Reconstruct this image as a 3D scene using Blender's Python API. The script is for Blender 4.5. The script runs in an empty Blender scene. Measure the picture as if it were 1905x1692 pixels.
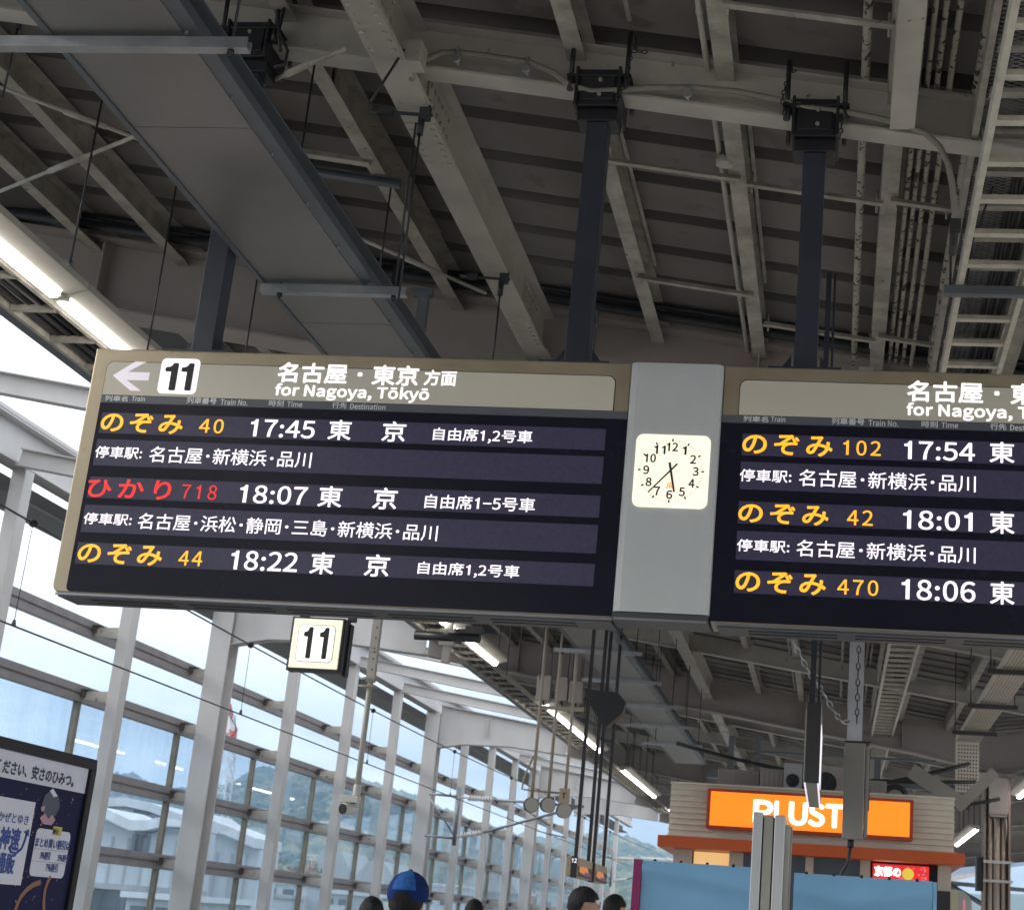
import bpy, bmesh, math, random
from mathutils import Vector, Matrix, noise as mnoise
R = math.radians
random.seed(7)
SC = bpy.context.scene
COL = SC.collection

# ------------------------------------------------------------------ camera
YAW, PIT, ROL, FPX, PPX, PPY, EYE = -0.114732616, 0.297805965, 0.0686203212, 2893.6574, 1258.80575, 846.0, 1.55
_f = Vector((math.sin(YAW)*math.cos(PIT), math.cos(YAW)*math.cos(PIT), math.sin(PIT)))
_r = _f.cross(Vector((0, 0, 1))).normalized(); _u = _r.cross(_f)
_r2 = math.cos(ROL)*_r + math.sin(ROL)*_u; _u2 = _r2.cross(_f)
O3 = Vector((0, 0, EYE))
cd = bpy.data.cameras.new('camera'); cam = bpy.data.objects.new('camera', cd); COL.objects.link(cam)
cam.matrix_world = Matrix(((_r2.x, _u2.x, -_f.x, 0), (_r2.y, _u2.y, -_f.y, 0), (_r2.z, _u2.z, -_f.z, EYE), (0, 0, 0, 1)))
cd.sensor_width = 36; cd.sensor_fit = 'HORIZONTAL'; cd.lens = FPX/1905*36
cd.shift_x = -(PPX-952.5)/1905
cd.clip_start = 0.05; cd.clip_end = 6000
cd.dof.use_dof = True; cd.dof.focus_distance = 6.6; cd.dof.aperture_fstop = 8.0
SC.camera = cam

# ------------------------------------------------------------------ world, sun, exposure
SUN_EL, SUN_AZ = R(28), R(-100)
w = bpy.data.worlds.new('World'); SC.world = w; w.use_nodes = True
nt = w.node_tree; nt.nodes.clear()
def N(tree, t, **kw):
    n = tree.nodes.new(t)
    for k, v in kw.items():
        if hasattr(n, k): setattr(n, k, v)
    return n
sky = N(nt, 'ShaderNodeTexSky', sky_type='NISHITA', sun_disc=False, sun_elevation=SUN_EL, sun_rotation=SUN_AZ)
sky.air_density = 1.0; sky.dust_density = 2.0; sky.ozone_density = 2.0
tc = N(nt, 'ShaderNodeTexCoord'); mp = N(nt, 'ShaderNodeMapping'); mp.inputs['Scale'].default_value = (1.0, 1.0, 3.2)
nz = N(nt, 'ShaderNodeTexNoise'); nz.inputs['Scale'].default_value = 3.1; nz.inputs['Detail'].default_value = 7; nz.inputs['Roughness'].default_value = .56
cr = N(nt, 'ShaderNodeValToRGB'); cr.color_ramp.elements[0].position = .42; cr.color_ramp.elements[1].position = .68
sepz = N(nt, 'ShaderNodeSeparateXYZ'); mr = N(nt, 'ShaderNodeMapRange'); mr.inputs[1].default_value = .08; mr.inputs[2].default_value = .21; mr.inputs[3].default_value = 0.0; mr.inputs[4].default_value = 1.0
mxm = N(nt, 'ShaderNodeMath', operation='MAXIMUM')
mix = N(nt, 'ShaderNodeMixRGB'); mix.inputs[2].default_value = (15.5, 15.9, 16.4, 1)
bg = N(nt, 'ShaderNodeBackground'); bg.inputs['Strength'].default_value = 0.10
wo = N(nt, 'ShaderNodeOutputWorld')
L = nt.links.new
L(tc.outputs['Generated'], mp.inputs['Vector']); L(mp.outputs[0], nz.inputs['Vector']); L(nz.outputs[0], cr.inputs[0])
L(tc.outputs['Generated'], sepz.inputs[0]); L(sepz.outputs['Z'], mr.inputs[0])
L(cr.outputs[0], mxm.inputs[0]); L(mr.outputs[0], mxm.inputs[1])
gap = N(nt, 'ShaderNodeMixRGB'); gap.inputs[0].default_value = .8; gap.inputs[2].default_value = (5.6, 6.4, 8.2, 1)
L(sky.outputs[0], gap.inputs[1]); L(mxm.outputs[0], mix.inputs[0]); L(gap.outputs[0], mix.inputs[1]); L(mix.outputs[0], bg.inputs['Color']); L(bg.outputs[0], wo.inputs[0])
sl = bpy.data.lights.new('sun', 'SUN'); sl.energy = 2.0; sl.angle = R(12); sl.color = (1, .95, .88)
so = bpy.data.objects.new('sun', sl); COL.objects.link(so)
_sd = Vector((math.sin(-SUN_AZ)*-math.cos(SUN_EL), -math.cos(SUN_AZ)*-math.cos(SUN_EL), math.sin(SUN_EL)))
_sd = Vector((math.sin(SUN_AZ)*math.cos(SUN_EL), math.cos(SUN_AZ)*math.cos(SUN_EL), math.sin(SUN_EL)))
so.rotation_euler = (-_sd).to_track_quat('-Z', 'Y').to_euler()
SC.view_settings.view_transform = 'Standard'; SC.view_settings.look = 'None'
SC.view_settings.exposure = 0.36; SC.view_settings.gamma = 1
SC.cycles.use_denoising = True
SC.cycles.max_bounces = 8; SC.cycles.diffuse_bounces = 5; SC.cycles.transparent_max_bounces = 16
SC.cycles.sample_clamp_indirect = 6

# ------------------------------------------------------------------ pixel -> point on a known plane
def ray(px, py): return _r2*((px-PPX)/FPX) - _u2*((py-PPY)/FPX) + _f
def at(px, py, X=None, Y=None, Z=None):
    d = ray(px, py)
    t = X/d.x if X is not None else Y/d.y if Y is not None else (Z-EYE)/d.z
    return O3 + d*t

# ------------------------------------------------------------------ materials
def mat(name, col, rough=.55, metal=0.0, var=.12, scale=2.5, col2=None, spots=None, spot_scale=30, spot_amt=.6, bump=0.0, bump_scale=60,
        emit=None, strength=0.0, stretch=None, spec=.5, coat=0.0, streak=None):
    m = bpy.data.materials.new(name); m.use_nodes = True
    t = m.node_tree; b = t.nodes['Principled BSDF']; lk = t.links.new
    b.inputs['Roughness'].default_value = rough; b.inputs['Metallic'].default_value = metal
    b.inputs['Specular IOR Level'].default_value = spec; b.inputs['Coat Weight'].default_value = coat
    geo = N(t, 'ShaderNodeNewGeometry'); vec = geo.outputs['Position']
    if stretch:
        mpn = N(t, 'ShaderNodeMapping'); mpn.inputs['Scale'].default_value = stretch; lk(vec, mpn.inputs[0]); vec = mpn.outputs[0]
    n = N(t, 'ShaderNodeTexNoise'); n.inputs['Scale'].default_value = scale; n.inputs['Detail'].default_value = 6; n.inputs['Roughness'].default_value = .6
    lk(vec, n.inputs['Vector'])
    r = N(t, 'ShaderNodeValToRGB'); r.color_ramp.elements[0].position = .3; r.color_ramp.elements[1].position = .7
    c2 = col2 or tuple(c*(1-var*2) for c in col); c1 = col if col2 else tuple(min(1, c*(1+var*.6)) for c in col)
    r.color_ramp.elements[0].color = (*c2, 1); r.color_ramp.elements[1].color = (*c1, 1)
    lk(n.outputs[0], r.inputs[0]); out = r.outputs[0]
    if spots:
        v = N(t, 'ShaderNodeTexNoise'); v.inputs['Scale'].default_value = spot_scale; v.inputs['Detail'].default_value = 4
        lk(geo.outputs['Position'], v.inputs['Vector'])
        r2 = N(t, 'ShaderNodeValToRGB'); r2.color_ramp.elements[0].position = spot_amt; r2.color_ramp.elements[1].position = spot_amt+.05
        lk(v.outputs[0], r2.inputs[0])
        mx = N(t, 'ShaderNodeMixRGB'); mx.inputs[2].default_value = (*spots, 1)
        lk(r2.outputs[0], mx.inputs[0]); lk(out, mx.inputs[1]); out = mx.outputs[0]
    lk(out, b.inputs['Base Color'])
    rr = N(t, 'ShaderNodeMapRange'); rr.inputs[3].default_value = max(.02, rough-.1); rr.inputs[4].default_value = min(1, rough+.12)
    lk(n.outputs[0], rr.inputs[0]); lk(rr.outputs[0], b.inputs['Roughness'])
    if bump:
        n2 = N(t, 'ShaderNodeTexNoise'); n2.inputs['Scale'].default_value = bump_scale; n2.inputs['Detail'].default_value = 3
        lk(vec, n2.inputs['Vector'])
        bp = N(t, 'ShaderNodeBump'); bp.inputs['Strength'].default_value = bump; bp.inputs['Distance'].default_value = .01
        lk(n2.outputs[0], bp.inputs['Height']); lk(bp.outputs[0], b.inputs['Normal'])
    if emit:
        b.inputs['Emission Color'].default_value = (*emit, 1); b.inputs['Emission Strength'].default_value = strength
    return m

def glass(name, tint, refl=.09, dirt=.03):
    m = bpy.data.materials.new(name); m.use_nodes = True; t = m.node_tree; t.nodes.clear(); lk = t.links.new
    o = N(t, 'ShaderNodeOutputMaterial'); tr = N(t, 'ShaderNodeBsdfTransparent'); tr.inputs[0].default_value = (*tint, 1)
    gl = N(t, 'ShaderNodeBsdfGlossy'); gl.inputs['Roughness'].default_value = .015
    df = N(t, 'ShaderNodeBsdfDiffuse'); df.inputs[0].default_value = (.6, .68, .75, 1)
    lw = N(t, 'ShaderNodeLayerWeight'); lw.inputs[0].default_value = .5
    pw = N(t, 'ShaderNodeMath', operation='POWER'); pw.inputs[1].default_value = 5.0
    ma = N(t, 'ShaderNodeMapRange'); ma.inputs[3].default_value = .035; ma.inputs[4].default_value = .9
    geo = N(t, 'ShaderNodeNewGeometry'); mp2 = N(t, 'ShaderNodeMapping'); mp2.inputs['Scale'].default_value = (1, 3, .5)
    n = N(t, 'ShaderNodeTexNoise'); n.inputs['Scale'].default_value = 1.2; n.inputs['Detail'].default_value = 6
    rm = N(t, 'ShaderNodeMapRange'); rm.inputs[1].default_value = .35; rm.inputs[2].default_value = .7; rm.inputs[3].default_value = dirt*.4; rm.inputs[4].default_value = dirt*2.2
    lk(geo.outputs['Position'], mp2.inputs[0]); lk(mp2.outputs[0], n.inputs['Vector']); lk(n.outputs[0], rm.inputs[0])
    lk(lw.outputs['Facing'], pw.inputs[0]); lk(pw.outputs[0], ma.inputs[0])
    m1 = N(t, 'ShaderNodeMixShader'); m2 = N(t, 'ShaderNodeMixShader')
    lk(rm.outputs[0], m1.inputs[0]); lk(tr.outputs[0], m1.inputs[1]); lk(df.outputs[0], m1.inputs[2])
    lk(ma.outputs[0], m2.inputs[0]); lk(m1.outputs[0], m2.inputs[1]); lk(gl.outputs[0], m2.inputs[2]); lk(m2.outputs[0], o.inputs[0])
    return m

M = {}
M['bracket'] = mat('bracket_paint', (.46, .43, .39), .55, var=.12, scale=3, spots=(.2, .14, .1), spot_scale=9, spot_amt=.66)
M['cream'] = mat('cream_paint', (.455, .43, .38), .5, var=.12, scale=3, spots=(.16, .11, .07), spot_scale=14, spot_amt=.70)
M['cream_flaky'] = mat('flaky_cream_paint', (.46, .43, .36), .7, var=.15, scale=5, spots=(.05, .04, .035), spot_scale=26, spot_amt=.565, bump=.5, bump_scale=40)
M['cream_dirty'] = mat('dirty_cream_paint', (.42, .39, .335), .6, var=.22, scale=6, spots=(.12, .09, .06), spot_scale=17, spot_amt=.69, bump=.2)
M['white_steel'] = mat('white_grey_steel_paint', (.52, .505, .495), .5, var=.07, scale=1.5, spots=(.30, .25, .2), spot_scale=5, spot_amt=.73, stretch=(1, 1, .35))
M['girder'] = mat('girder_brown_grey', (.33, .285, .265), .55, var=.08, scale=1.2, spots=(.2, .16, .13), spot_scale=8, spot_amt=.72)
M['deck'] = mat('roof_deck_paint', (.19, .174, .165), .65, var=.16, scale=.9, bump=.05, spots=(.135, .12, .11), spot_scale=3.5, spot_amt=.6)
M['navy_post'] = mat('dark_navy_paint', (.032, .038, .055), .38, var=.1, scale=4)
M['black_steel'] = mat('black_steel', (.018, .018, .022), .42, var=.2, scale=10)
M['dark_rod'] = mat('dark_rod_steel', (.045, .048, .055), .5, metal=.4, var=.2, scale=10)
M['galv'] = mat('galvanised_steel', (.42, .44, .46), .42, metal=.75, var=.12, scale=9)
M['galv_tray'] = mat('galvanised_tray', (.27, .265, .262), .40, metal=.65, var=.09, scale=1.6, bump=.03, bump_scale=25)
M['tray_side'] = mat('tray_side_steel', (.16, .18, .20), .42, metal=.5, var=.1, scale=5)
M['bolt'] = mat('zinc_bolt', (.5, .48, .45), .4, metal=.8, var=.1, scale=30)
M['conduit'] = mat('olive_conduit', (.22, .21, .17), .55, var=.1, scale=8)
M['cable'] = mat('black_cable', (.02, .02, .022), .5, var=.1)
M['ladder'] = mat('pale_ladder_paint', (.68, .64, .55), .45, metal=.2, var=.12, scale=12)
M['frame_beige'] = mat('champagne_frame', (.40, .335, .23), .36, metal=.5, var=.08, scale=4, spots=(.33, .275, .19), spot_scale=16, spot_amt=.66)
M['header'] = mat('header_beige', (.62, .575, .48), .32, var=.02, scale=.6)
M['strip'] = mat('grey_strip', (.10, .11, .13), .35, var=.04)
M['screen_glass'] = mat('screen_black', (.006, .006, .010), .24, var=.05, spec=.14, emit=(.012, .011, .024), strength=.2)
M['led_band'] = mat('led_band', (.020, .019, .028), .34, var=.25, scale=60, spec=.34, emit=(.030, .026, .056), strength=.55)
M['lip'] = mat('lower_lip_metal', (.075, .075, .08), .38, metal=.5, var=.06)
M['lip_alu'] = mat('aluminium_lip', (.25, .25, .265), .32, metal=.7, var=.06)
M['slot'] = mat('dark_slot', (.02, .02, .022), .6)
M['panel_grey'] = mat('pale_grey_panel', (.52, .545, .54), .38, var=.05, scale=3, stretch=(1, 1, .3), spots=(.495, .52, .515), spot_scale=14, spot_amt=.62)
M['ink'] = mat('black_ink', (.012, .012, .013), .5)
M['clock_face'] = mat('clock_face', (.9, .88, .78), .4, var=.02, emit=(1, .93, .70), strength=.60)
M['clock_mark'] = mat('pale_clock_mark', (.55, .54, .48), .5)
M['logo_orange'] = mat('logo_orange', (.85, .3, .06), .5, emit=(1, .36, .08), strength=.5)
M['led_yellow'] = mat('led_yellow', (.5, .3, .02), .5, emit=(1, .42, .018), strength=.95)
M['led_red'] = mat('led_red', (.5, .03, .02), .5, emit=(1, .022, .016), strength=.62)
M['led_white'] = mat('led_white', (.6, .6, .6), .5, emit=(1, .90, 1), strength=.86)
M['head_text'] = mat('header_lettering', (.8, .78, .75), .5, emit=(1, .93, .92), strength=.72)
M['strip_text'] = mat('strip_lettering', (.78, .79, .79), .5)
M['lamp_plate'] = mat('lit_white_plate', (.85, .83, .85), .35, emit=(1, .93, 1), strength=.62)
M['arrow_pale'] = mat('pale_lavender_arrow', (.62, .58, .64), .4, emit=(1, .92, 1), strength=.36)
M['tube'] = mat('fluorescent_tube', (.9, .9, .9), .4, emit=(1, .96, .89), strength=13.0)
M['lamp_body'] = mat('lamp_housing', (.50, .47, .42), .5, var=.08)
M['sign_lit'] = mat('lit_cream_sign', (.85, .85, .72), .4, var=.02, emit=(1, .98, .68), strength=.50)
M['sign_lit_in'] = mat('lit_white_sign', (.9, .9, .85), .4, var=.01, emit=(1, 1, .92), strength=.72)
M['sign_line'] = mat('grey_outline', (.35, .35, .30), .5)
M['dark_metal'] = mat('dark_sign_metal', (.03, .028, .028), .4, var=.1)
M['rail'] = mat('grey_brown_rail', (.27, .25, .255), .45, metal=.15, var=.14, scale=3)
M['mullion'] = mat('tan_mullion', (.23, .205, .155), .5, metal=.2, var=.25, scale=2)
M['rust'] = mat('rusty_clip', (.13, .105, .09), .8, var=.3, scale=30)
M['gutter'] = mat('dark_gutter', (.075, .07, .068), .55, var=.15)
M['glass'] = glass('tinted_glass', (.87, .935, .985))
M['floor'] = mat('platform_floor', (.55, .535, .505), .45, var=.1, scale=.6)
M['ballast'] = mat('track_ballast', (.22, .2, .18), .9, var=.3, scale=20)
M['ground'] = mat('city_ground', (.22, .24, .22), .9, var=.2, scale=.05)
M['forest'] = mat('hill_forest', (.055, .075, .035), .9, var=.2, scale=.02, col2=(.03, .05, .02))
M['bld_white'] = mat('white_cladding', (.50, .53, .57), .6, var=.05, scale=.1)
M['bld_roof'] = mat('white_roof', (.58, .60, .63), .5, var=.05, scale=.1)
M['bld_grey'] = mat('grey_facade', (.36, .37, .38), .7, var=.1, scale=.1)
M['bld_glass'] = mat('dark_windows', (.06, .08, .10), .2, var=.1, scale=.3)
M['bld_cream'] = mat('cream_facade', (.60, .55, .44), .7, var=.05, scale=.1)
M['crane_red'] = mat('crane_red', (.50, .07, .05), .5)
M['crane_white'] = mat('crane_white', (.7, .68, .68), .5)
M['leaf_a'] = mat('green_leaves', (.05, .085, .03), .8, var=.3, scale=1)
M['leaf_b'] = mat('autumn_leaves', (.30, .13, .03), .8, var=.3, scale=1)
M['wire'] = mat('overhead_wire', (.10, .10, .11), .5, metal=.5)
M['insul'] = mat('insulator', (.62, .62, .62), .4)
M['cant'] = mat('cantilever_tube', (.22, .25, .28), .4, metal=.5)
M['siding'] = mat('kiosk_siding', (.68, .62, .52), .5, var=.05, scale=4)
M['kiosk_orange'] = mat('orange_fascia', (.55, .09, .012), .4, var=.05)
M['kiosk_sign'] = mat('orange_sign_face', (.9, .3, .03), .4, var=.02, emit=(1, .205, .005), strength=.82)
M['kiosk_sign_rim'] = mat('red_orange_rim', (.45, .06, .01), .4)
M['sign_letters'] = mat('white_sign_letters', (.9, .9, .85), .4, emit=(1, .98, .92), strength=1.6)
M['kiosk_wall'] = mat('kiosk_wall', (.50, .45, .36), .5, var=.06)
M['warm_room'] = mat('lit_room', (.7, .5, .25), .6, emit=(1, .62, .25), strength=.55)
M['red_poster'] = mat('red_poster', (.45, .02, .02), .3, var=.2, scale=12, emit=(.9, .02, .02), strength=.6)
M['gold'] = mat('gold_disc', (.8, .6, .05), .4, emit=(1, .75, .1), strength=.4)
M['pink'] = mat('pink_mark', (.8, .25, .3), .4, emit=(1, .3, .35), strength=.3)
M['blue_sheet'] = mat('blue_vinyl', (.20, .43, .66), .42, var=.06, scale=2, bump=.03, bump_scale=8)
M['magenta'] = mat('magenta_vinyl', (.25, .008, .10), .45, var=.08)
M['alu'] = mat('aluminium_extrusion', (.52, .53, .53), .38, metal=.6, var=.07, scale=6, stretch=(1, 1, .1))
M['alu_dull'] = mat('dull_aluminium', (.36, .35, .31), .5, metal=.4, var=.1, scale=6)
M['box_beige'] = mat('grey_beige_box', (.27, .255, .225), .5, var=.05)
M['bright_steel'] = mat('bright_steel_strut', (.62, .63, .68), .38, metal=.6, var=.12, scale=9, stretch=(1, 1, .3))
M['col_paint'] = mat('brown_column_paint', (.33, .25, .20), .5, var=.1, scale=2)
M['pipe_tan'] = mat('tan_pipe', (.42, .35, .29), .45, var=.08)
M['black_frame'] = mat('black_poster_frame', (.008, .008, .010), .45, spec=.25)
M['navy_paper'] = mat('navy_poster', (.018, .020, .065), .6, spec=.12, var=.05)
M['white_paper'] = mat('white_poster', (.74, .74, .80), .6, spec=.15, var=.02)
M['blue_ink'] = mat('blue_ink', (.02, .06, .28), .4)
M['navy_ink'] = mat('navy_ink', (.012, .016, .05), .4)
M['yellow_ink'] = mat('yellow_ink', (.62, .52, .10), .4)
M['bronze_ink'] = mat('bronze_ink', (.30, .14, .07), .4)
M['star_ink'] = mat('gold_speck', (.5, .3, .15), .4)
M['pale_pink_ink'] = mat('pink_ink', (.55, .3, .35), .4)
M['slate_ink'] = mat('slate_ink', (.04, .06, .09), .4)
M['skin'] = mat('skin', (.50, .27, .18), .5, var=.05)
M['hair'] = mat('black_hair', (.010, .009, .009), .6, var=.4, scale=90, spec=.3, bump=.8, bump_scale=160, stretch=(1, 1, .15))
M['cap_dark'] = mat('dark_blue_cap', (.008, .03, .15), .85, var=.2, scale=40, spec=.15, bump=.3, bump_scale=300)
M['cap_light'] = mat('light_blue_cap_panel', (.03, .12, .38), .85, var=.2, scale=40, spec=.15, bump=.3, bump_scale=300)
M['shirt_blue'] = mat('blue_shirt', (.02, .12, .42), .7, var=.1)
M['shirt_dark'] = mat('dark_jacket', (.03, .03, .04), .7, var=.1)
M['shirt_grey'] = mat('grey_jacket', (.22, .22, .23), .7, var=.1)
M['trousers'] = mat('dark_trousers', (.03, .032, .04), .8, var=.1)
M['glasses'] = mat('silver_glasses', (.6, .6, .6), .2, metal=.9)
M['shoe'] = mat('shoe', (.02, .02, .02), .5)
M['grey_box'] = mat('grey_junction_box', (.34, .30, .28), .55, var=.1)
M['cam_white'] = mat('white_camera_housing', (.55, .54, .50), .4, var=.04)
M['orange_pic'] = mat('orange_picture', (.8, .3, .08), .4, emit=(1, .35, .1), strength=.25)
M['violet'] = mat('violet_mark', (.4, .12, .45), .4)
M['tan_sign'] = mat('tan_sign_panel', (.42, .35, .24), .4, var=.06)
M['perf'] = mat('perforated_tray', (.58, .53, .45), .5, metal=.2, var=.1)
M['booth'] = mat('cream_booth', (.62, .57, .38), .45, var=.04)
M['booth_grey'] = mat('grey_booth_side', (.50, .49, .46), .45, var=.04)
M['yellow'] = mat('yellow_panel', (.65, .50, .08), .5)
M['white_roofing'] = mat('white_translucent_roofing', (.75, .75, .77), .5, var=.05, scale=.4)
def translucent(name, col, k=.6):
    m = bpy.data.materials.new(name); m.use_nodes = True; t = m.node_tree; t.nodes.clear()
    o = N(t, 'ShaderNodeOutputMaterial'); a = N(t, 'ShaderNodeBsdfDiffuse'); b = N(t, 'ShaderNodeBsdfTranslucent'); x = N(t, 'ShaderNodeMixShader'); x.inputs[0].default_value = k
    a.inputs[0].default_value = b.inputs[0].default_value = (*col, 1)
    t.links.new(a.outputs[0], x.inputs[1]); t.links.new(b.outputs[0], x.inputs[2]); t.links.new(x.outputs[0], o.inputs[0]); return m
M['white_roofing'] = translucent('white_translucent_roofing_sheet', (.85, .85, .88))
M['blue_roofing'] = mat('pale_blue_roofing', (.42, .55, .72), .4, var=.08, scale=.5)

# ------------------------------------------------------------------ mesh builder
WORLD = {}
class MB:
    def __init__(s): s.v = []; s.f = []; s.smooth = []
    def add(s, verts, faces, sm=False):
        b = len(s.v); s.v += [tuple(v) for v in verts]; s.f += [tuple(i+b for i in f) for f in faces]; s.smooth += [sm]*len(faces); return s
    def box(s, a, b):
        x0, x1 = sorted((a[0], b[0])); y0, y1 = sorted((a[1], b[1])); z0, z1 = sorted((a[2], b[2]))
        return s.add([(x0,y0,z0),(x1,y0,z0),(x1,y1,z0),(x0,y1,z0),(x0,y0,z1),(x1,y0,z1),(x1,y1,z1),(x0,y1,z1)],
                     [(0,3,2,1),(4,5,6,7),(0,1,5,4),(1,2,6,5),(2,3,7,6),(3,0,4,7)])
    def cbox(s, c, sx, sy, sz): return s.box((c[0]-sx/2, c[1]-sy/2, c[2]-sz/2), (c[0]+sx/2, c[1]+sy/2, c[2]+sz/2))
    def prism(s, prof, p0, p1, up=(0,0,1), sm=False, cap=True, prof1=None):
        p0 = Vector(p0); p1 = Vector(p1); d = (p1-p0).normalized(); u = Vector(up); r = d.cross(u)
        if r.length < 1e-5: u = Vector((0,1,0)); r = d.cross(u)
        r.normalize(); u = r.cross(d)
        n = len(prof); q = prof1 or prof
        vs = [p0+r*a+u*b for a, b in prof]+[p1+r*a+u*b for a, b in q]
        fs = [(i, (i+1) % n, (i+1) % n+n, i+n) for i in range(n)]
        s.add(vs, fs, sm)
        if cap: s.add(vs[:n], [tuple(range(n))[::-1]]); s.add(vs[n:], [tuple(range(n))])
        return s
    def bar(s, p0, p1, wd, ht, up=(0,0,1)): return s.prism([(-wd/2,-ht/2),(wd/2,-ht/2),(wd/2,ht/2),(-wd/2,ht/2)], p0, p1, up)
    def ibeam(s, p0, p1, wd, ht, tf=.012, tw=.010, up=(0,0,1)):
        a, h, t = wd/2, ht/2, tw/2
        return s.prism([(-a,-h),(a,-h),(a,-h+tf),(t,-h+tf),(t,h-tf),(a,h-tf),(a,h),(-a,h),(-a,h-tf),(-t,h-tf),(-t,-h+tf),(-a,-h+tf)], p0, p1, up)
    def chan(s, p0, p1, wd, ht, t=.008, up=(0,0,1)):   # C channel, web at left
        a, h = wd/2, ht/2
        return s.prism([(-a,-h),(a,-h),(a,-h+t),(-a+t,-h+t),(-a+t,h-t),(a,h-t),(a,h),(-a,h)], p0, p1, up)
    def angle(s, p0, p1, a=.05, t=.006, up=(0,0,1)): return s.prism([(0,0),(a,0),(a,t),(t,t),(t,a),(0,a)], p0, p1, up)
    def cyl(s, p0, p1, r, n=12, r1=None):
        r1 = r if r1 is None else r1
        c = [(math.cos(2*math.pi*i/n), math.sin(2*math.pi*i/n)) for i in range(n)]
        return s.prism([(r*a, r*b) for a, b in c], p0, p1, sm=True, prof1=[(r1*a, r1*b) for a, b in c])
    def tube(s, pts, r, n=8):
        pts = [Vector(p) for p in pts]; rings = []; pr = None
        for i, p in enumerate(pts):
            d = (pts[min(i+1, len(pts)-1)]-pts[max(i-1, 0)]).normalized()
            if pr is None:
                a = d.cross(Vector((0,0,1)));  a = d.cross(Vector((0,1,0))) if a.length < .1 else a
            else: a = pr - d*pr.dot(d)
            a.normalize(); pr = a; b = d.cross(a)
            rings.append([p+a*r*math.cos(2*math.pi*k/n)+b*r*math.sin(2*math.pi*k/n) for k in range(n)])
        vs = [v for q in rings for v in q]
        fs = [(i*n+k, i*n+(k+1) % n, (i+1)*n+(k+1) % n, (i+1)*n+k) for i in range(len(pts)-1) for k in range(n)]
        s.add(vs, fs, True); s.add(rings[0], [tuple(range(n))[::-1]]); s.add(rings[-1], [tuple(range(n))]); return s
    def sphere(s, c, r, n=12, m=8):
        rx, ry, rz = (r, r, r) if not hasattr(r, '__len__') else r
        vs = [(c[0]+rx*math.sin(math.pi*j/m)*math.cos(2*math.pi*i/n), c[1]+ry*math.sin(math.pi*j/m)*math.sin(2*math.pi*i/n), c[2]+rz*math.cos(math.pi*j/m)) for j in range(m+1) for i in range(n)]
        fs = [(j*n+i, (j+1)*n+i, (j+1)*n+(i+1) % n, j*n+(i+1) % n) for j in range(m) for i in range(n)]
        return s.add(vs, fs, True)
    def quad(s, a, b, c, d): return s.add([a, b, c, d], [(0,1,2,3)])
    def poly(s, pts, thick):   # pts list of Vector, thick vector
        n = len(pts); t = Vector(thick); vs = [Vector(p) for p in pts]; vs += [p+t for p in vs]
        return s.add(vs, [tuple(range(n))[::-1], tuple(range(n, 2*n))]+[(i, (i+1) % n, (i+1) % n+n, i+n) for i in range(n)])
    def build(s, name, m, parent=None, bevel=0, label=None, origin=None):
        me = bpy.data.meshes.new(name); o = bpy.data.objects.new(name, me); COL.objects.link(o)
        base = Vector(origin) if origin is not None else (WORLD.get(parent.name, Vector((0,0,0))) if parent else Vector((0,0,0)))
        me.from_pydata([Vector(v)-base for v in s.v], [], s.f)
        me.polygons.foreach_set('use_smooth', s.smooth)
        bm = bmesh.new(); bm.from_mesh(me); bmesh.ops.remove_doubles(bm, verts=bm.verts, dist=1e-5); bmesh.ops.recalc_face_normals(bm, faces=bm.faces); bm.to_mesh(me); bm.free()
        if isinstance(m, str): m = M[m]
        me.materials.append(m)
        if parent: o.parent = parent; o.location = (0,0,0) if origin is None else base-WORLD.get(parent.name, Vector((0,0,0)))
        else: o.location = base
        WORLD[o.name] = base
        if bevel:
            md = o.modifiers.new('bevel', 'BEVEL'); md.width = bevel; md.segments = 2; md.limit_method = 'ANGLE'
        if label: o['label'] = label
        return o

def tag(o, label, cat, group=None):
    o['label'] = label; o['category'] = cat
    if group: o['group'] = group
    return o
def thing(name, label, cat, loc=(0,0,0), group=None):
    o = bpy.data.objects.new(name, None); COL.objects.link(o); o.location = loc; o.empty_display_size = .2
    WORLD[o.name] = Vector(loc); return tag(o, label, cat, group)
def struct(o, kind='structure'): o['kind'] = kind; return o
def copy_tree(o, delta, label=None, group=None):
    def cp(a, par):
        c = a.copy(); COL.objects.link(c); c.parent = par
        for ch in list(a.children): cp(ch, c)
        return c
    r = cp(o, None); r.location = Vector(o.location)+Vector(delta); WORLD[r.name] = Vector(r.location)
    if label: r['label'] = label
    if group: r['group'] = group
    return r

# ------------------------------------------------------------------ lettering
from mathutils.geometry import delaunay_2d_cdt
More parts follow.
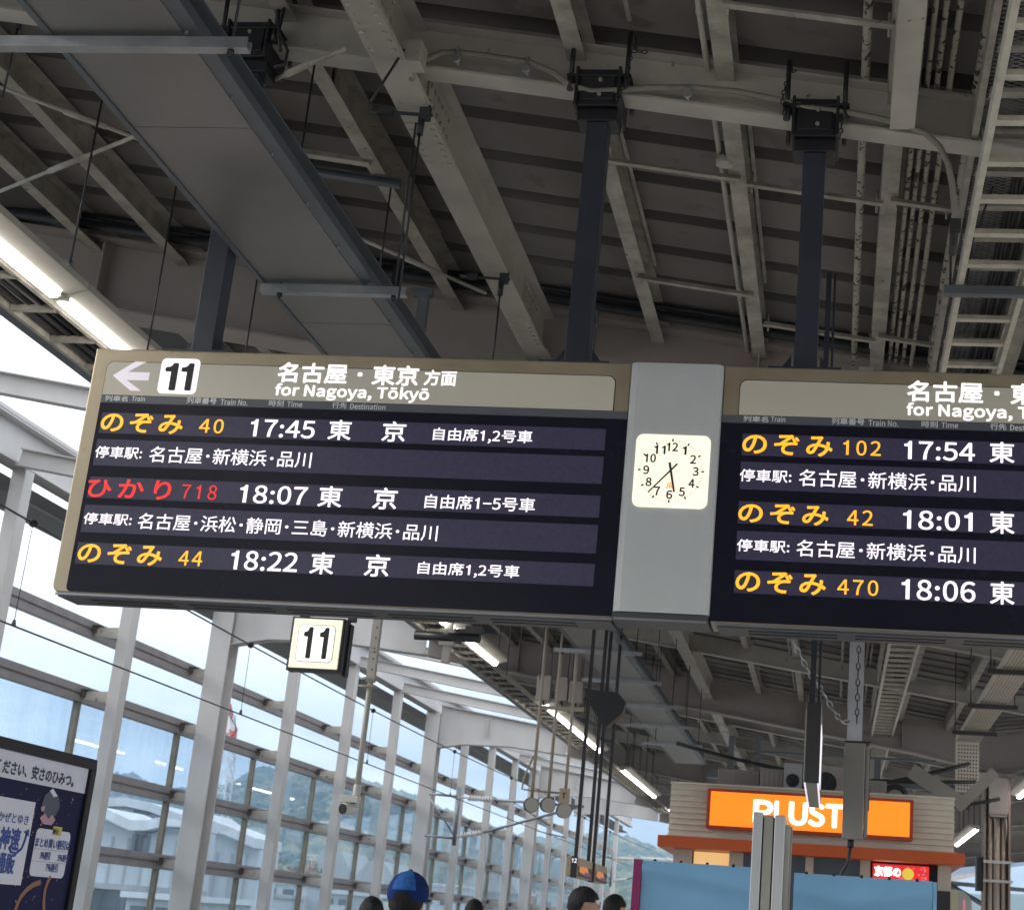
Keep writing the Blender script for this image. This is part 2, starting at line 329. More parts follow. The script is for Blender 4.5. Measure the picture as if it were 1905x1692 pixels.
# letter outlines: character code -> (advance, closed outlines as x,y pairs)
OUTLINES = {
32: (112, []),
37: (460, [[137,366,103,373,68,366,42,343,25,307,20,259,25,209,42,173,68,150,103,142,137,150,163,173,180,209,186,259,180,307,163,343], [347,373,316,373,113,-7,144,-7], [83,340,103,345,122,340,138,324,148,297,151,259,148,220,138,192,122,176,103,170,83,176,67,192,58,220,54,259,58,297,67,324], [392,217,358,225,324,217,298,195,281,159,275,110,281,60,298,24,324,1,358,-7,392,1,418,24,435,60,441,110,435,159,418,195], [338,191,358,197,378,191,393,175,404,148,407,110,404,71,393,44,378,27,358,22,338,27,323,44,313,71,309,110,313,148,323,175]]),
44: (139, [[88,59,72,63,59,61,48,55,40,44,38,31,40,18,48,8,58,1,71,-1,77,-1,73,-22,63,-40,47,-56,27,-68,38,-95,68,-77,91,-54,105,-24,111,10,108,32,100,49]]),
46: (139, [[82,61,70,63,57,61,46,53,39,42,37,28,39,14,46,3,57,-4,70,-7,82,-4,93,3,100,14,103,28,100,42,93,53]]),
48: (277, [[186,362,139,373,92,362,56,327,33,268,25,185,33,101,56,41,92,5,139,-7,186,5,222,41,245,101,253,185,245,268,222,327], [111,328,139,337,168,328,190,301,204,254,209,185,204,115,190,67,168,39,139,31,111,39,88,67,74,115,69,185,74,254,88,301]]),
49: (277, [[176,367,136,367,122,335,96,312,58,306,58,268,124,268,124,0,176,0]]),
50: (277, [[172,365,128,373,96,369,68,359,43,342,20,320,47,294,63,311,81,324,101,333,123,336,152,331,173,316,186,293,190,264,180,214,149,159,97,98,22,27,22,0,253,0,253,40,151,40,137,39,121,38,106,37,91,36,150,96,195,154,225,210,235,266,228,310,206,344]]),
51: (277, [[173,367,130,373,100,370,74,361,50,347,28,330,53,301,69,315,87,326,107,334,129,336,154,332,174,320,186,302,191,278,185,250,168,228,137,213,89,208,89,173,143,168,178,153,197,130,203,100,198,71,182,50,159,36,129,32,100,35,76,44,55,58,38,74,15,44,35,25,61,9,93,-2,132,-7,178,1,215,21,240,54,250,98,244,132,227,160,202,179,172,191,172,194,199,207,219,226,232,251,237,282,229,320,207,349]]),
52: (277, [[213,367,163,367,10,131,10,101,170,101,170,0,213,0,213,101,262,101,262,138,213,138], [171,317,173,317,172,301,171,283,170,265,170,250,170,138,58,138,141,263,149,276,156,290,164,303]]),
53: (277, [[55,367,43,196,68,180,82,189,97,196,112,200,129,202,160,196,184,180,199,153,205,118,199,82,182,55,157,38,127,32,97,35,73,44,53,57,37,72,14,42,34,24,60,9,92,-2,131,-7,176,2,214,26,241,66,251,119,242,172,219,208,183,229,141,236,125,235,111,232,98,228,86,222,95,328,233,328,233,367]]),
54: (277, [[190,370,164,373,112,362,69,328,39,267,28,175,37,96,63,39,102,5,151,-7,191,2,225,26,248,64,256,113,249,163,228,199,196,220,154,228,132,225,110,216,89,202,71,184,79,255,100,302,130,328,166,336,182,334,198,328,212,319,224,308,250,336,233,351,213,363], [147,194,176,188,196,172,209,146,213,113,208,78,195,52,175,35,151,30,120,37,96,60,80,97,72,147,91,169,110,183,129,191]]),
55: (277, [[254,367,25,367,25,328,203,328,157,254,126,178,108,96,99,0,147,0,154,98,170,182,202,260,254,339]]),
56: (277, [[183,365,141,372,101,365,69,346,48,317,41,279,45,252,55,229,71,210,90,195,90,193,65,176,44,153,29,125,23,91,32,52,56,21,93,1,140,-7,187,1,223,21,246,51,255,88,249,122,236,148,216,169,193,185,193,187,210,203,225,223,237,248,242,276,235,315,215,345], [117,334,141,338,167,333,186,319,198,299,203,273,200,253,193,234,181,216,165,199,134,213,107,229,89,251,82,279,86,303,99,322], [94,162,114,178,151,162,182,144,203,121,211,90,206,64,192,45,170,32,141,28,110,33,86,47,69,68,64,95,67,120,78,143]]),
57: (277, [[176,362,127,373,87,365,53,340,30,303,22,254,29,204,50,168,82,146,123,139,146,142,168,151,189,165,208,184,198,112,178,65,150,39,116,32,98,33,82,39,67,48,54,60,29,31,46,16,66,4,90,-4,118,-7,167,5,210,41,239,104,251,199,241,275,215,330], [103,332,128,338,159,330,183,308,199,272,207,222,188,200,169,184,149,176,131,173,102,179,81,195,69,221,65,254,70,288,83,315]]),
58: (139, [[82,263,70,265,57,263,46,255,39,244,37,230,39,216,46,205,57,198,70,195,82,198,93,205,100,216,103,230,100,244,93,255], [82,61,70,63,57,61,46,53,39,42,37,28,39,14,46,3,57,-4,70,-7,82,-4,93,3,100,14,103,28,100,42,93,53]]),
65: (304, [[126,367,2,0,49,0,84,112,218,112,253,0,302,0,178,367], [150,329,152,329,161,298,170,267,179,236,189,205,207,149,96,149,114,205,123,236,132,267,141,297]]),
68: (344, [[51,367,51,0,144,0,217,13,271,49,304,107,315,185,303,262,271,320,217,355,142,367], [97,329,138,329,195,320,235,292,259,246,267,185,259,123,235,77,195,48,138,38,97,38]]),
74: (267, [[220,367,173,367,173,112,169,76,158,52,140,38,114,34,95,36,79,44,64,57,51,76,18,52,36,26,59,8,86,-3,119,-7,165,2,196,27,214,63,220,108]]),
76: (271, [[97,367,51,367,51,0,257,0,257,40,97,40]]),
78: (361, [[51,367,51,0,94,0,94,193,93,222,92,250,90,279,89,307,91,307,130,232,264,0,311,0,311,367,267,367,267,176,268,147,269,117,271,88,274,60,271,60,232,136,98,367]]),
80: (316, [[51,367,51,0,97,0,97,146,157,146,212,153,255,174,282,209,292,259,282,310,254,343,211,361,155,367], [97,329,149,329,191,326,222,314,240,293,246,259,240,225,223,202,193,188,151,184,97,184]]),
82: (317, [[51,367,51,0,97,0,97,156,163,156,252,0,304,0,211,161,244,174,270,195,287,225,293,264,284,312,257,344,217,361,165,367], [97,329,158,329,196,326,224,315,241,295,247,264,241,233,224,210,196,197,158,193,97,193]]),
83: (298, [[188,370,157,373,110,366,74,346,50,315,41,276,48,241,66,214,90,195,116,182,168,159,192,148,212,135,225,118,230,94,224,69,209,50,185,38,153,34,124,37,98,46,73,61,52,80,24,48,50,25,80,8,115,-3,152,-7,204,2,243,24,268,57,277,98,271,133,255,160,231,180,201,196,149,218,127,228,108,240,94,256,88,280,93,302,107,318,128,329,157,333,181,330,203,324,222,313,240,299,264,328,243,346,217,361]]),
84: (299, [[284,367,16,367,16,328,127,328,127,0,173,0,173,328,284,328]]),
85: (360, [[95,367,49,367,49,151,59,77,87,28,128,2,181,-7,233,2,274,28,302,77,312,151,312,367,268,367,268,150,261,95,242,59,215,40,181,34,147,40,120,59,102,95,95,150]]),
97: (281, [[190,271,148,279,116,275,87,267,62,255,41,243,59,212,76,222,96,232,117,238,140,241,168,235,185,219,194,198,196,172,121,159,69,139,39,109,30,71,35,38,52,14,77,-1,109,-7,133,-3,156,5,178,17,199,33,200,33,204,0,242,0,242,167,236,213,220,248], [138,131,196,142,196,66,177,51,159,39,140,33,122,31,103,33,87,40,77,54,74,74,80,97,100,117]]),
101: (277, [[194,270,148,279,102,269,64,240,36,195,26,136,36,76,64,31,105,3,156,-7,182,-4,205,1,226,10,245,21,229,52,214,42,197,36,180,31,161,30,126,37,98,56,79,86,71,125,254,125,255,131,255,137,256,144,256,151,249,204,228,244], [149,242,177,237,198,220,212,194,216,158,71,158,80,194,97,220,121,236]]),
102: (162, [[145,404,133,405,97,398,73,381,58,352,54,315,54,272,17,269,17,235,54,235,54,0,99,0,99,235,157,235,157,272,99,272,99,315,101,338,109,355,121,365,138,368,145,368,153,366,160,364,168,361,178,396,168,400,157,402]]),
103: (282, [[148,278,137,279,98,272,66,252,44,222,36,182,39,158,47,138,58,121,71,109,71,107,60,98,51,86,44,72,41,56,43,41,48,29,56,19,66,12,66,9,49,-4,36,-19,28,-35,26,-53,34,-83,57,-106,92,-120,138,-125,194,-117,238,-97,265,-67,275,-31,269,-2,251,18,222,30,181,34,127,34,104,36,90,42,82,51,80,63,81,73,85,82,90,89,97,96,107,92,117,89,127,87,137,86,176,93,208,112,229,141,237,181,235,197,230,213,224,226,215,237,270,237,270,272,176,272,168,274,159,277], [115,241,137,245,160,241,178,228,191,208,195,182,190,155,178,134,159,122,137,117,115,122,97,134,84,155,80,182,84,208,96,228], [81,-11,93,0,102,-2,111,-3,120,-4,128,-4,175,-4,199,-6,216,-12,227,-22,230,-39,224,-59,207,-77,180,-89,144,-94,111,-90,86,-81,71,-66,66,-46,67,-34,72,-22]]),
105: (137, [[92,272,46,272,46,0,92,0], [81,386,69,388,57,386,47,379,41,370,39,358,41,346,47,336,57,330,69,328,81,330,91,336,97,346,100,358,97,370,91,379]]),
107: (276, [[91,398,46,398,46,0,91,0,91,72,142,131,222,0,271,0,169,162,259,272,208,272,93,129,91,129]]),
109: (463, [[201,275,174,279,150,275,128,265,108,250,89,232,88,232,84,272,46,272,46,0,92,0,92,197,110,215,128,228,144,236,160,239,183,234,198,221,208,199,211,166,211,0,256,0,256,197,275,215,292,228,309,236,325,239,347,234,363,221,372,199,375,166,375,0,421,0,421,172,416,218,400,251,375,272,339,279,314,275,292,264,270,248,249,227,238,248,223,265]]),
110: (305, [[217,272,180,279,154,275,130,265,109,250,89,232,88,232,84,272,46,272,46,0,92,0,92,197,111,215,129,228,146,236,166,239,189,234,205,221,215,199,218,166,218,0,263,0,263,172,258,218,243,251]]),
111: (303, [[199,269,152,279,104,269,64,241,36,196,26,136,36,75,64,31,104,3,152,-7,199,3,239,31,267,75,277,136,267,196,239,241], [119,233,152,240,184,233,209,211,225,178,231,136,225,93,209,60,184,39,152,32,119,39,95,60,79,93,73,136,79,178,95,211]]),
114: (194, [[174,278,166,279,144,275,123,263,105,245,89,222,88,222,84,272,46,272,46,0,92,0,92,175,107,204,124,223,142,234,160,238,168,237,174,236,180,235,187,233,195,273,189,275,182,277]]),
115: (234, [[149,276,125,279,85,273,55,256,37,232,31,202,38,172,56,150,82,135,110,123,132,114,152,103,167,90,172,72,169,55,159,41,142,32,119,29,96,31,75,38,56,48,38,62,16,31,37,16,62,4,89,-4,117,-7,159,0,190,17,209,43,216,74,208,107,189,129,163,145,133,157,111,165,92,175,79,187,75,204,78,219,87,231,103,240,125,243,142,241,158,236,173,229,187,219,209,248,192,260,171,269]]),
116: (188, [[100,348,62,348,57,272,14,269,14,235,54,235,54,84,58,47,71,18,95,0,131,-7,144,-6,157,-3,170,0,182,4,173,38,165,35,157,33,149,31,142,31,122,34,109,44,102,60,100,83,100,235,174,235,174,272,100,272]]),
121: (260, [[54,272,7,272,116,-1,110,-21,99,-44,86,-63,69,-75,49,-80,43,-79,37,-78,32,-77,28,-75,19,-112,25,-114,33,-116,41,-117,51,-117,87,-110,114,-90,136,-60,152,-23,254,272,210,272,161,121,155,102,150,83,144,63,139,44,136,44,129,63,122,83,116,102,109,121]]),
183: (250, [[157,222,125,232,93,222,80,190,93,158,125,148,157,158,170,190]]),
333: (303, [[199,269,152,279,104,269,64,241,36,196,26,136,36,75,64,31,104,3,152,-7,199,3,239,31,267,75,277,136,267,196,239,241], [119,233,152,240,184,233,209,211,225,178,231,136,225,93,209,60,184,39,152,32,119,39,95,60,79,93,73,136,79,178,95,211], [226,368,78,368,78,336,226,336]]),
8722: (277, [[259,202,19,202,19,168,259,168]]),
12289: (500, [[116,59,59,112,26,84,83,32,137,-28,171,1]]),
12290: (500, [[151,100,97,122,43,100,21,46,43,-8,97,-31,151,-8,174,46], [97,97,133,82,148,46,133,10,97,-5,61,10,47,46,61,82]]),
12356: (500, [[112,349,63,350,65,340,66,328,66,316,67,306,67,279,67,244,69,207,72,172,88,90,113,35,144,5,179,-5,203,1,227,21,250,56,273,110,241,145,230,108,215,75,198,52,179,43,155,53,135,81,120,125,111,182,109,214,108,245,107,275,108,301,108,312,109,325,110,338], [404,284,372,335,333,322,366,270,391,208,410,139,420,70,460,87,450,153,430,221]]),
12363: (500, [[416,299,391,337,355,321,381,282,407,234,429,184,444,140,483,158,466,200,442,250], [219,390,173,395,172,369,169,341,165,314,160,286,137,284,116,283,98,281,84,281,72,280,61,280,50,280,39,281,43,237,54,239,66,240,78,242,88,243,152,250,135,192,112,126,82,59,46,1,87,-16,123,52,152,124,175,193,192,254,208,255,223,257,236,257,246,258,268,256,284,248,295,231,299,203,298,161,293,119,286,81,275,50,267,37,257,29,245,25,232,25,219,25,203,27,187,30,170,35,177,-7,190,-10,205,-12,221,-14,236,-15,258,-13,278,-6,295,7,309,28,322,65,331,111,336,161,338,208,331,250,314,276,288,289,257,293,246,292,233,292,217,291,200,289,213,361,215,368,216,376,218,383]]),
12365: (500, [[282,385,280,399,237,394,241,383,244,372,248,360,251,349,255,337,217,336,177,336,134,338,90,343,92,306,139,303,184,301,226,301,264,303,278,264,288,238,242,235,191,234,136,236,80,240,82,203,140,200,198,199,253,200,302,204,311,185,320,167,330,149,341,132,326,133,308,135,287,138,266,140,263,110,290,106,320,103,348,99,372,94,393,124,388,129,383,134,378,140,374,146,365,160,356,176,347,191,339,208,365,212,389,216,410,221,430,226,424,263,404,257,380,251,353,246,324,242,312,272,301,306,327,310,353,315,377,320,400,326,394,362,370,355,344,349,318,344,292,340,288,355,284,370], [153,133,114,141,106,124,99,107,95,89,94,69,104,27,134,-2,182,-18,248,-24,279,-23,309,-22,338,-19,365,-16,366,25,339,20,311,16,280,15,247,14,196,18,160,29,139,49,132,76,133,92,138,106,144,119]]),
12367: (500, [[352,369,315,402,310,394,302,386,294,377,287,369,254,339,214,304,173,271,139,243,113,217,103,194,110,170,136,144,175,111,219,73,260,36,293,4,302,-5,311,-14,320,-23,328,-33,363,1,318,43,267,87,217,129,176,162,158,179,152,193,158,206,175,223,208,250,247,282,286,314,318,341,325,347,334,354,344,362]]),
12373: (500, [[296,380,292,399,250,394,253,384,256,373,259,363,262,355,277,310,233,308,185,308,133,310,79,316,80,276,138,272,192,271,243,272,290,275,304,243,319,213,335,185,351,161,334,162,313,164,290,166,268,168,265,135,295,132,329,129,361,125,385,121,406,149,400,155,394,162,389,169,384,176,369,197,355,222,340,250,328,279,354,282,381,287,407,293,431,299,427,338,400,330,372,323,343,318,315,314,308,336,301,358], [156,156,117,165,107,144,100,123,95,102,93,82,104,37,135,5,184,-14,248,-21,287,-20,322,-18,352,-14,377,-10,379,30,351,25,321,21,287,18,250,18,201,22,164,34,141,56,133,87,134,104,139,121,146,138]]),
12380: (500, [[461,380,454,396,429,388,437,372,445,354,452,335,459,318,484,326,477,343,469,362], [411,364,404,380,380,372,387,356,395,337,402,319,408,301,433,310,427,327,419,345], [361,378,318,378,319,370,320,360,320,350,321,341,321,269,280,266,239,262,198,258,160,254,161,322,161,333,161,344,162,353,163,362,119,362,120,351,121,341,122,331,122,320,122,251,65,245,51,244,38,243,25,243,13,243,17,202,29,203,42,205,55,207,68,209,122,215,122,177,122,142,122,112,122,90,127,40,144,7,182,-11,251,-17,290,-16,330,-14,366,-11,396,-8,398,35,368,30,331,26,291,24,249,23,199,26,173,39,162,61,160,96,160,116,160,145,160,180,160,219,199,222,240,226,280,230,320,233,319,209,318,187,316,167,315,152,313,145,309,140,303,139,296,138,285,139,273,140,259,142,246,145,245,110,258,108,276,105,295,103,311,103,326,104,337,109,344,118,349,132,352,152,354,179,355,207,356,236,372,237,387,238,400,238,412,239,422,239,434,239,444,239,452,239,452,278,442,277,432,277,422,276,413,276,357,272,358,342,359,351,359,361,360,370]]),
12382: (500, [[362,356,337,385,331,383,325,382,318,381,310,380,276,377,230,375,185,373,156,372,145,372,135,373,125,373,116,374,118,333,127,333,136,334,146,335,156,336,183,338,221,340,261,342,288,344,256,316,213,280,166,242,122,209,102,206,80,203,57,201,36,199,40,161,85,168,132,174,177,179,220,183,200,168,181,146,167,119,162,89,174,38,210,3,269,-17,350,-22,358,20,344,19,327,18,308,19,287,21,254,28,226,41,207,63,200,95,208,128,230,157,261,178,297,190,322,192,353,193,387,193,424,192,424,229,367,228,306,225,245,220,186,214,221,243,261,276,302,310,335,337,341,342,349,347,356,352], [426,328,417,342,392,330,402,315,412,299,422,283,431,267,456,279,447,296,437,312], [373,308,364,322,339,311,349,295,359,279,368,263,376,246,402,258,393,275,383,292]]),
12384: (500, [[207,386,159,390,159,381,159,371,158,360,157,349,156,341,154,330,152,318,150,306,135,305,121,304,108,303,96,303,82,303,68,304,52,305,36,307,37,268,51,267,65,266,79,266,95,266,106,266,117,266,129,266,141,267,138,253,135,240,131,226,128,214,111,156,90,95,67,37,44,-10,88,-25,109,24,130,83,150,146,166,204,170,221,174,238,178,254,182,271,209,274,235,278,261,283,286,288,286,327,263,322,239,317,215,313,190,310,198,347,199,356,202,366,204,377], [367,238,345,239,321,238,297,237,275,236,254,234,254,197,277,199,300,201,323,202,347,202,368,202,390,200,411,198,431,196,432,234,411,236,389,237], [264,113,227,116,224,101,221,86,220,71,219,57,227,25,250,1,289,-12,341,-17,368,-16,393,-15,416,-12,438,-10,439,31,416,27,391,24,366,22,342,21,298,25,273,35,260,50,257,68,258,78,259,89,261,100], [444,376,433,392,407,380,418,364,429,347,439,328,448,311,475,323,466,339,455,357], [388,356,378,371,351,360,362,344,373,325,383,307,392,290,419,302,410,319,399,338]]),
12388: (500, [[363,316,305,325,247,319,187,305,133,289,92,276,77,271,64,267,50,264,37,261,55,217,99,235,164,258,236,279,304,288,349,280,383,261,404,231,411,194,390,129,336,84,257,58,163,49,181,7,288,23,375,58,433,115,454,193,443,249,411,291]]),
12392: (500, [[170,348,154,389,115,373,132,331,151,291,169,252,187,219,151,190,124,159,107,126,101,89,113,41,146,9,198,-8,263,-14,308,-13,351,-10,389,-6,421,-2,421,43,387,36,346,31,303,27,261,26,209,31,172,44,149,65,142,94,147,121,162,147,185,171,217,195,256,219,298,242,337,262,369,278,379,283,389,288,398,293,407,299,385,334,377,328,369,322,360,317,350,311,325,297,293,281,257,261,221,241,204,273,187,309]]),
12398: (500, [[342,345,263,359,177,343,108,298,61,233,44,156,52,100,72,58,100,31,133,22,167,32,197,61,225,110,250,178,259,213,267,250,274,286,280,322,336,307,378,275,404,230,413,177,402,119,374,75,333,45,286,28,277,26,266,24,255,23,243,22,267,-16,346,6,405,46,442,103,454,175,441,247,402,305], [173,300,238,321,233,286,227,252,219,218,210,186,191,132,172,95,153,75,135,68,117,73,100,90,88,118,83,159,94,211,125,261]]),
12399: (500, [[128,382,84,386,83,377,83,368,82,359,81,350,74,310,67,257,60,198,58,140,59,91,63,49,69,12,77,-19,112,-16,111,-12,111,-7,111,-3,111,2,110,7,111,12,112,18,113,24,119,47,128,75,138,106,148,135,128,151,121,134,113,115,106,95,99,77,97,95,95,112,94,129,94,147,97,195,103,251,111,305,119,348,121,356,123,365,125,375], [375,385,330,385,330,378,331,370,331,362,332,355,332,293,285,292,263,292,242,293,221,294,200,296,200,258,221,257,242,256,263,255,284,255,332,256,332,224,334,190,335,158,337,127,326,129,314,130,302,131,290,132,246,126,214,110,194,86,187,56,194,26,214,3,247,-11,291,-16,333,-9,360,9,374,35,378,65,378,76,397,64,416,50,434,34,453,18,475,51,454,69,431,86,405,102,376,116,374,148,373,184,371,220,370,258,392,260,414,262,436,265,457,268,457,306,436,303,415,299,393,297,370,295,371,312,371,329,371,343,372,355,372,363,373,370,374,378], [261,98,287,101,300,100,313,98,326,96,338,93,339,75,336,53,327,35,310,24,284,21,259,23,240,31,228,43,223,60,228,77,241,89]]),
12402: (500, [[378,320,367,370,328,359,339,322,349,196,332,99,287,37,214,16,177,20,146,36,125,66,117,110,129,183,159,247,194,295,225,324,231,326,238,329,245,331,251,333,240,368,209,360,166,352,120,346,81,343,74,343,67,343,60,343,55,343,58,301,65,302,72,303,79,304,86,305,103,307,125,310,149,313,171,317,137,275,107,226,85,168,77,102,87,47,116,7,159,-17,213,-25,299,-4,352,51,377,130,379,222,394,194,410,169,428,145,447,123,473,158,427,210,396,266]]),
12414: (500, [[287,397,244,397,245,391,245,383,246,374,246,367,246,332,223,332,194,333,159,335,124,338,95,343,96,306,124,303,158,300,193,298,224,297,246,297,246,235,246,227,219,227,190,228,157,230,123,233,93,237,93,199,123,196,156,194,189,193,218,192,247,192,249,124,238,125,228,126,217,127,207,127,158,121,122,106,99,82,91,51,98,19,120,-4,154,-18,202,-23,243,-17,270,-1,286,21,290,47,289,78,325,62,357,44,386,23,410,3,433,38,408,58,374,79,334,100,287,116,284,193,319,195,353,197,387,200,422,205,423,242,388,237,354,233,319,231,283,229,283,235,283,299,319,301,354,304,387,307,418,310,419,347,385,342,351,338,317,335,283,333,284,364,284,374,285,382,286,390], [170,91,202,94,214,94,226,93,238,91,250,89,251,56,246,34,235,21,218,14,198,12,166,15,144,24,132,36,128,53,133,69,147,82]]),
12415: (500, [[312,355,287,376,282,374,276,372,269,371,262,370,239,369,208,367,175,366,149,365,141,365,131,366,121,366,112,367,114,326,123,327,132,328,142,329,151,329,174,330,204,332,233,333,255,334,242,309,229,280,216,250,203,220,135,209,82,180,48,139,36,88,41,59,55,38,75,24,101,19,119,21,136,27,150,37,164,54,179,80,195,113,212,149,227,185,265,179,302,169,337,155,370,139,354,98,328,60,291,26,239,-3,272,-30,320,-1,357,33,385,73,404,119,418,109,431,99,444,89,456,79,474,122,461,131,447,141,431,150,414,161,417,183,420,206,422,231,424,257,384,262,384,251,384,239,384,227,384,216,383,206,382,197,381,188,379,178,348,192,315,203,279,213,242,219,258,254,273,288,287,317,299,339,302,343,305,347,309,351], [138,174,187,185,174,155,160,125,146,97,133,76,125,68,118,62,111,59,103,59,91,61,82,67,75,78,73,93,80,124,102,153]]),
12417: (500, [[335,387,292,391,291,382,291,372,290,362,289,353,287,344,285,335,283,326,281,317,248,314,216,308,184,297,152,281,140,320,137,331,135,342,132,354,130,365,89,351,93,341,97,330,101,318,105,306,120,260,89,228,64,190,49,148,43,105,49,66,64,38,86,21,113,15,139,19,165,32,188,52,212,78,217,70,223,62,229,55,235,49,267,75,259,82,251,91,243,100,236,110,256,144,276,186,293,232,309,280,352,265,385,237,406,200,414,155,403,101,372,59,321,29,251,14,275,-22,348,-2,404,34,440,86,453,153,443,213,416,261,373,295,318,314,326,348,328,356,330,367,332,377], [242,279,271,282,258,244,244,207,229,173,213,143,203,160,193,177,183,198,173,222,164,248,189,261,215,272], [111,198,133,224,144,196,156,170,167,147,178,128,190,109,172,88,154,71,135,59,117,55,101,58,89,69,82,86,79,108,83,138,94,169]]),
12422: (500, [[298,383,295,397,254,396,256,389,258,381,260,373,262,365,263,357,265,348,266,337,268,325,215,308,168,278,130,236,102,185,102,220,106,261,111,301,116,332,118,338,119,344,121,350,123,356,80,359,80,354,80,349,80,343,79,336,76,308,71,270,68,227,66,183,67,147,71,112,76,80,82,54,117,59,115,70,113,83,111,96,111,106,111,114,111,122,112,130,114,137,133,186,166,233,213,270,272,292,273,273,274,254,275,234,275,214,274,182,271,151,266,122,259,95,236,105,216,121,200,141,186,166,162,138,177,112,197,91,219,74,245,61,232,40,216,21,197,5,175,-10,212,-32,235,-14,254,6,271,28,284,52,300,51,368,62,416,92,444,138,454,196,444,248,414,290,368,318,305,329,303,349,300,367], [310,275,309,295,356,286,389,264,409,232,416,194,407,150,384,116,348,95,300,88,297,88,304,117,309,148,311,180,312,214,312,234,311,255]]),
12426: (500, [[170,395,126,396,125,386,124,375,123,364,122,353,117,317,112,275,108,231,106,192,107,168,108,147,110,128,112,112,150,115,148,132,147,148,148,162,149,177,163,229,191,279,230,318,276,333,310,323,335,295,350,252,355,197,340,117,299,63,238,29,162,11,185,-25,270,0,337,43,381,107,396,198,388,269,364,323,328,357,282,369,237,359,198,332,167,295,146,256,150,287,155,325,162,362]]),
12539: (500, [[285,225,215,225,215,155,285,155]]),
19977: (500, [[440,372,62,372,62,334,440,334], [401,208,94,208,94,171,401,171], [467,35,33,35,33,-4,467,-4]]),
20140: (500, [[94,281,94,134,232,134,232,4,230,-3,221,-6,193,-6,146,-5,154,-23,159,-41,214,-40,249,-35,267,-22,272,4,272,134,411,134,411,281], [131,248,372,248,372,167,131,167], [425,48,373,103,343,84,394,27,435,-26,467,-4], [154,89,118,102,77,48,26,-1,40,-12,54,-25,108,28], [265,391,244,424,208,412,224,386,238,358,33,358,33,321,469,321,469,358,282,358]]),
20572: (500, [[199,316,199,220,434,220,434,316], [234,289,398,289,398,247,234,247], [330,399,316,423,282,413,292,394,302,375,163,375,163,343,476,343,476,375,342,375], [166,409,132,419,81,309,16,220,27,201,37,183,59,208,80,238,80,-40,114,-40,114,294,142,350], [155,189,155,107,188,107,188,158,442,158,442,107,476,107,476,189], [430,120,199,120,199,90,297,90,297,3,295,-4,287,-6,263,-6,222,-6,229,-22,234,-38,283,-37,315,-34,331,-21,335,2,335,90,430,90]]),
20808: (500, [[269,420,231,420,231,342,143,342,153,372,161,401,123,409,95,324,51,247,68,239,84,230,107,265,128,306,231,306,231,205,31,205,31,169,161,169,129,60,24,-11,37,-26,48,-43,163,41,200,169,296,169,296,22,307,-21,352,-32,387,-32,422,-32,463,-13,477,64,459,70,443,79,437,17,419,4,386,4,356,4,337,7,333,22,333,169,470,169,470,205,269,205,269,306,434,306,434,342,269,342]]),
21015: (500, [[462,418,424,418,424,9,422,0,413,-2,390,-2,352,-2,359,-20,364,-38,412,-37,441,-32,457,-18,462,9], [358,362,321,362,321,82,358,82], [286,393,31,393,31,357,112,357,78,249,27,163,42,151,56,138,88,188,116,247,230,247,212,181,187,124,151,152,112,179,91,151,131,121,167,91,109,29,40,-11,52,-26,62,-43,197,70,271,276,248,283,241,282,129,282,140,319,150,357,286,357]]),
21051: (500, [[463,414,426,414,426,9,423,0,414,-3,388,-4,346,-3,353,-21,358,-39,410,-37,441,-32,458,-19,463,9], [372,363,336,363,336,84,372,84], [183,390,164,423,129,413,145,386,156,358,27,358,27,324,126,324,93,279,70,252,55,238,41,232,48,213,53,197,81,202,174,208,108,148,33,103,46,88,57,73,175,159,264,278,230,289,216,264,200,240,98,236,135,278,169,324,300,324,300,358,197,358], [297,181,263,194,164,76,30,-8,42,-23,54,-39,130,5,201,61,244,20,278,-18,306,8,269,44,225,85,264,130]]),
21106: (500, [[463,417,428,417,428,8,425,-1,416,-4,392,-4,352,-3,359,-21,364,-39,413,-38,443,-33,458,-19,463,8], [372,352,338,352,338,81,372,81], [184,397,172,423,137,414,146,394,154,373,33,373,33,295,61,295,61,272,154,272,154,240,73,240,73,212,154,212,154,178,34,178,34,150,154,150,154,111,63,111,63,-40,95,-40,95,-14,242,-14,242,-37,275,-37,275,111,187,111,187,150,300,150,300,178,187,178,187,212,263,212,263,240,187,240,187,272,275,272,275,298,304,298,304,373,194,373], [67,344,270,344,270,300,187,300,187,328,154,328,154,300,67,300], [95,78,242,78,242,16,95,16]]),
21476: (500, [[270,420,230,420,230,330,27,330,27,293,230,293,230,185,81,185,81,-41,120,-41,120,-14,381,-14,381,-39,421,-39,421,185,270,185,270,293,475,293,475,330,270,330], [120,149,381,149,381,22,120,22]]),
21495: (500, [[93,400,93,265,408,265,408,400], [130,366,368,366,368,298,130,298], [467,220,32,220,32,186,135,186,118,138,102,96,364,96,349,30,332,-1,322,-4,308,-5,273,-4,222,-1,231,-19,235,-37,284,-39,320,-39,344,-35,363,-25,387,18,406,113,408,123,408,130,158,130,176,186,467,186]]),
21517: (500, [[246,413,203,422,138,347,35,280,49,266,61,251,126,291,181,336,367,336,313,274,244,223,203,255,161,286,132,265,171,235,209,203,117,163,24,137,35,120,43,102,85,113,126,127,126,-40,164,-40,164,-14,387,-14,387,-40,425,-40,425,170,226,170,340,250,422,357,397,372,391,370,214,370,231,391], [164,136,387,136,387,21,164,21]]),
21697: (500, [[115,399,115,232,389,232,389,399], [151,363,351,363,351,268,151,268], [42,179,42,-40,78,-40,78,-13,182,-13,182,-36,220,-36,220,179], [78,143,182,143,182,24,78,24], [275,179,275,-40,311,-40,311,-13,425,-13,425,-37,463,-37,463,179], [311,143,425,143,425,24,311,24]]),
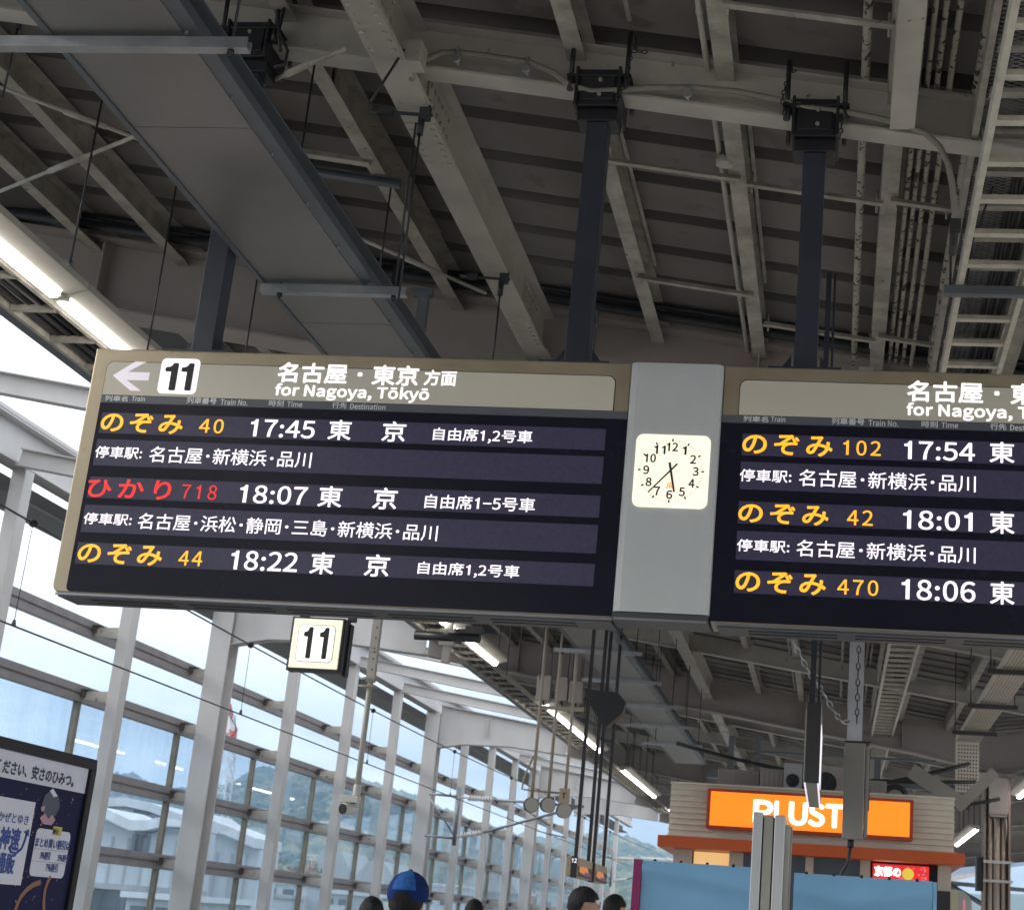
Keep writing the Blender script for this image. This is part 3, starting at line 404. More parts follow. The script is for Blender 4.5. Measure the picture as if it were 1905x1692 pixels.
23433: (500, [[261,391,246,421,207,412,219,387,231,363,47,363,47,261,84,261,84,327,415,327,415,261,454,261,454,363,275,363], [251,298,211,306,193,266,171,225,35,225,35,189,150,189,122,147,97,112,161,89,228,63,145,22,41,-5,54,-21,65,-39,177,-5,268,46,357,4,426,-37,457,-4,387,34,300,74,340,126,371,189,468,189,468,225,215,225,234,262], [174,157,195,189,328,189,300,134,262,89,208,110,155,128]]),
23627: (500, [[71,395,71,255,62,117,17,-21,35,-29,51,-40,98,107,108,255,108,282,443,282,443,395], [108,363,405,363,405,314,108,314], [459,247,111,247,111,216,207,216,178,188,158,172,143,161,130,157,137,139,142,122,171,127,264,135,264,91,134,91,134,60,264,60,264,5,96,5,96,-26,474,-26,474,5,301,5,301,60,435,60,435,91,301,91,301,137,393,143,411,126,425,110,455,130,409,173,353,216,459,216], [226,187,255,216,351,216,325,199,343,185,362,171,195,162]]),
23713: (500, [[45,394,45,-40,81,-40,81,358,422,358,422,9,419,0,410,-3,385,-4,344,-3,351,-19,356,-35,407,-34,438,-29,454,-17,459,8,459,394], [362,340,325,350,304,302,279,256,105,256,105,225,231,225,231,70,166,70,166,187,133,187,133,37,367,37,367,187,333,187,333,70,266,70,266,225,401,225,401,256,315,256,339,297], [194,308,173,348,141,338,162,297,178,259,210,272]]),
23798: (500, [[266,416,222,422,215,402,207,380,91,380,91,99,417,99,407,25,396,-4,389,-8,380,-9,360,-9,330,-7,336,-23,339,-39,372,-40,396,-40,413,-36,426,-27,442,14,454,112,455,122,456,128,128,128,128,160,474,160,474,190,128,190,128,226,399,226,399,380,246,380,256,398], [128,352,362,352,362,315,128,315], [128,289,362,289,362,254,128,254], [203,91,168,91,168,23,83,23,83,74,48,74,48,-7,288,-7,288,-23,322,-23,322,76,288,76,288,23,203,23]]),
24029: (500, [[118,393,80,393,80,223,69,96,14,-18,30,-30,45,-44,106,81,118,223], [277,372,239,372,239,4,277,4], [446,394,407,394,407,-40,446,-40]]),
24109: (500, [[285,397,270,424,234,413,245,392,255,370,61,370,61,225,54,102,16,-21,32,-30,47,-42,88,91,97,225,97,336,476,336,476,370,298,370], [224,321,189,321,189,276,113,276,113,245,189,245,189,164,272,164,272,125,140,125,140,-19,177,-19,177,92,272,92,272,-41,309,-41,309,92,408,92,408,22,406,16,399,15,378,14,343,15,349,-1,353,-18,398,-17,427,-13,441,0,445,22,445,125,309,125,309,164,390,164,390,245,472,245,472,276,390,276,390,321,354,321,354,276,224,276], [224,195,224,245,354,245,354,195]]),
24341: (500, [[429,415,391,415,391,-40,429,-40], [272,399,54,399,54,364,235,364,235,284,72,284,59,207,44,137,234,137,222,43,207,6,198,1,185,0,153,1,106,4,115,-15,120,-35,165,-37,199,-36,222,-32,239,-20,259,31,273,154,274,165,275,172,91,172,97,209,104,249,272,249]]),
26032: (500, [[156,395,141,422,107,414,119,391,129,368,31,368,31,336,252,336,252,368,168,368], [464,384,433,411,362,389,277,372,277,200,269,91,230,-13,245,-23,259,-36,303,80,312,200,312,216,388,216,388,-38,424,-38,424,216,479,216,479,251,312,251,312,347,392,363], [224,326,189,334,176,294,162,254,23,254,23,222,126,222,126,170,25,170,25,137,126,137,126,9,124,4,120,3,105,2,81,3,88,-14,92,-30,123,-29,145,-24,157,-12,160,9,160,137,254,137,254,170,160,170,160,222,260,222,260,254,196,254,210,289], [107,297,94,333,63,326,76,288,83,254,115,263], [230,79,206,120,180,107,203,65,221,26,248,42], [98,110,68,118,48,73,21,34,34,25,47,15,76,58]]),
26041: (500, [[277,385,256,423,220,409,240,370,254,334,34,334,34,297,171,297,143,124,23,-12,38,-25,51,-41,154,55,199,181,378,181,364,56,346,6,335,1,322,0,288,1,237,4,246,-14,251,-33,299,-35,335,-35,359,-30,378,-17,401,45,418,199,419,210,419,217,205,217,209,257,212,297,468,297,468,334,257,334,293,349]]),
26178: (500, [[353,421,316,421,316,361,211,361,211,327,316,327,316,264,190,264,190,230,382,230,382,173,192,173,192,140,382,140,382,5,379,-3,371,-5,346,-5,304,-4,312,-22,317,-40,367,-39,398,-33,414,-20,419,5,419,140,477,140,477,173,419,173,419,230,482,230,482,264,353,264,353,327,461,327,461,361,353,361], [291,79,253,122,223,105,260,60,286,17,318,36], [38,388,38,18,73,18,73,59,181,59,181,388], [73,353,146,353,146,242,73,242], [73,208,146,208,146,93,73,93]]),
26481: (500, [[268,420,230,420,230,373,33,373,33,337,230,337,230,295,77,295,77,111,198,111,116,46,21,-1,34,-16,47,-32,144,21,230,96,230,-40,268,-40,268,97,355,21,455,-33,467,-16,481,-1,384,46,300,111,430,111,430,295,268,295,268,337,470,337,470,373,268,373], [113,265,230,265,230,218,113,218], [268,265,391,265,391,218,268,218], [113,190,230,190,230,141,113,141], [268,190,391,190,391,141,268,141]]),
26494: (500, [[136,420,100,420,100,314,23,314,23,279,96,279,62,174,16,89,27,71,36,53,70,116,100,197,100,-40,136,-40,136,208,160,165,179,129,205,159,173,206,136,259,136,279,199,279,199,314,136,314], [429,307,393,409,358,401,396,287,449,194,462,211,478,225], [310,397,271,404,239,298,190,215,207,204,223,193,274,283], [350,245,310,260,270,136,235,58,218,27,203,13,211,-6,216,-24,260,-14,421,8,429,-11,434,-29,469,-13,440,58,399,136,368,123,388,83,408,41,260,24,309,129]]),
27178: (500, [[131,420,96,420,96,313,26,313,26,278,92,278,59,173,14,88,24,72,33,55,66,117,96,195,96,-40,131,-40,131,197,153,157,171,125,192,154,163,196,131,241,131,278,184,278,184,261,313,261,313,224,206,224,206,55,462,55,462,224,348,224,348,261,481,261,481,293,408,293,408,343,469,343,469,374,408,374,408,420,373,420,373,374,293,374,293,420,258,420,258,374,199,374,199,343,258,343,258,293,190,293,190,313,131,313], [293,293,293,343,373,343,373,293], [240,196,313,196,313,153,240,153], [348,196,427,196,427,153,348,153], [240,127,313,127,313,83,240,83], [348,127,427,127,427,83,348,83], [305,24,272,44,227,12,170,-15,184,-28,196,-41,253,-12], [441,13,389,43,362,22,415,-10,458,-41,486,-18]]),
27996: (500, [[438,391,402,416,313,389,205,367,205,136,149,136,149,103,480,103,480,136,398,136,398,239,467,239,467,274,242,274,242,343,346,364], [120,385,70,413,48,387,98,356,140,326,163,356], [242,136,242,239,360,239,360,136], [91,257,40,285,19,257,70,227,113,198,134,230], [139,129,106,147,65,62,25,-10,63,-28,101,47], [280,70,242,81,204,27,156,-18,173,-29,188,-41,237,9], [435,32,382,83,351,66,403,13,444,-37,477,-17]]),
30001: (500, [[268,420,230,420,230,323,57,323,57,-40,95,-40,95,-9,405,-9,405,-38,444,-38,444,323,268,323], [95,286,230,286,230,177,95,177], [268,286,405,286,405,177,268,177], [95,140,230,140,230,29,95,29], [268,140,405,140,405,29,268,29]]),
30058: (500, [[425,386,400,414,244,393,58,381,63,366,67,352,133,354,103,343,124,312,139,281,31,281,31,249,191,249,110,192,18,151,30,137,42,122,68,132,95,145,95,-41,131,-41,131,-23,376,-23,376,-39,413,-39,413,144,436,134,459,126,471,142,484,157,390,195,307,249,471,249,471,281,356,281,380,315,403,353,363,364,344,324,321,286,337,281,267,281,267,364,352,374], [183,357,230,361,230,281,156,281,175,289,159,321,136,355], [267,162,267,244,325,194,394,153,110,153,175,194,230,242,230,162], [131,123,231,123,231,80,131,80], [267,123,376,123,376,80,267,80], [131,53,231,53,231,7,131,7], [267,53,376,53,376,7,267,7]]),
31070: (500, [[133,387,107,420,78,403,104,369,123,337,154,357], [355,420,319,420,319,341,214,341,214,76,249,76,249,99,319,99,319,-40,355,-40,355,99,427,99,427,79,463,79,463,341,355,341], [249,307,319,307,319,238,249,238], [355,307,427,307,427,238,355,238], [249,204,319,204,319,133,249,133], [355,204,427,204,427,133,355,133], [198,321,179,336,172,334,26,334,26,300,153,300,92,211,16,144,25,127,33,108,64,133,95,163,95,-40,130,-40,130,177,159,143,181,114,204,145,174,176,137,213,171,265]]),
33258: (500, [[271,415,228,421,219,387,208,352,82,352,82,-41,120,-41,120,-13,387,-13,387,-38,427,-38,427,352,246,352,259,382], [120,316,387,316,387,241,120,241], [120,206,387,206,387,132,120,132], [120,97,387,97,387,23,120,23]]),
34892: (500, [[464,390,218,390,218,354,464,354], [170,406,134,421,82,363,18,311,29,297,40,281,109,339], [189,300,154,313,89,230,13,161,27,145,39,130,67,154,96,182,96,-42,133,-42,133,223,163,261], [478,252,196,252,196,216,364,216,364,9,361,0,351,-3,322,-3,273,-2,280,-20,285,-39,344,-38,380,-33,397,-19,402,8,402,216,478,216]]),
36009: (500, [[102,64,70,74,47,28,21,-13,35,-21,49,-31,76,14], [477,386,454,417,352,399,233,386,232,224,225,120,191,16,173,45,153,73,127,60,151,22,170,-13,172,-11,165,-20,180,-30,194,-42,255,86,267,224,267,231,268,231,300,142,344,66,299,20,248,-12,261,-25,271,-41,322,-8,367,36,411,-7,462,-41,473,-25,486,-11,434,21,389,64,435,151,466,260,443,267,436,266,267,266,267,358,378,369], [41,396,41,90,188,90,188,396], [74,365,154,365,154,304,74,304], [74,275,154,275,154,213,74,213], [300,231,424,231,399,157,365,94,328,158], [74,183,154,183,154,121,74,121]]),
36023: (500, [[58,397,58,286,446,286,446,397], [93,367,175,367,175,315,93,315], [207,367,291,367,291,315,207,315], [323,367,410,367,410,315,323,315], [88,257,88,41,417,41,417,257], [125,230,379,230,379,193,125,193], [125,168,379,168,379,131,125,131], [125,106,379,106,379,67,125,67], [407,8,321,36,292,15,374,-14,439,-41,478,-21], [209,21,174,37,105,8,25,-13,40,-27,53,-42,134,-14]]),
36554: (500, [[268,420,230,420,230,375,42,375,42,340,230,340,230,303,79,303,79,108,230,108,230,68,27,68,27,33,230,33,230,-42,268,-42,268,33,476,33,476,68,268,68,268,108,423,108,423,303,268,303,268,340,459,340,459,375,268,375], [115,272,230,272,230,221,115,221], [268,272,386,272,386,221,268,221], [115,191,230,191,230,140,115,140], [268,191,386,191,386,140,268,140]]),
36890: (500, [[106,358,59,400,33,379,80,335,118,293,145,318], [459,386,435,404,428,402,182,402,182,372,394,372,360,349,323,329,285,345,250,359,226,337,275,317,324,295,182,295,182,36,217,36,217,119,302,119,302,38,336,38,336,119,423,119,423,73,421,67,414,65,395,65,363,65,370,50,374,35,415,35,442,40,455,52,459,73,459,295,393,295,376,304,356,314,411,347], [336,266,423,266,423,222,336,222], [217,222,217,266,302,266,302,222], [128,233,22,233,22,197,92,197,92,55,57,32,20,-4,43,-35,80,9,110,28,131,18,159,-2,218,-23,298,-29,393,-27,474,-24,478,-5,485,13,394,7,298,4,224,8,167,28,144,43,128,54], [336,194,423,194,423,148,336,148], [217,148,217,194,302,194,302,148]]),
36895: (500, [[106,358,63,400,34,380,77,336,112,294,142,316], [330,420,294,420,294,368,159,368,159,336,294,336,294,294,179,294,179,170,277,170,221,110,153,68,166,54,178,39,239,82,294,142,294,25,330,25,330,141,392,92,440,48,464,73,410,120,342,170,450,170,450,294,330,294,330,336,473,336,473,368,330,368], [214,264,294,264,294,200,214,200], [330,264,414,264,414,200,330,200], [133,242,24,242,24,207,97,207,97,50,60,29,21,-5,45,-36,83,4,116,22,136,13,164,-6,223,-25,300,-31,390,-29,471,-25,475,-6,481,12,395,6,301,4,228,7,172,25,150,38,133,49]]),
37117: (500, [[157,416,122,416,122,362,45,362,45,329,122,329,122,269,22,269,22,235,142,235,80,183,11,142,23,127,34,111,55,123,75,136,75,-38,109,-38,109,-8,222,-8,222,-31,258,-31,258,187,141,187,165,210,189,235,280,235,280,269,216,269,255,328,288,393,254,403,238,368,220,335,220,362,157,362], [157,329,216,329,195,298,172,269,157,269], [109,156,222,156,222,107,109,107], [109,77,222,77,222,24,109,24], [482,376,455,393,449,392,302,392,302,-40,339,-40,339,356,432,356,404,289,371,220,425,159,439,106,436,82,424,67,413,62,401,61,381,61,358,62,366,44,369,25,394,24,416,26,434,30,450,37,470,63,476,103,462,160,409,225,447,300]]),
38745: (500, [[343,412,310,421,274,349,228,292,242,281,255,270,259,274,259,255,326,255,326,201,235,201,235,169,326,169,326,113,256,113,256,81,326,81,326,4,324,-3,317,-6,296,-6,262,-5,269,-22,274,-40,316,-39,343,-33,357,-20,361,3,361,81,419,81,419,62,453,62,453,169,484,169,484,201,453,201,453,287,381,287,406,323,427,360,404,375,398,374,327,374,335,393], [150,420,115,420,115,376,30,376,30,347,115,347,115,317,39,317,39,290,115,290,115,258,21,258,21,229,242,229,242,258,150,258,150,290,227,290,227,317,150,317,150,347,237,347,237,376,150,376], [311,344,380,344,362,314,343,287,271,287,291,313], [361,255,419,255,419,201,361,201], [361,113,361,169,419,169,419,113], [50,200,50,-40,83,-40,83,47,184,47,184,-2,182,-8,176,-10,159,-10,130,-9,137,-25,142,-40,178,-39,202,-34,214,-23,218,-3,218,200], [83,172,184,172,184,137,83,137], [83,110,184,110,184,73,83,73]]),
38754: (500, [[473,387,29,387,29,351,222,351,216,319,208,288,52,288,52,-40,88,-40,88,-14,410,-14,410,-40,448,-40,448,288,247,288,266,351,473,351], [88,253,160,253,160,22,88,22], [195,253,301,253,301,198,195,198], [335,253,410,253,410,22,335,22], [195,167,301,167,301,111,195,111], [195,80,301,80,301,22,195,22]]),
39365: (500, [[44,400,44,142,200,142,198,99,195,64,183,93,167,123,149,117,166,83,178,51,194,58,188,14,181,-5,175,-10,166,-11,150,-11,126,-9,132,-24,135,-40,161,-40,181,-40,196,-36,208,-26,223,25,233,157,233,166,234,172,156,172,156,219,219,219,219,248,156,248,156,294,219,294,219,324,156,324,156,368,229,368,229,400], [268,400,268,210,260,91,217,-22,233,-30,247,-41,292,73,303,195,349,195,387,53,460,-42,471,-26,485,-12,418,71,383,195,463,195,463,400], [303,365,429,365,429,230,303,230], [76,324,76,368,125,368,125,324], [76,248,76,294,125,294,125,248], [76,172,76,219,125,219,125,172], [64,109,41,113,34,49,15,-2,36,-14,56,41], [145,71,132,112,113,108,126,66,133,27,153,32], [102,58,96,106,76,103,82,55,83,11,104,14]]),
}
_G = {chr(c): (adv, [list(zip(q[0::2], q[1::2])) for q in ls]) for c, (adv, ls) in OUTLINES.items()}
_tri = {}
def glyph(ch):
    if ch not in _tri:
        adv, Ls = _G[ch]; vs = [Vector(p) for L_ in Ls for p in L_]; ed = []; o = 0
        for L_ in Ls: ed += [(o+k, o+(k+1) % len(L_)) for k in range(len(L_))]; o += len(L_)
        if not vs: _tri[ch] = (adv, [], []); return _tri[ch]
        V, _e, F, *_x = delaunay_2d_cdt(vs, ed, [], 0, 1e-4)
        def ins(x, y):
            c = 0
            for L_ in Ls:
                for (x0, y0), (x1, y1) in zip(L_, L_[1:]+L_[:1]):
                    if (y0 > y) != (y1 > y) and x < (x1-x0)*(y-y0)/(y1-y0)+x0: c ^= 1
            return c
        _tri[ch] = (adv, [tuple(v) for v in V], [tuple(f) for f in F if ins(sum(V[k].x for k in f)/3, sum(V[k].y for k in f)/3)])
    return _tri[ch]
def letter(mb, body, org, right, up, x0, x1, z0, z1, bold=0.0, spacing=1.0, shear=0.0):
    vs, fs, cur = [], [], 0.0
    for ch in body:
        adv, V, F = glyph(ch); b0 = len(vs); vs += [(cur+v[0], v[1]) for v in V]; fs += [tuple(k+b0 for k in f) for f in F]; cur += adv*spacing
    ax = min(v[0] for v in vs); bx_ = max(v[0] for v in vs); az = min(v[1] for v in vs); bz_ = max(v[1] for v in vs)
    org = Vector(org); right = Vector(right); up = Vector(up); nrm = right.cross(up)
    if z1 is None: z1 = z0+(bz_-az)*(x1-x0)/(bx_-ax)
    h = bold*1.25*(z1-z0); sx_ = (x1-x0-2*h)/(bx_-ax); sz_ = (z1-z0-2*h)/(bz_-az)
    offs = [(0,0)]+([(h,0),(-h,0),(0,h),(0,-h),(h*.7,h*.7),(-h*.7,h*.7),(h*.7,-h*.7),(-h*.7,-h*.7)] if h > 0 else [])
    for k, (dx, dz) in enumerate(offs):
        mb.add([org-nrm*(k*.00012)+right*(x0+h+dx+(v[0]-ax)*sx_)+up*(z0+h+dz+(v[1]-az)*sz_) for v in vs], fs)
    return mb
def rrect(x0, x1, z0, z1, r, n=6, corners=(1,1,1,1)):   # corners: bl, br, tr, tl
    out = []
    for (cx, cz, a0, on) in ((x0+r, z0+r, 180, corners[0]), (x1-r, z0+r, 270, corners[1]), (x1-r, z1-r, 0, corners[2]), (x0+r, z1-r, 90, corners[3])):
        if on: out += [(cx+r*math.cos(R(a0+90*i/n)), cz+r*math.sin(R(a0+90*i/n))) for i in range(n+1)]
        else: out.append((x0 if a0 in (180, 90) else x1, z0 if a0 in (180, 270) else z1))
    return out

# ================================================================== GROUND AND PLATFORM
struct(MB().box((-260,-90,-7.2),(400,2600,-7.0)).build('ground', 'ground'))
struct(MB().box((-3.9,-70,-1.3),(9.2,110,0.0)).build('platform', 'floor'))
struct(MB().box((-12.5,-70,-2.0),(-3.9,160,-1.35)).build('track_bed', 'ballast'))
struct(MB().box((9.2,-70,-2.0),(26,160,-1.35)).build('track_bed_beyond', 'ballast')); bpy.data.objects['track_bed_beyond'].name = 'track_bed'

# ================================================================== CANOPY
VX = 2.45
def zb(x): return 5.17-.142*x if x < VX else 5.17-.142*VX+.142*(x-VX)
EDGE, REDGE = -6.75, 8.6
canopy = thing('platform_canopy', 'dim grey steel platform roof on girders and purlins above the boards', 'station roof', (0,0,0))
mb = MB(); per = .465; y = -70.0; prof = []
while y < 60.5:
    prof += [(y, .14), (y+.335, .14), (y+.345, .235), (y+.455, .235)]; y += per
xs = [EDGE, -4, -1, VX, 5.5, REDGE]
vs = [(x, yy, zb(x)+dz) for yy, dz in prof for x in xs]; nx = len(xs)
mb.add(vs, [(i*nx+k, i*nx+k+1, (i+1)*nx+k+1, (i+1)*nx+k) for i in range(len(prof)-1) for k in range(nx-1)])
mb.build('deck', 'deck', canopy)
mb = MB(); vs = [(x, yy, zb(x)+.30) for yy in (-70, 61) for x in xs]
mb.add(vs, [(k, k+1, nx+k+1, nx+k) for k in range(nx-1)]); mb.build('roof_sheet', 'deck', canopy)
mb = MB(); mb.box((EDGE-.05, -70, zb(EDGE)-.20), (EDGE, 60.8, zb(EDGE)+.30)); mb.box((EDGE, -70, zb(EDGE)-.20), (EDGE+.28, 60.8, zb(EDGE)-.17))
mb.build('edge_fascia', 'lip', canopy)
mb = MB(); mb.box((EDGE+.28, -70, zb(EDGE)-.06), (-5.5, 60.8, zb(EDGE)-.03)); mb.build('soffit_panel', 'gutter', canopy)
mb = MB(); mb.box((REDGE, -70, zb(REDGE)-.25), (REDGE+.05, 60.8, zb(REDGE)+.30)); mb.build('edge_fascia', 'lip', canopy)
WX, RX = -10.2, -10.75
GIRDERS = [-19.0, -4.8, 9.6, 24.8, 39.0, 53.2, 60.9]
SUBS = [-15.5, -11.9, -8.4, -1.0, 2.6, 6.12, 13.9, 17.4, 20.9, 28.3, 31.9, 35.4, 42.5, 46.1, 49.6, 56.7]
def girder(yg):
    top = lambda x: zb(x)+(.10 if x < EDGE else .0)
    for P, m, name in (([(WX+.15, .95), (-9.4, .74), (-8.2, .56), (EDGE-.02, .49)], 'white_steel', 'gap_girder'), ([(EDGE+.02, .49), (-4, .5), (-1.5, .5), (1.2, .52), (VX, .58), (3.6, .52), (6, .5), (REDGE+.1, .5)], 'girder', 'main_girder'), ([(REDGE+.12, .5), (11.5, .8)], 'white_steel', 'gap_girder')):
        b = MB()
        for (xa, da), (xb, db) in zip(P, P[1:]):
            ta, tb = top(xa), top(xb)
            b.poly([(xa, yg-.008, zb(xa)-da), (xb, yg-.008, zb(xb)-db), (xb, yg-.008, tb), (xa, yg-.008, ta)], (0, .016, 0))
            for za, zc, s in ((zb(xa)-da, zb(xb)-db, -1), (ta, tb, 1)):
                b.poly([(xa, yg-.14, za), (xb, yg-.14, zc), (xb, yg+.14, zc), (xa, yg+.14, za)], (0, 0, .018*s))
        for x in (-8.8, -5.2, -3.3, -.6, 1.0):
            if P[0][0] < x < P[-1][0]: b.box((x-.006, yg-.12, zb(x)-.47), (x+.006, yg-.01, zb(x)-.02))
        b.build(name, m, canopy)
for yg in GIRDERS: girder(yg)
for ys in SUBS:
    b = MB()
    b.ibeam((EDGE+.1, ys, zb(EDGE+.1)-.115), (VX, ys, zb(VX)-.115), .12, .23)
    b.ibeam((VX, ys, zb(VX)-.115), (REDGE-.1, ys, zb(REDGE-.1)-.115), .12, .23)
    b.build('cross_beam', 'cream', canopy)
    b = MB(); b.ibeam((WX+.1, ys, zb(WX)-.02), (EDGE-.06, ys, zb(EDGE)-.02), .14, .22); b.build('gap_beam', 'white_steel', canopy)
# longitudinal girder and purlins
allY = sorted(GIRDERS+SUBS)
LX = -2.07
b = MB(); b.prism([(-.078,0),(.078,0),(.078,.014),(.007,.014),(.007,.30),(.075,.30),(.075,.312),(-.075,.312),(-.075,.30),(-.007,.30),(-.007,.014),(-.078,.014)], (LX, -70, zb(LX)-.33), (LX, 60.8, zb(LX)-.33))
for ys in allY: b.box((LX-.085, ys-.2, zb(LX)-.32), (LX+.085, ys+.2, zb(LX)-.305))
b.build('long_girder', 'cream', canopy)
for ys in allY:
    if not 0 < ys < 40: continue
    for dy in (-.52, .52):
        b = MB(); b.box((LX+.008, ys+dy-.20, zb(LX)-.29), (LX+.018, ys+dy+.20, zb(LX)-.05)); b.box((LX-.074, ys+dy-.22, zb(LX)-.338), (LX+.074, ys+dy+.22, zb(LX)-.3305))
        for i in range(6):
            for z in (-.25, -.19, -.10): b.cyl((LX+.018, ys+dy-.17+i*.068, zb(LX)+z), (LX+.030, ys+dy-.17+i*.068, zb(LX)+z), .013, 6)
            for x in (-.05, .05): b.cyl((LX+x, ys+dy-.17+i*.068, zb(LX)-.338), (LX+x, ys+dy-.17+i*.068, zb(LX)-.350), .013, 6)
        b.build('splice_plate', 'cream', canopy)
for i, x in enumerate([-.60, -1.28, -2.66, -3.32, -3.98, -4.65, -5.3, .16, .95, 1.7, 3.2, 4.1, 5.0, 5.9, 6.8, 7.7]):
    b = MB(); b.chan((x, -70, zb(x)+.035), (x, 60.8, zb(x)+.035), .085, .2)
    for ys in allY:
        if 0 < ys < 30: b.box((x-.02, ys+.7, zb(x)-.02), (x-.012, ys+1.05, zb(x)+.12)); b.angle((x+.055, ys+.15, zb(x)+.10), (x+.055, ys+2.6, zb(x)+.10), .02, .004)
    b.build('purlin', 'cream_dirty', canopy)
b = MB(); b.box((.13, 1.2, zb(.2)-.235), (.235, 6.02, zb(.2)-.06)); b.build('stub_girder', 'cream', canopy)
for x in (-2.05,):
    pass
# wind bracing rods
def brace(p0, p1, sleeve=True, m='cream_dirty'):
    p0 = Vector(p0); p1 = Vector(p1); b = MB().cyl(p0, p1, .011, 8)
    if sleeve: b.cyl(p0.lerp(p1, .40), p0.lerp(p1, .66), .017, 10, .015)
    b.build('brace_rod', m, canopy)
brace(at(0,162,Z=5.55), at(300,275,Z=5.30)); brace(at(0,356,Z=5.4), at(260,250,Z=5.1))
brace(at(468,166,Z=5.25), at(640,92,Z=5.15)); brace(at(645,433,Z=5.35), at(905,546,Z=5.15))
for k, yg in enumerate((24.8, 39.0)):
    for x0 in (-5.3, -2.0, 0.4):
        brace((x0, yg+.6, zb(x0)-.08), (x0+1.6, yg+6.5, zb(x0+1.6)-.08)); 

# ================================================================== COLUMNS
def column(y, label):
    t = thing('platform_column', label, 'column', (VX, y, 0), 'columns under the roof valley')
    zt = zb(VX)-.60
    b = MB(); b.box((VX-.20, y-.2, 0), (VX-.17, y+.2, zt)); b.box((VX+.17, y-.2, 0), (VX+.20, y+.2, zt)); b.box((VX-.17, y-.01, 0), (VX+.17, y+.01, zt)); b.build('h_section', 'col_paint', t)
    b = MB(); b.poly([(VX-.30, y-.24, zt), (VX+.30, y-.24, zt), (VX+.24, y-.24, zt-.06), (VX-.24, y-.24, zt-.06)], (0, .5, 0)); b.build('cap_plate', 'pipe_tan', t)
    b = MB()
    for dx, r in ((-.10, .035), (0, .05), (.10, .03)): b.cyl((VX+dx, y-.12, 0), (VX+dx, y-.12, zt-.55), r, 12)
    b.build('drain_pipe', 'pipe_tan', t)
    b = MB()
    for dx in (-.13, -.05, .12): b.tube([(VX+dx, y-.19, zt-.62), (VX+dx+.015, y-.2, zt-.75), (VX+dx+.02, y-.18, zt-.88), (VX+dx, y-.13, zt-1.02)], .014)
    b.build('conduit', 'pipe_tan', t)
    b = MB().box((VX-.135, y-.30, zt-.62), (VX+.155, y-.14, zt-.07)); b.box((VX-.12, y-.28, zt-.66), (VX+.14, y-.15, zt-.62)); b.build('junction_box', 'grey_box', t, bevel=.006)
    b = MB()
    for z in (zt-1.32, zt-1.60, zt-2.4): b.box((VX-.21, y-.235, z-.02), (VX+.23, y-.205, z+.02))
    b.build('pipe_strap', 'alu', t)
    b = MB().box((VX-.30, y-.15, zt-1.75), (VX-.215, y+.1, zt-1.25)); b.build('side_box', 'black_steel', t)
    return t
column(24.8, 'brown steel column with pipes and a box at the right edge, near one')
column(9.6, 'brown steel column standing to the right just outside the photo'); bpy.data.objects['platform_column.001']
column(39.0, 'brown steel column farther along the platform behind the kiosk')

# ================================================================== GLAZED SIDE WALL
wall = thing('glazed_wall', 'white steel and glass screen wall along the far side of the track', 'screen wall', (WX, 24.8, 0))
RZ = [1.15, 2.11, 3.16, 4.25, 5.17]
posts = [(24.8+3.545*k, k % 4 == 0) for k in range(-3, 15)]
for y, big in posts:
    b = MB(); wx, wy = (.36, .42) if big else (.185, .22)
    if big:
        b.box((WX-wx/2, y-wy/2, -1.4), (WX+wx/2, y-wy/2+.03, 6.52)); b.box((WX-wx/2, y+wy/2-.03, -1.4), (WX+wx/2, y+wy/2, 6.52)); b.box((WX-.02, y-wy/2+.03, -1.4), (WX+.02, y+wy/2-.03, 6.52))
        b.box((WX-wx/2+.03, y-wy/2+.03, -1.4), (WX-.02, y+wy/2-.03, 6.45))
    else: b.box((WX-wx/2, y-wy/2, -1.4), (WX+wx/2, y+wy/2, 6.55))
    b.build('post', 'white_steel', wall, bevel=.012)
b = MB()
for y, big in posts:
    for z in RZ: b.poly([(RX+.09, y-.06, z-.075), (WX-.09, y-.06, z-.115), (WX-.09, y-.06, z+.05), (RX+.09, y-.06, z+.03)], (0,.09,0))
b.build('rail_bracket', 'bracket', wall)
b = MB()
for y, big in posts:
    for z in RZ: b.box((RX+.065, y-.10, z-.05), (RX+.12, y-.03, z+.06)); b.box((RX+.08, y-.12, z+.05), (RX+.18, y+.02, z+.066))
b.build('rail_clip', 'rust', wall)
for z in RZ:
    b = MB(); b.prism([(-.06,-.115),(.06,-.115),(.06,-.03),(.035,-.02),(.035,.0),(.06,.01),(.06,.115),(-.06,.115)], (RX, 12.5, z), (RX, 78, z)); b.build('rail', 'rail', wall)
for y, big in posts:
    for z0, z1 in zip(RZ[:-2], RZ[1:-1]):
        b = MB().box((RX-.03, y-.10, z0+.115), (RX+.05, y, z1-.115)); b.build('mullion', 'mullion', wall)
gy = [p[0] for p in posts]
for y0, y1 in zip(gy, gy[1:]):
    for z0, z1 in zip(RZ[:-2], RZ[1:-1]):
        b = MB(); b.box((RX-.018, y0, z0+.115), (RX-.010, y0+1.15, z1-.115)); b.box((RX-.018, y0+1.165, z0+.115), (RX-.010, y1-.10, z1-.115)); b.build('glass_pane', 'glass', wall)
b = MB().box((RX-.02, 12, -1.4), (RX+.02, 80, 1.04)); b.build('base_panel', 'bld_white', wall)
b = MB().ibeam((WX-.03, 11, 6.78), (WX-.03, 80, 6.78), .26, .52, .02, .014); b.build('top_beam', 'white_steel', wall)
b = MB()
b.prism([(-.30,-.16),(.26,-.16),(.26,-.13),(.0,-.10),(.0,.16),(-.30,.16)], (RX+.1, 11, 6.40), (RX+.1, 80, 6.40)); b.build('gutter', 'gutter', wall)
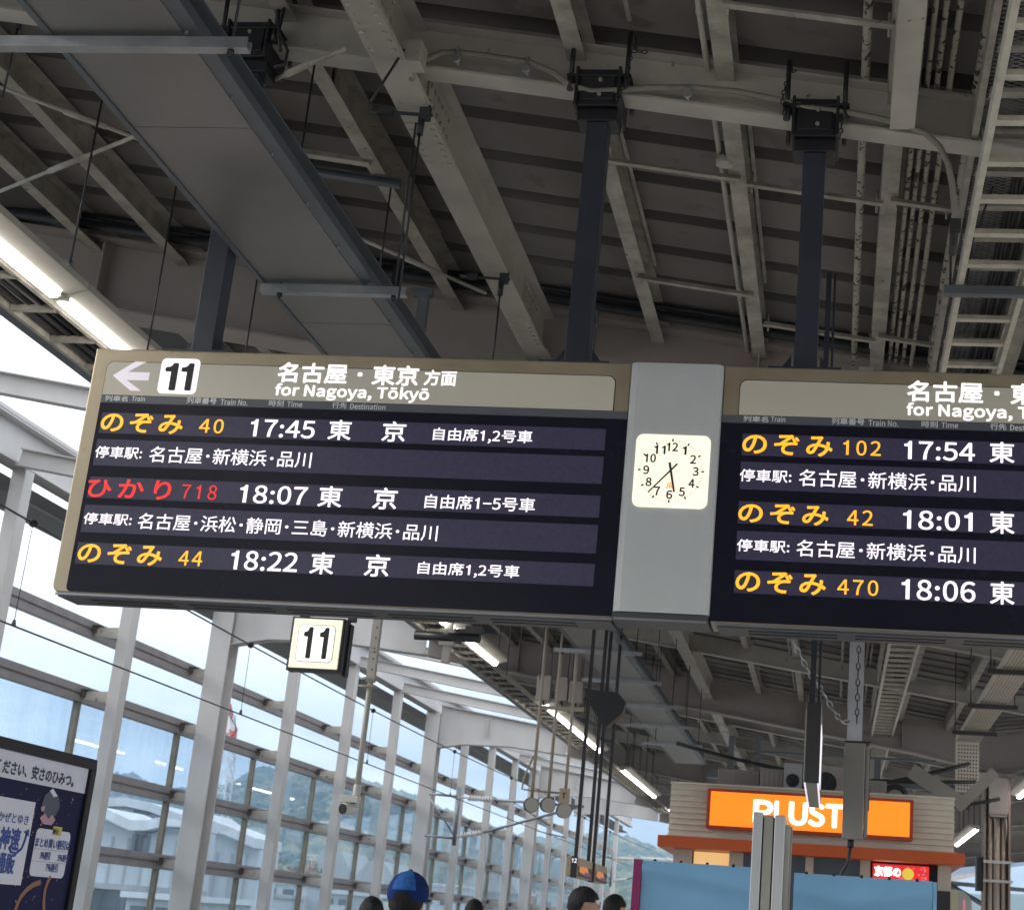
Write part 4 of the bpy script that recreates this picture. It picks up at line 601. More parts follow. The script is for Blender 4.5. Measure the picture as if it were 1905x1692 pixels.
b = MB().prism([(-.5,0),(.05,.0),(.05,.05),(-.5,.35)], (WX, 11, 7.08), (WX, 80, 7.08)); b.build('coping', 'white_steel', wall)

# ================================================================== DEPARTURE BOARDS
BY = 6.0
def bx(px, py): return at(px, py, Y=BY).x
def bz(px, py): return at(px, py, Y=BY).z
Z0, Z1 = 2.722, 3.795
XA0, XA1 = -3.236, -.903
XB0, XB1 = -.517, 1.86
SH = bz(600, 747)            # underside of the header panel
ST0, ST1 = bz(640, 763), SH  # small grey heading strip
XLI = bx(204, 664)           # inner edge of the left frame strip
RT, UPV = (1,0,0), (0,0,1)
FR = lambda d: (0, BY-d, 0)
def board_body(t, x0, x1, corners, hx0, hx1, sx0, sx1, bandx0, bandx1):
    MB().poly([(a, BY, c) for a, c in rrect(x0, x1, Z0, Z1, .035, 6, corners)], (0, .19, 0)).build('housing', 'frame_beige', t, bevel=.006)
    MB().poly([(a, BY-.0050, c) for a, c in rrect(hx0, hx1, SH, Z1-.062, .03, 6, (0,0,1,1))], (0, .004, 0)).build('header_panel', 'header', t)
    MB().poly([(a, BY-.0030, c) for a, c in rrect(hx0-.003, hx1+.003, SH-.003, Z1-.0585, .031, 6, (0,0,1,1))], (0, .003, 0)).build('header_gap', 'slot', t)
    MB().box((sx0, BY-.004, ST0), (sx1, BY, ST1-.002)).build('heading_strip', 'strip', t)
    s = MB().poly([(a, BY-.005, c) for a, c in rrect(sx0, sx1, Z0+.006, ST0-.001, .02, 5, (corners[0], corners[1], 0, 0))], (0, .004, 0)).build('screen', 'screen_glass', t)
    for za, zc in BANDS: MB().box((bandx0, BY-.0062, za), (bandx1, BY-.0052, zc)).build('display_row', 'led_band', s)
    b = MB(); b.box((x0+.03, BY+.002, Z0-.016), (x1-.004, BY+.18, Z0-.001)); b.build('underside', 'lip', t)
    b = MB(); b.box((x0+.02, BY-.003, Z0-.010), (x1, BY+.006, Z0+.0)); b.build('lower_lip', 'lip_alu', t)
    b = MB()
    n = int((x1-x0)/.42)
    for i in range(n): b.box((x0+.15+i*.42, BY+.05, Z0-.018), (x0+.50+i*.42, BY+.065, Z0-.0155)); b.box((x0+.15+i*.42, BY+.11, Z0-.018), (x0+.50+i*.42, BY+.125, Z0-.0155))
    b.build('vent_slot', 'slot', t)
    return s
def zmid(a, b): return (bz(*a)+bz(*b))/2
BANDS = [(zmid((187.5,808),(1125,835.7)), zmid((187.5,767.8),(1128,798))), (zmid((174,867),(1119.6,899)), zmid((180.8,818),(1123,848.7))),
         (zmid((162.3,927.3),(1114.8,961.3)), zmid((165.7,887),(1117.7,922))), (zmid((152.2,990.5),(1109,1028.7)), zmid((157,939),(1114.8,976.6))),
         (zmid((145.5,1050),(1105.5,1089)), zmid((148.9,1009.6),(1108,1048)))]
LB0 = (bx(187,780)+bx(175,860)+bx(164,910)+bx(147,1030))/4; LB1 = (bx(1126,815)+bx(1121,875)+bx(1107,1065))/3
boardA = thing('departure_board', 'left departure board with arrow and boxed platform number, first train 17:45', 'departure board', (XA0, BY, Z0))
scrA = board_body(boardA, XA0, XA1, (1,0,0,0), XLI, bx(1143, 730), XLI-.002, XA1, LB0, LB1)
boardB = thing('departure_board', 'right departure board cut off by the photo edge, first train 17:54', 'departure board', (XB0, BY, Z0))
RB0 = (bx(1381,809)+bx(1377,850)+bx(1370,1062))/3
scrB = board_body(boardB, XB0, XB1, (0,1,0,0), bx(1377, 730), XB1-.075, XB0, XB1-.07, RB0, RB0+(LB1-LB0))
LET = {}
def put(t, name, m, body, Lp, Rp, Tp, Bp, bold=0.0, d=.0075, spacing=1.0, key=None):
    x0, x1, z0, z1 = bx(*Lp), bx(*Rp), bz(*Bp), bz(*Tp)
    if key: LET[key] = (x0, x1, z0, z1)
    par = {boardA.name: scrA, boardB.name: scrB}[t.name] if name == 'row_lettering' else t
    letter(MB(), body, FR(d), RT, UPV, x0, x1, z0, z1, bold, spacing).build(name, m, par)
def putx(t, name, m, body, Lp, Rp, key, bold=0.0, d=.0075, spacing=1.0, wide=None):
    _, _, z0, z1 = LET[key]; x0 = bx(*Lp); x1 = bx(*Rp) if Rp else x0+(LET[key][1]-LET[key][0])
    par = {boardA.name: scrA, boardB.name: scrB}[t.name] if name == 'row_lettering' else t
    letter(MB(), body, FR(d), RT, UPV, x0, x1, z0, z1, bold, spacing).build(name, m, par)
B1, B2, B3 = .009, .013, .021
# header lettering (left)
put(boardA, 'destination_lettering', 'head_text', '名古屋・東京', (516,705), (779,705), (773,681), (690,716.5), B3, .006, key='h1')
put(boardA, 'destination_lettering', 'head_text', '方面', (788.6,714), (850,705), (840,689.5), (800,717.5), B3, .006, key='h2')
put(boardA, 'destination_lettering', 'head_text', 'for Nagoya, Tōkyō', (511.6,732), (798,744), (711.5,719), (614,745.5), .022, .006, key='h3')
put(boardA, 'heading_lettering', 'strip_text', '列車名', (196.4,742), (239,742), (215,736.5), (215,747), .022, .0062, key='s1')
put(boardA, 'heading_lettering', 'strip_text', 'Train', (246,743), (271,743), (255,737), (255,747), .022, .0062, key='s1b')
put(boardA, 'heading_lettering', 'strip_text', '列車番号', (347.7,748), (404,748), (375,740), (375,752), .022, .0062, key='s2')
put(boardA, 'heading_lettering', 'strip_text', 'Train No.', (411,749), (462,750), (430,743), (430,754.4), .022, .0062, key='s2b')
put(boardA, 'heading_lettering', 'strip_text', '時刻', (501,751), (529,751), (515,745), (515,756.6), .022, .0062, key='s3')
put(boardA, 'heading_lettering', 'strip_text', 'Time', (535,752), (563.7,752), (545,747), (545,757.5), .022, .0062, key='s3b')
put(boardA, 'heading_lettering', 'strip_text', '行先', (618.5,755), (646,755), (632,749), (632,760.5), .022, .0062, key='s4')
put(boardA, 'heading_lettering', 'strip_text', 'Destination', (652,757), (718,759), (660,751), (700,763), .022, .0062, key='s4b')
# rows of the left board
put(boardA, 'row_lettering', 'led_yellow', 'のぞみ', (188.5,790), (340.3,800), (211,767.8), (268,806.4), B3, key='n1', spacing=1.12)
put(boardA, 'row_lettering', 'led_yellow', '40', (371.6,795), (417,795), (382,779.6), (382,806), B1, key='u1', spacing=1.2)
put(boardA, 'row_lettering', 'led_white', '17:45', (468,790), (587,800), (483,780.6), (577,816.5), .013, key='t1')
put(boardA, 'row_lettering', 'led_white', '東', (611.8,800), (655,800), (632.6,782), (632.6,819), B2, key='k1')
put(boardA, 'row_lettering', 'led_white', '京', (711.5,805), (755.5,805), (735,784.6), (734,822.6), B2, key='l1')
put(boardA, 'row_lettering', 'led_white', '自由席1,2号車', (806.5,810), (991,815), (814,795.8), (981.7,828), B1, key='f1')
put(boardA, 'row_lettering', 'led_white', '停車駅:', (178,845), (265.4,845), (187.5,830), (238,854), .008, key='p2')
put(boardA, 'row_lettering', 'led_white', '名古屋·新横浜·品川', (278.9,850), (579,865), (298.3,831), (573.8,871), .004, key='q2')
put(boardA, 'row_lettering', 'led_red', 'ひかり', (164.6,905), (321,905), (180.8,889.7), (315,930.7), B3, key='n3', spacing=1.15)
put(boardA, 'row_lettering', 'led_red', '718', (339.3,915), (405,915), (348.7,901.5), (399,930.4), .0, key='u3', spacing=1.25)
put(boardA, 'row_lettering', 'led_white', '18:07', (447.8,915), (572,925), (459.6,902), (557,939.8), .013, key='t3')
put(boardA, 'row_lettering', 'led_white', '東', (593,925), (637.6,925), (615.8,904.8), (615.8,944), B2, key='k3')
put(boardA, 'row_lettering', 'led_white', '京', (694.7,930), (739.5,930), (717,907.6), (717,948), B2, key='l3')
put(boardA, 'row_lettering', 'led_white', '自由席1−5号車', (790.9,935), (996,940), (799,919.5), (985.4,953), B1, key='f3')
put(boardA, 'row_lettering', 'led_white', '停車駅:', (157,965), (246,970), (164,953.5), (224.4,977.7), .008, key='p4')
put(boardA, 'row_lettering', 'led_white', '名古屋·浜松·静岡·三島·新横浜·品川', (258,970), (815,990), (274.8,955), (810,1007), .004, key='q4')
put(boardA, 'row_lettering', 'led_yellow', 'のぞみ', (146,1030), (302.4,1040), (170.7,1009.6), (268,1052), B3, key='n5', spacing=1.12)
put(boardA, 'row_lettering', 'led_yellow', '44', (333.6,1040), (378,1040), (348.7,1024.8), (372,1053.3), B1, key='u5', spacing=1.2)
put(boardA, 'row_lettering', 'led_white', '18:22', (431,1040), (554.6,1050), (449.5,1024), (546.9,1064.7), .013, key='t5')
put(boardA, 'row_lettering', 'led_white', '東', (578,1050), (622.5,1050), (600.7,1028), (600.7,1068.4), B2, key='k5')
put(boardA, 'row_lettering', 'led_white', '京', (679.8,1050), (725.7,1050), (704,1031.4), (704,1073), B2, key='l5')
put(boardA, 'row_lettering', 'led_white', '自由席1,2号車', (777.8,1060), (966.8,1065), (788,1044.4), (955.6,1078), B1, key='f5')
# right board: the same layout
putx(boardB, 'destination_lettering', 'head_text', '名古屋・東京', (1687.4,730), None, 'h1', B3, .006)
putx(boardB, 'destination_lettering', 'head_text', 'for Nagoya, Tōkyō', (1686.2,765), None, 'h3', .022, .006)
for k, txt, px in (('s1','列車名',(1383,780)),('s1b','Train',(1434,781)),('s2','列車番号',(1547,786)),('s2b','Train No.',(1615.5,788)),('s3','時刻',(1714,791)),('s3b','Time',(1751,791)),('s4','行先',(1842,794)),('s4b','Destination',(1879,796))):
    putx(boardB, 'heading_lettering', 'strip_text', txt, px, None, k, .022, .0062)
for r, (num, nl, nr, tm, nx0) in {'1': ('102',(1569,832),(1639,832),'17:54',(1381,830)), '3': ('42',(1575.7,965),(1624,965),'18:01',(1373.6,955)), '5': ('470',(1557.7,1090),(1634,1090),'18:06',(1368.5,1082))}.items():
    putx(boardB, 'row_lettering', 'led_yellow', 'のぞみ', nx0, (nx0[0]+168,nx0[1]+6), 'n'+r if r != '3' else 'n3', B3, spacing=1.12)
    putx(boardB, 'row_lettering', 'led_yellow', num, nl, nr, 'u'+r, B1, spacing=1.2)
    tx = {'1': ((1682,838),(1813.5,838)), '3': ((1679.8,970),(1809,970)), '5': ((1677,1098),(1814.6,1098))}[r]
    putx(boardB, 'row_lettering', 'led_white', tm, tx[0], tx[1], 't'+r, .013)
    kx = {'1': ((1840.5,843),(1887,843)), '3': ((1841,972),(1887,972)), '5': ((1841.5,1102),(1887,1102))}[r]
    putx(boardB, 'row_lettering', 'led_white', '東', kx[0], kx[1], 'k'+r, B2)
for r, pl, pr, ql, qr in (('2',(1376.5,885),(1472.5,885),(1486.5,890),(1815,895)), ('4',(1371.3,1014),(1468.7,1018),(1482,1020),(1814.7,1025))):
    putx(boardB, 'row_lettering', 'led_white', '停車駅:', pl, pr, 'p'+r, .008)
    _k = LET['q'+r]; LET['qq'] = (_k[0], _k[1], _k[2], _k[3]) if r == '2' else (_k[0], _k[1], _k[2], _k[3])
    putx(boardB, 'row_lettering', 'led_white', '名古屋·新横浜·品川', ql, qr, 'qq', .004)
# arrow and boxed 11
b = MB(); ax, az = bx(211,699), bz(211,699); ah = bz(252,672)-bz(247,726); aw = bx(279,698)-ax
yy = BY-.006; h = ah/2; s_ = .022
def P2(l): return [(ax+a, yy, az+c) for a, c in l]
b.poly(P2([(0,0),(.090,h),(.138,h),(.063,.018),(aw,.018),(aw,-.018),(.063,-.018),(.138,-h),(.090,-h)]), (0,.002,0)); b.build('arrow', 'arrow_pale', boardA)
px0, px1, pz0, pz1 = (bx(303,667)+bx(293,732))/2, (bx(374,668.7)+bx(365.5,734))/2, bz(330,733.2), bz(338,667.8)
pl = MB().poly([(a, BY-.0055, c) for a, c in rrect(px0, px1, pz0, pz1, .022)], (0,.002,0)).build('number_plate', 'lamp_plate', boardA)
b = MB(); letter(b, '1', FR(.0075), RT, UPV, bx(307,700), bx(331,700), bz(320,727), bz(326,676), .028); letter(b, '1', FR(.0075), RT, UPV, bx(337,700), bx(360,700), bz(350,727.5), bz(356,676.5), .028); b.build('plate_number', 'ink', pl)

# ---- clock pillar between the boards
pil = thing('clock_panel', 'pale grey pillar panel between the two departure boards', 'panel', (-.71, BY, Z0))
prof = [(-.19,0)]+[(-.192+.03-.03*math.cos(R(a)), -.03*math.sin(R(a))-.004) for a in (0,30,60,90)]+[(.192-.03+.03*math.sin(R(a)), -.03*math.cos(R(a))-.004) for a in (0,30,60,90)]+[(.19,0),(.19,.18),(-.19,.18)]
b = MB(); zz0, zz1 = 2.745, 3.787
n = len(prof); vs = [(-.71+a, BY+c, z) for z in (zz0, zz1) for a, c in prof]
b.add(vs, [(i, (i+1) % n, (i+1) % n+n, i+n) for i in range(n)], False); b.add(vs[:n], [tuple(range(n))[::-1]]); b.add(vs[n:], [tuple(range(n))]); b.build('panel', 'panel_grey', pil)
b = MB(); b.box((-.90, BY-.03, Z0-.006), (-.52, BY+.175, zz0-.003)); b.build('lower_cap', 'lip', pil)
b = MB(); b.box((-.895, BY-.034, Z0-.010), (-.525, BY-.028, Z0-.002)); b.build('lower_lip', 'lip_alu', pil)
CY = BY-.042
cx0, cx1 = (at(1186,806,Y=CY).x+at(1173,941,Y=CY).x)/2, (at(1322,810,Y=CY).x+at(1316,946,Y=CY).x)/2
cz0, cz1 = at(1245,943.5,Y=CY).z, at(1254,808,Y=CY).z
ccx, ccz = at(1248,877,Y=CY).x, (cz0+cz1)/2
clk = thing('wall_clock', 'square lit cream clock with rounded corners on the pale grey pillar', 'clock', (ccx, CY, ccz))
MB().poly([(a, CY, c) for a, c in rrect(cx0, cx1, cz0, cz1, .03)], (0,.012,0)).build('case', 'clock_face', clk, bevel=.004)
face = bpy.data.objects[clk.children[0].name]
hw = (cx1-cx0)/2; rn, rt = hw*.66, hw*.86
b = MB(); b2 = MB()
def clkp(x, z): return (ccx+x, CY-.0015, ccz+z)
for k in range(60):
    a = R(6*k); s, c = math.sin(a), math.cos(a); big = k % 5 == 0
    r0, r1, wd = (rt*.94, rt*1.03, .0032) if big else (rt*.96, rt*1.0, .0015)
    (b if big else b2).quad(clkp(s*r0-c*wd, c*r0+s*wd), clkp(s*r1-c*wd, c*r1+s*wd), clkp(s*r1+c*wd, c*r1-s*wd), clkp(s*r0+c*wd, c*r0-s*wd))
for k in range(1, 13):
    a = R(30*k); s, c = math.sin(a)*rn, math.cos(a)*rn; tx = str(k); wn = .0125 if len(tx) == 1 else .023
    if k == 1: wn = .0085
    letter(b, tx, (0, CY-.0015, 0), RT, UPV, ccx+s-wn, ccx+s+wn, ccz+c-.0185, ccz+c+.0185, .026)
b.build('numerals', 'ink', clk); b2.build('minute_marks', 'clock_mark', clk)
b = MB(); letter(b, 'JR', (0, CY-.0014, 0), RT, UPV, ccx-.018, ccx+.012, ccz-.075, ccz-.05, .03); b.build('emblem', 'logo_orange', clk)
def hand(ang, l, tail, wd, off, name):
    s, c = math.sin(R(ang)), math.cos(R(ang)); q = lambda u, v: (ccx+s*u+c*v, CY-off, ccz+c*u-s*v)
    MB().poly([q(-tail, -wd), q(l, -wd*.8), q(l, wd*.8), q(-tail, wd)], (0,.001,0)).build(name, 'ink', clk)
hand(168, .092, .034, .0048, .006, 'hour_hand'); hand(222, .128, .038, .0034, .008, 'minute_hand')

# ---- hanging posts with clamp brackets
def hang_post(x, label):
    t = thing('hanging_post', label, 'post', (x, BY+.16, Z1), 'posts hanging the departure boards')
    y = BY+.12; zt = zb(x)-.19
    MB().box((x-.048, y-.048, Z1+.014), (x+.048, y+.048, zt-.10)).build('pole', 'navy_post', t, bevel=.004)
    b = MB(); b.box((x-.15, y-.10, Z1+.002), (x+.15, y+.065, Z1+.014))
    for s in (-1, 1): b.poly([(x+s*.06, y-.004, Z1+.016), (x+s*.12, y-.004, Z1+.016), (x+s*.06, y-.004, Z1+.10)], (0,.008,0))
    b.build('base_plate', 'navy_post', t)
    b = MB()
    b.box((x-.088, y-.10, zt-.135), (x+.088, y-.088, zt+.045)); b.box((x-.088, y+.09, zt-.135), (x+.088, y+.102, zt+.045))
    for s_ in (-1, 1): b.box((x+s_*.095-.007, y-.12, zt-.14), (x+s_*.095+.007, y+.12, zt+.05))
    b.box((x-.145, y-.115, zt+.004), (x+.145, y+.12, zt+.016)); b.box((x-.09, y-.065, zt-.19), (x+.09, y+.065, zt-.10)); b.box((x-.075, y-.108, zt-.11), (x+.075, y-.10, zt+.03))
    b.build('clamp_bracket', 'black_steel', t, bevel=.003)
    b = MB()
    for z in (zt-.015, zt-.085): b.cyl((x+.01, y-.108, z), (x+.01, y-.120, z), .010, 6); b.cyl((x+.01, y-.120, z), (x+.01, y-.128, z), .005, 6)
    b.build('bolt', 'bolt', t)
    for s in (-1, 1):
        b = MB(); b.tube([(x+s*.125, y-.10, zt-.06), (x+s*.125, y-.105, zb(x)+.03), (x+s*.125, y-.06, zb(x)+.07), (x+s*.125, y+.06, zb(x)+.07), (x+s*.125, y+.12, zb(x)+.03), (x+s*.125, y+.12, zt-.06)], .011)
        b.cyl((x+s*.125, y-.10, zt-.06), (x+s*.125, y-.10, zt+.02), .016, 6); b.build('u_bolt', 'black_steel', t)
    return t
hang_post(-2.80, 'left black hanging post, half hidden behind the wide metal tray')
hang_post(-1.155, 'middle black hanging post standing on the left board near the clock')
hang_post(-.19, 'right black hanging post standing on the right board')
def chain(pts, name, label, r=.004, link=.022, m='dark_rod'):
    b = MB(); P = [Vector(p) for p in pts]; i = 0
    for a, c in zip(P, P[1:]):
        d = (c-a); n = max(1, int(d.length/link))
        for k in range(n):
            p = a.lerp(c, (k+.5)/n); u = d.normalized(); s = u.cross(Vector((0,1,0))); s = Vector((1,0,0)) if s.length < .1 else s.normalized(); s = s if i % 2 == 0 else u.cross(s)
            h = link*.62; q = [p+u*h, p+s*r*2+u*h*.4, p+s*r*2-u*h*.4, p-u*h, p-s*r*2-u*h*.4, p-s*r*2+u*h*.4, p+u*h]
            b.tube(q, r*.75, 5); i += 1
    return tag(b.build(name, m, None, origin=P[0]), label, 'chain', 'safety chains')
yb = 5.99
chain([(at(1148,185,Y=yb)), at(1165,150,Y=yb), at(1175,95,Y=yb), at(1204,97,Y=yb)], 'safety_chain', 'dark safety chain hooked beside the middle black post bracket')
chain([(at(1460,215,Y=yb)), at(1455,185,Y=yb), at(1468,135,Y=yb), at(1486,130,Y=yb)], 'safety_chain', 'dark safety chain looped left of the right black post bracket')
chain([(at(1562,215,Y=yb)), at(1566,230,Y=yb), at(1562,258,Y=yb)], 'safety_chain', 'short dark chain dangling right of the right black post bracket')
b = MB(); b.tube([at(517,20,Y=6), at(520,60,Y=6), at(535,95,Y=6), at(530,120,Y=6), at(510,125,Y=6)], .008); b.tube([at(530,10,Y=6), at(518,60,Y=6), at(522,95,Y=6)], .008)
tag(b.build('wire_loop', 'cable', None, origin=at(517,20,Y=6)), 'black wire loop hanging by the leftmost bracket near the big girder', 'cable')
# ================================================================== UNDER-ROOF FITTINGS
def atr(px, py, off):   # point of a pixel on the plane parallel to the roof
    d = ray(px, py); t = (5.17+off-EYE)/(d.z+.142*d.x); return O3+d*t
# wide metal cable trough with trapeze hangers
TZ = 4.30; TX0, TX1 = -2.715, -2.235
tr = thing('cable_trough', 'wide flat grey metal cable trough running along under the roof', 'cable trough', ((TX0+TX1)/2, 6, TZ))
ys = [1.2]+[4.98+1.93*k for k in range(-1, 12)]+[26.5]
for y0, y1 in zip(ys, ys[1:]):
    b = MB(); b.box((TX0+.012, y0+.002, TZ), (TX1-.012, y1-.002, TZ+.012)); b.build('bottom_panel', 'galv_tray', tr)
b = MB(); b.prism([(-.03,-.055),(.03,-.055),(.03,-.048),(-.018,-.048),(-.018,.048),(.03,.048),(.03,.055),(-.03,.055)], (TX1+.018, 1.2, TZ+.06), (TX1+.018, 26.5, TZ+.06)); b.build('side_rail', 'tray_side', tr)
b = MB(); b.box((TX0-.014, 1.2, TZ-.008), (TX0+.010, 26.5, TZ+.11)); b.build('side_rail', 'tray_side', tr)
b = MB()
for k in range(60):
    y = 1.4+k*.42; b.cyl((TX1+.001, y, TZ+.03), (TX1+.001, y, TZ-.010), .006, 6)
b.build('edge_bolts', 'tray_side', tr)
b = MB(); b.angle((TX0-.10, 1.2, TZ+.16), (TX0-.10, 26.5, TZ+.16), .075, .006); b.build('edge_angle', 'cream_dirty', tr)
def trapeze(y, x0, x1, label, z=TZ-.035):
    t = thing('trapeze_hanger', label, 'hanger', ((x0+x1)/2, y, z), 'strut hangers under the wide cable trough')
    MB().prism([(-.021,-.02),(.021,-.02),(.021,.02),(.012,.02),(.012,-.012),(-.012,-.012),(-.012,.02),(-.021,.02)], (x0, y, z), (x1, y, z)).build('strut', 'galv', t)
    for x in (x0+.09, x1-.06):
        if abs(x-(-2.8)) < .09 and 5.9 < y < 6.6: continue
        b = MB(); b.cyl((x, y, z-.045), (x, y, zb(x)+.02), .0055, 8); b.cyl((x, y, z-.035), (x, y, z-.02), .013, 6); b.cbox((x, y, zb(x)-.03), .05, .05, .06); b.build('rod', 'dark_rod', t)
trapeze(4.36, -3.6, -2.02, 'long strut hanger crossing under the trough at the upper left corner')
trapeze(6.42, -2.72, -2.03, 'strut hanger under the trough just above the left departure board')
for i, y in enumerate((13.7, 15.75, 17.65, 19.55, 21.5, 23.6)):
    trapeze(y, -2.95, -2.03, 'strut hanger under the trough, '+('first','second','third','fourth','fifth','sixth')[i]+' one seen below the boards')
# hanging rods with flange clamps
def rod(pt, pb, off, label, r=.0055, clamp=True, m='dark_rod'):
    a = atr(*pt, off); z1 = at(*pb, Y=a.y).z
    b = MB(); b.cyl((a.x, a.y, z1), (a.x, a.y, a.z), r, 8)
    if clamp:
        b.cyl((a.x, a.y, a.z-.10), (a.x, a.y, a.z-.01), .017, 8); b.cbox((a.x+.015, a.y, a.z+.01), .05, .03, .07); b.cyl((a.x-.24, a.y-.02, a.z+.01), (a.x+.05, a.y, a.z), .009, 8); b.cbox((a.x-.17, a.y-.015, a.z+.008), .06, .03, .03)
    return tag(b.build('hanging_rod', m, None, origin=a), label, 'rod', 'thin rods hanging from the roof')
rod((785,215), (742,560), -.36, 'thin hanging rod with flange clamp left of the upper part of the big girder')
rod((933,520), (908,720), -.36, 'thin hanging rod with flange clamp at the lower end of the big girder')
rod((727,350), (684,560), -.12, 'thin hanging rod beside the trough edge, without clamp', clamp=False)
rod((192,175), (124,490), -.25, 'thin hanging rod carrying the small bracket of the left lamp line', clamp=False)
rod((330,335), (262,700), -.25, 'thin hanging rod just left of the left black post', clamp=False)
rod((480,508), (446,720), -.5, 'thin hanging rod just right of the left black post', clamp=False)
rod((40,20), (0,180), -.1, 'thin hanging rod with clamp in the upper left corner')
p = at(790,545,Y=8.6); b = MB().box((p.x-.03, p.y-.03, 4.2), (p.x+.03, p.y+.03, p.z)); b.cbox((p.x-.01, p.y, p.z), .12, .05, .05)
tag(b.build('steel_drop', 'tray_side', None, origin=p), 'blue grey square drop bar right of the trough above the left board', 'hanger')
p = at(1102,592,Y=8.9); b = MB().box((p.x-.025, p.y-.03, 3.9), (p.x+.025, p.y+.03, p.z)); b.cbox((p.x, p.y, p.z), .07, .06, .09); b.cyl((p.x-.1, p.y, p.z), (p.x, p.y, p.z), .01)
tag(b.build('steel_drop', 'tray_side', None, origin=p), 'short blue grey drop bar right of the middle black post', 'hanger')
# pipes running along the roof
def run(name, x, off, r, y0, y1, m, label, group='pipes under the roof near the cable ladder', wig=.004):
    pts = [(x+random.uniform(-wig, wig), y0+(y1-y0)*k/14, zb(x)+off+random.uniform(-wig, wig)) for k in range(15)]
    b = MB().tube(pts, r, 10)
    for k in range(0, 14, 2): q = pts[k]; b.cyl((q[0], q[1]-.012, q[2]), (q[0], q[1]+.012, q[2]), r*1.25, 10)
    return tag(b.build(name, m, None, origin=pts[0]), label, 'pipe', group)
run('roof_pipe', .02, .02, .020, 2, 24, 'cream_flaky', 'leftmost flaking cream pipe, alone left of the pale purlin')
for i, (x, r, lab) in enumerate(((.245, .014, 'first flaking pipe right of the pale purlin'), (.285, .012, 'second flaking pipe right of the pale purlin'), (.33, .013, 'third flaking pipe right of the pale purlin'), (.385, .014, 'fourth flaking pipe right of the pale purlin'))):
    run('roof_pipe', x, .02, r, 2, 24, 'cream_flaky', lab)
run('roof_pipe', .50, .02, .023, 2, 24, 'cream_flaky', 'thickest flaking pipe next to the cable ladder')
run('conduit_pipe', -.685, -.02, .014, 2.6, 24, 'cream', 'smooth cream conduit beside the purlin with a round fitting', 'pipes under the roof near the cable ladder', .001)
run('conduit_pipe', -1.02, .05, .012, 1.5, 5.9, 'cream', 'smooth cream conduit ending at the beam near the top edge', 'pipes under the roof near the cable ladder', .001)
run('conduit_pipe', -.72, .06, .018, 1.5, 5.3, 'cream_flaky', 'short flaking conduit stub at the top edge', 'pipes under the roof near the cable ladder', .002)
p = atr(1348,300,-.06); b = MB().cyl((p.x, p.y, p.z-.02), (p.x, p.y, p.z+.02), .042, 16); b.cyl((p.x, p.y, p.z+.02), (p.x, p.y, p.z+.05), .02)
tag(b.build('round_fitting', 'cream', None, origin=p), 'small round disc fitting on the smooth cream conduit', 'pipe fitting')
# pipe support angles
for i, (a, c, lab) in enumerate((((1120,303), (1376,340), 'upper cream angle bar left of the conduit purlin'), ((1388,349), (1642,384), 'upper cream angle bar behind the right black post'), ((1656,380), (1772,396), 'upper cream angle bar under the group of flaking pipes'),
        ((1184,520), (1400,556), 'lower cream angle bar left of the conduit purlin'), ((1420,606), (1628,640), 'lower cream angle bar behind the right black post'), ((1632,633), (1740,646), 'lower cream angle bar under the group of flaking pipes'), ((1340,14), (1668,58), 'cream angle bar at the top edge near the stub girder'))):
    p0, p1 = atr(*a, -.10), atr(*c, -.10); p1.y = p0.y; p1.z = zb(p1.x)-.10
    yc = (atr(*a, -.10).y+atr(*c, -.10).y)/2; p0.y = p1.y = yc
    b = MB().angle(p0, p1, .034, .005); b.cyl(p0+Vector((.03,0,-.03)), p0+Vector((.03,0,.08)), .006); b.cyl(p1+Vector((-.03,0,-.03)), p1+Vector((-.03,0,.08)), .006)
    tag(b.build('pipe_support', 'cream_dirty', None, origin=p0), lab, 'angle bar', 'angle bars carrying the pipes')
for a, c, m_, nm, lab in (((548,290), (690,312), 'cream_dirty', 'angle_bar', 'cream angle bar between the trough and the purlin left of the big girder'), ((560,318), (742,337), 'tray_side', 'dark_strut', 'dark strut just under the cream angle bar left of the big girder')):
    p0, p1 = atr(*a, -.09), atr(*c, -.09); yc = (p0.y+p1.y)/2; p0.y = p1.y = yc; p0.x -= .35; p0.z = zb(p0.x)-.09; p1.z = zb(p1.x)-.09
    tag((MB().angle(p0, p1, .05, .006) if m_ == 'cream_dirty' else MB().chan(p0, p1, .05, .045)).build(nm, m_, None, origin=p0), lab, 'bar')
for r_, dz, lab in ((.034, .02, 'thicker dark pipe lying along the top of the far girder above the boards'), (.02, .085, 'thinner dark pipe lying along the top of the far girder above the boards')):
    pts = [(x, 9.36, zb(x)+dz+.02) for x in (-6.6, -4.5, -2.5, -.8, .8, 2.2)]
    tag(MB().tube(pts, r_, 10).build('girder_pipe', 'dark_rod', None, origin=pts[0]), lab, 'pipe', 'dark pipes along the far girder')
# conduit clipped to the cross beam, with its box
yb = 6.02
path = [(765,150),(772,132),(790,112),(820,99),(850,97),(900,103),(985,116),(1030,135),(1062,160),(1100,170),(1150,168),(1210,163),(1290,163),(1370,170),(1455,187),(1500,200),(1575,209),(1630,219),(1680,232),(1722,248),(1748,272),(1764,305),(1772,345),(1776,395),(1776,425)]
pp = [at(a, c, Y=yb-(.0 if a < 1700 else .0)) for a, c in path]
b = MB().tube(pp, .014, 8)
co = tag(b.build('cable_conduit', 'conduit', None, origin=pp[0]), 'olive conduit curving along the cross beam above the boards', 'conduit')
b = MB()
for q in (at(853,99,Y=yb), at(982,118,Y=yb), at(1281,164,Y=yb)): b.box((q.x-.006, q.y-.02, q.z-.05), (q.x+.006, q.y+.02, q.z+.03)); b.cyl((q.x, q.y-.01, q.z-.04), (q.x, q.y-.03, q.z-.04), .02, 10)
b.build('clip', 'galv', co)
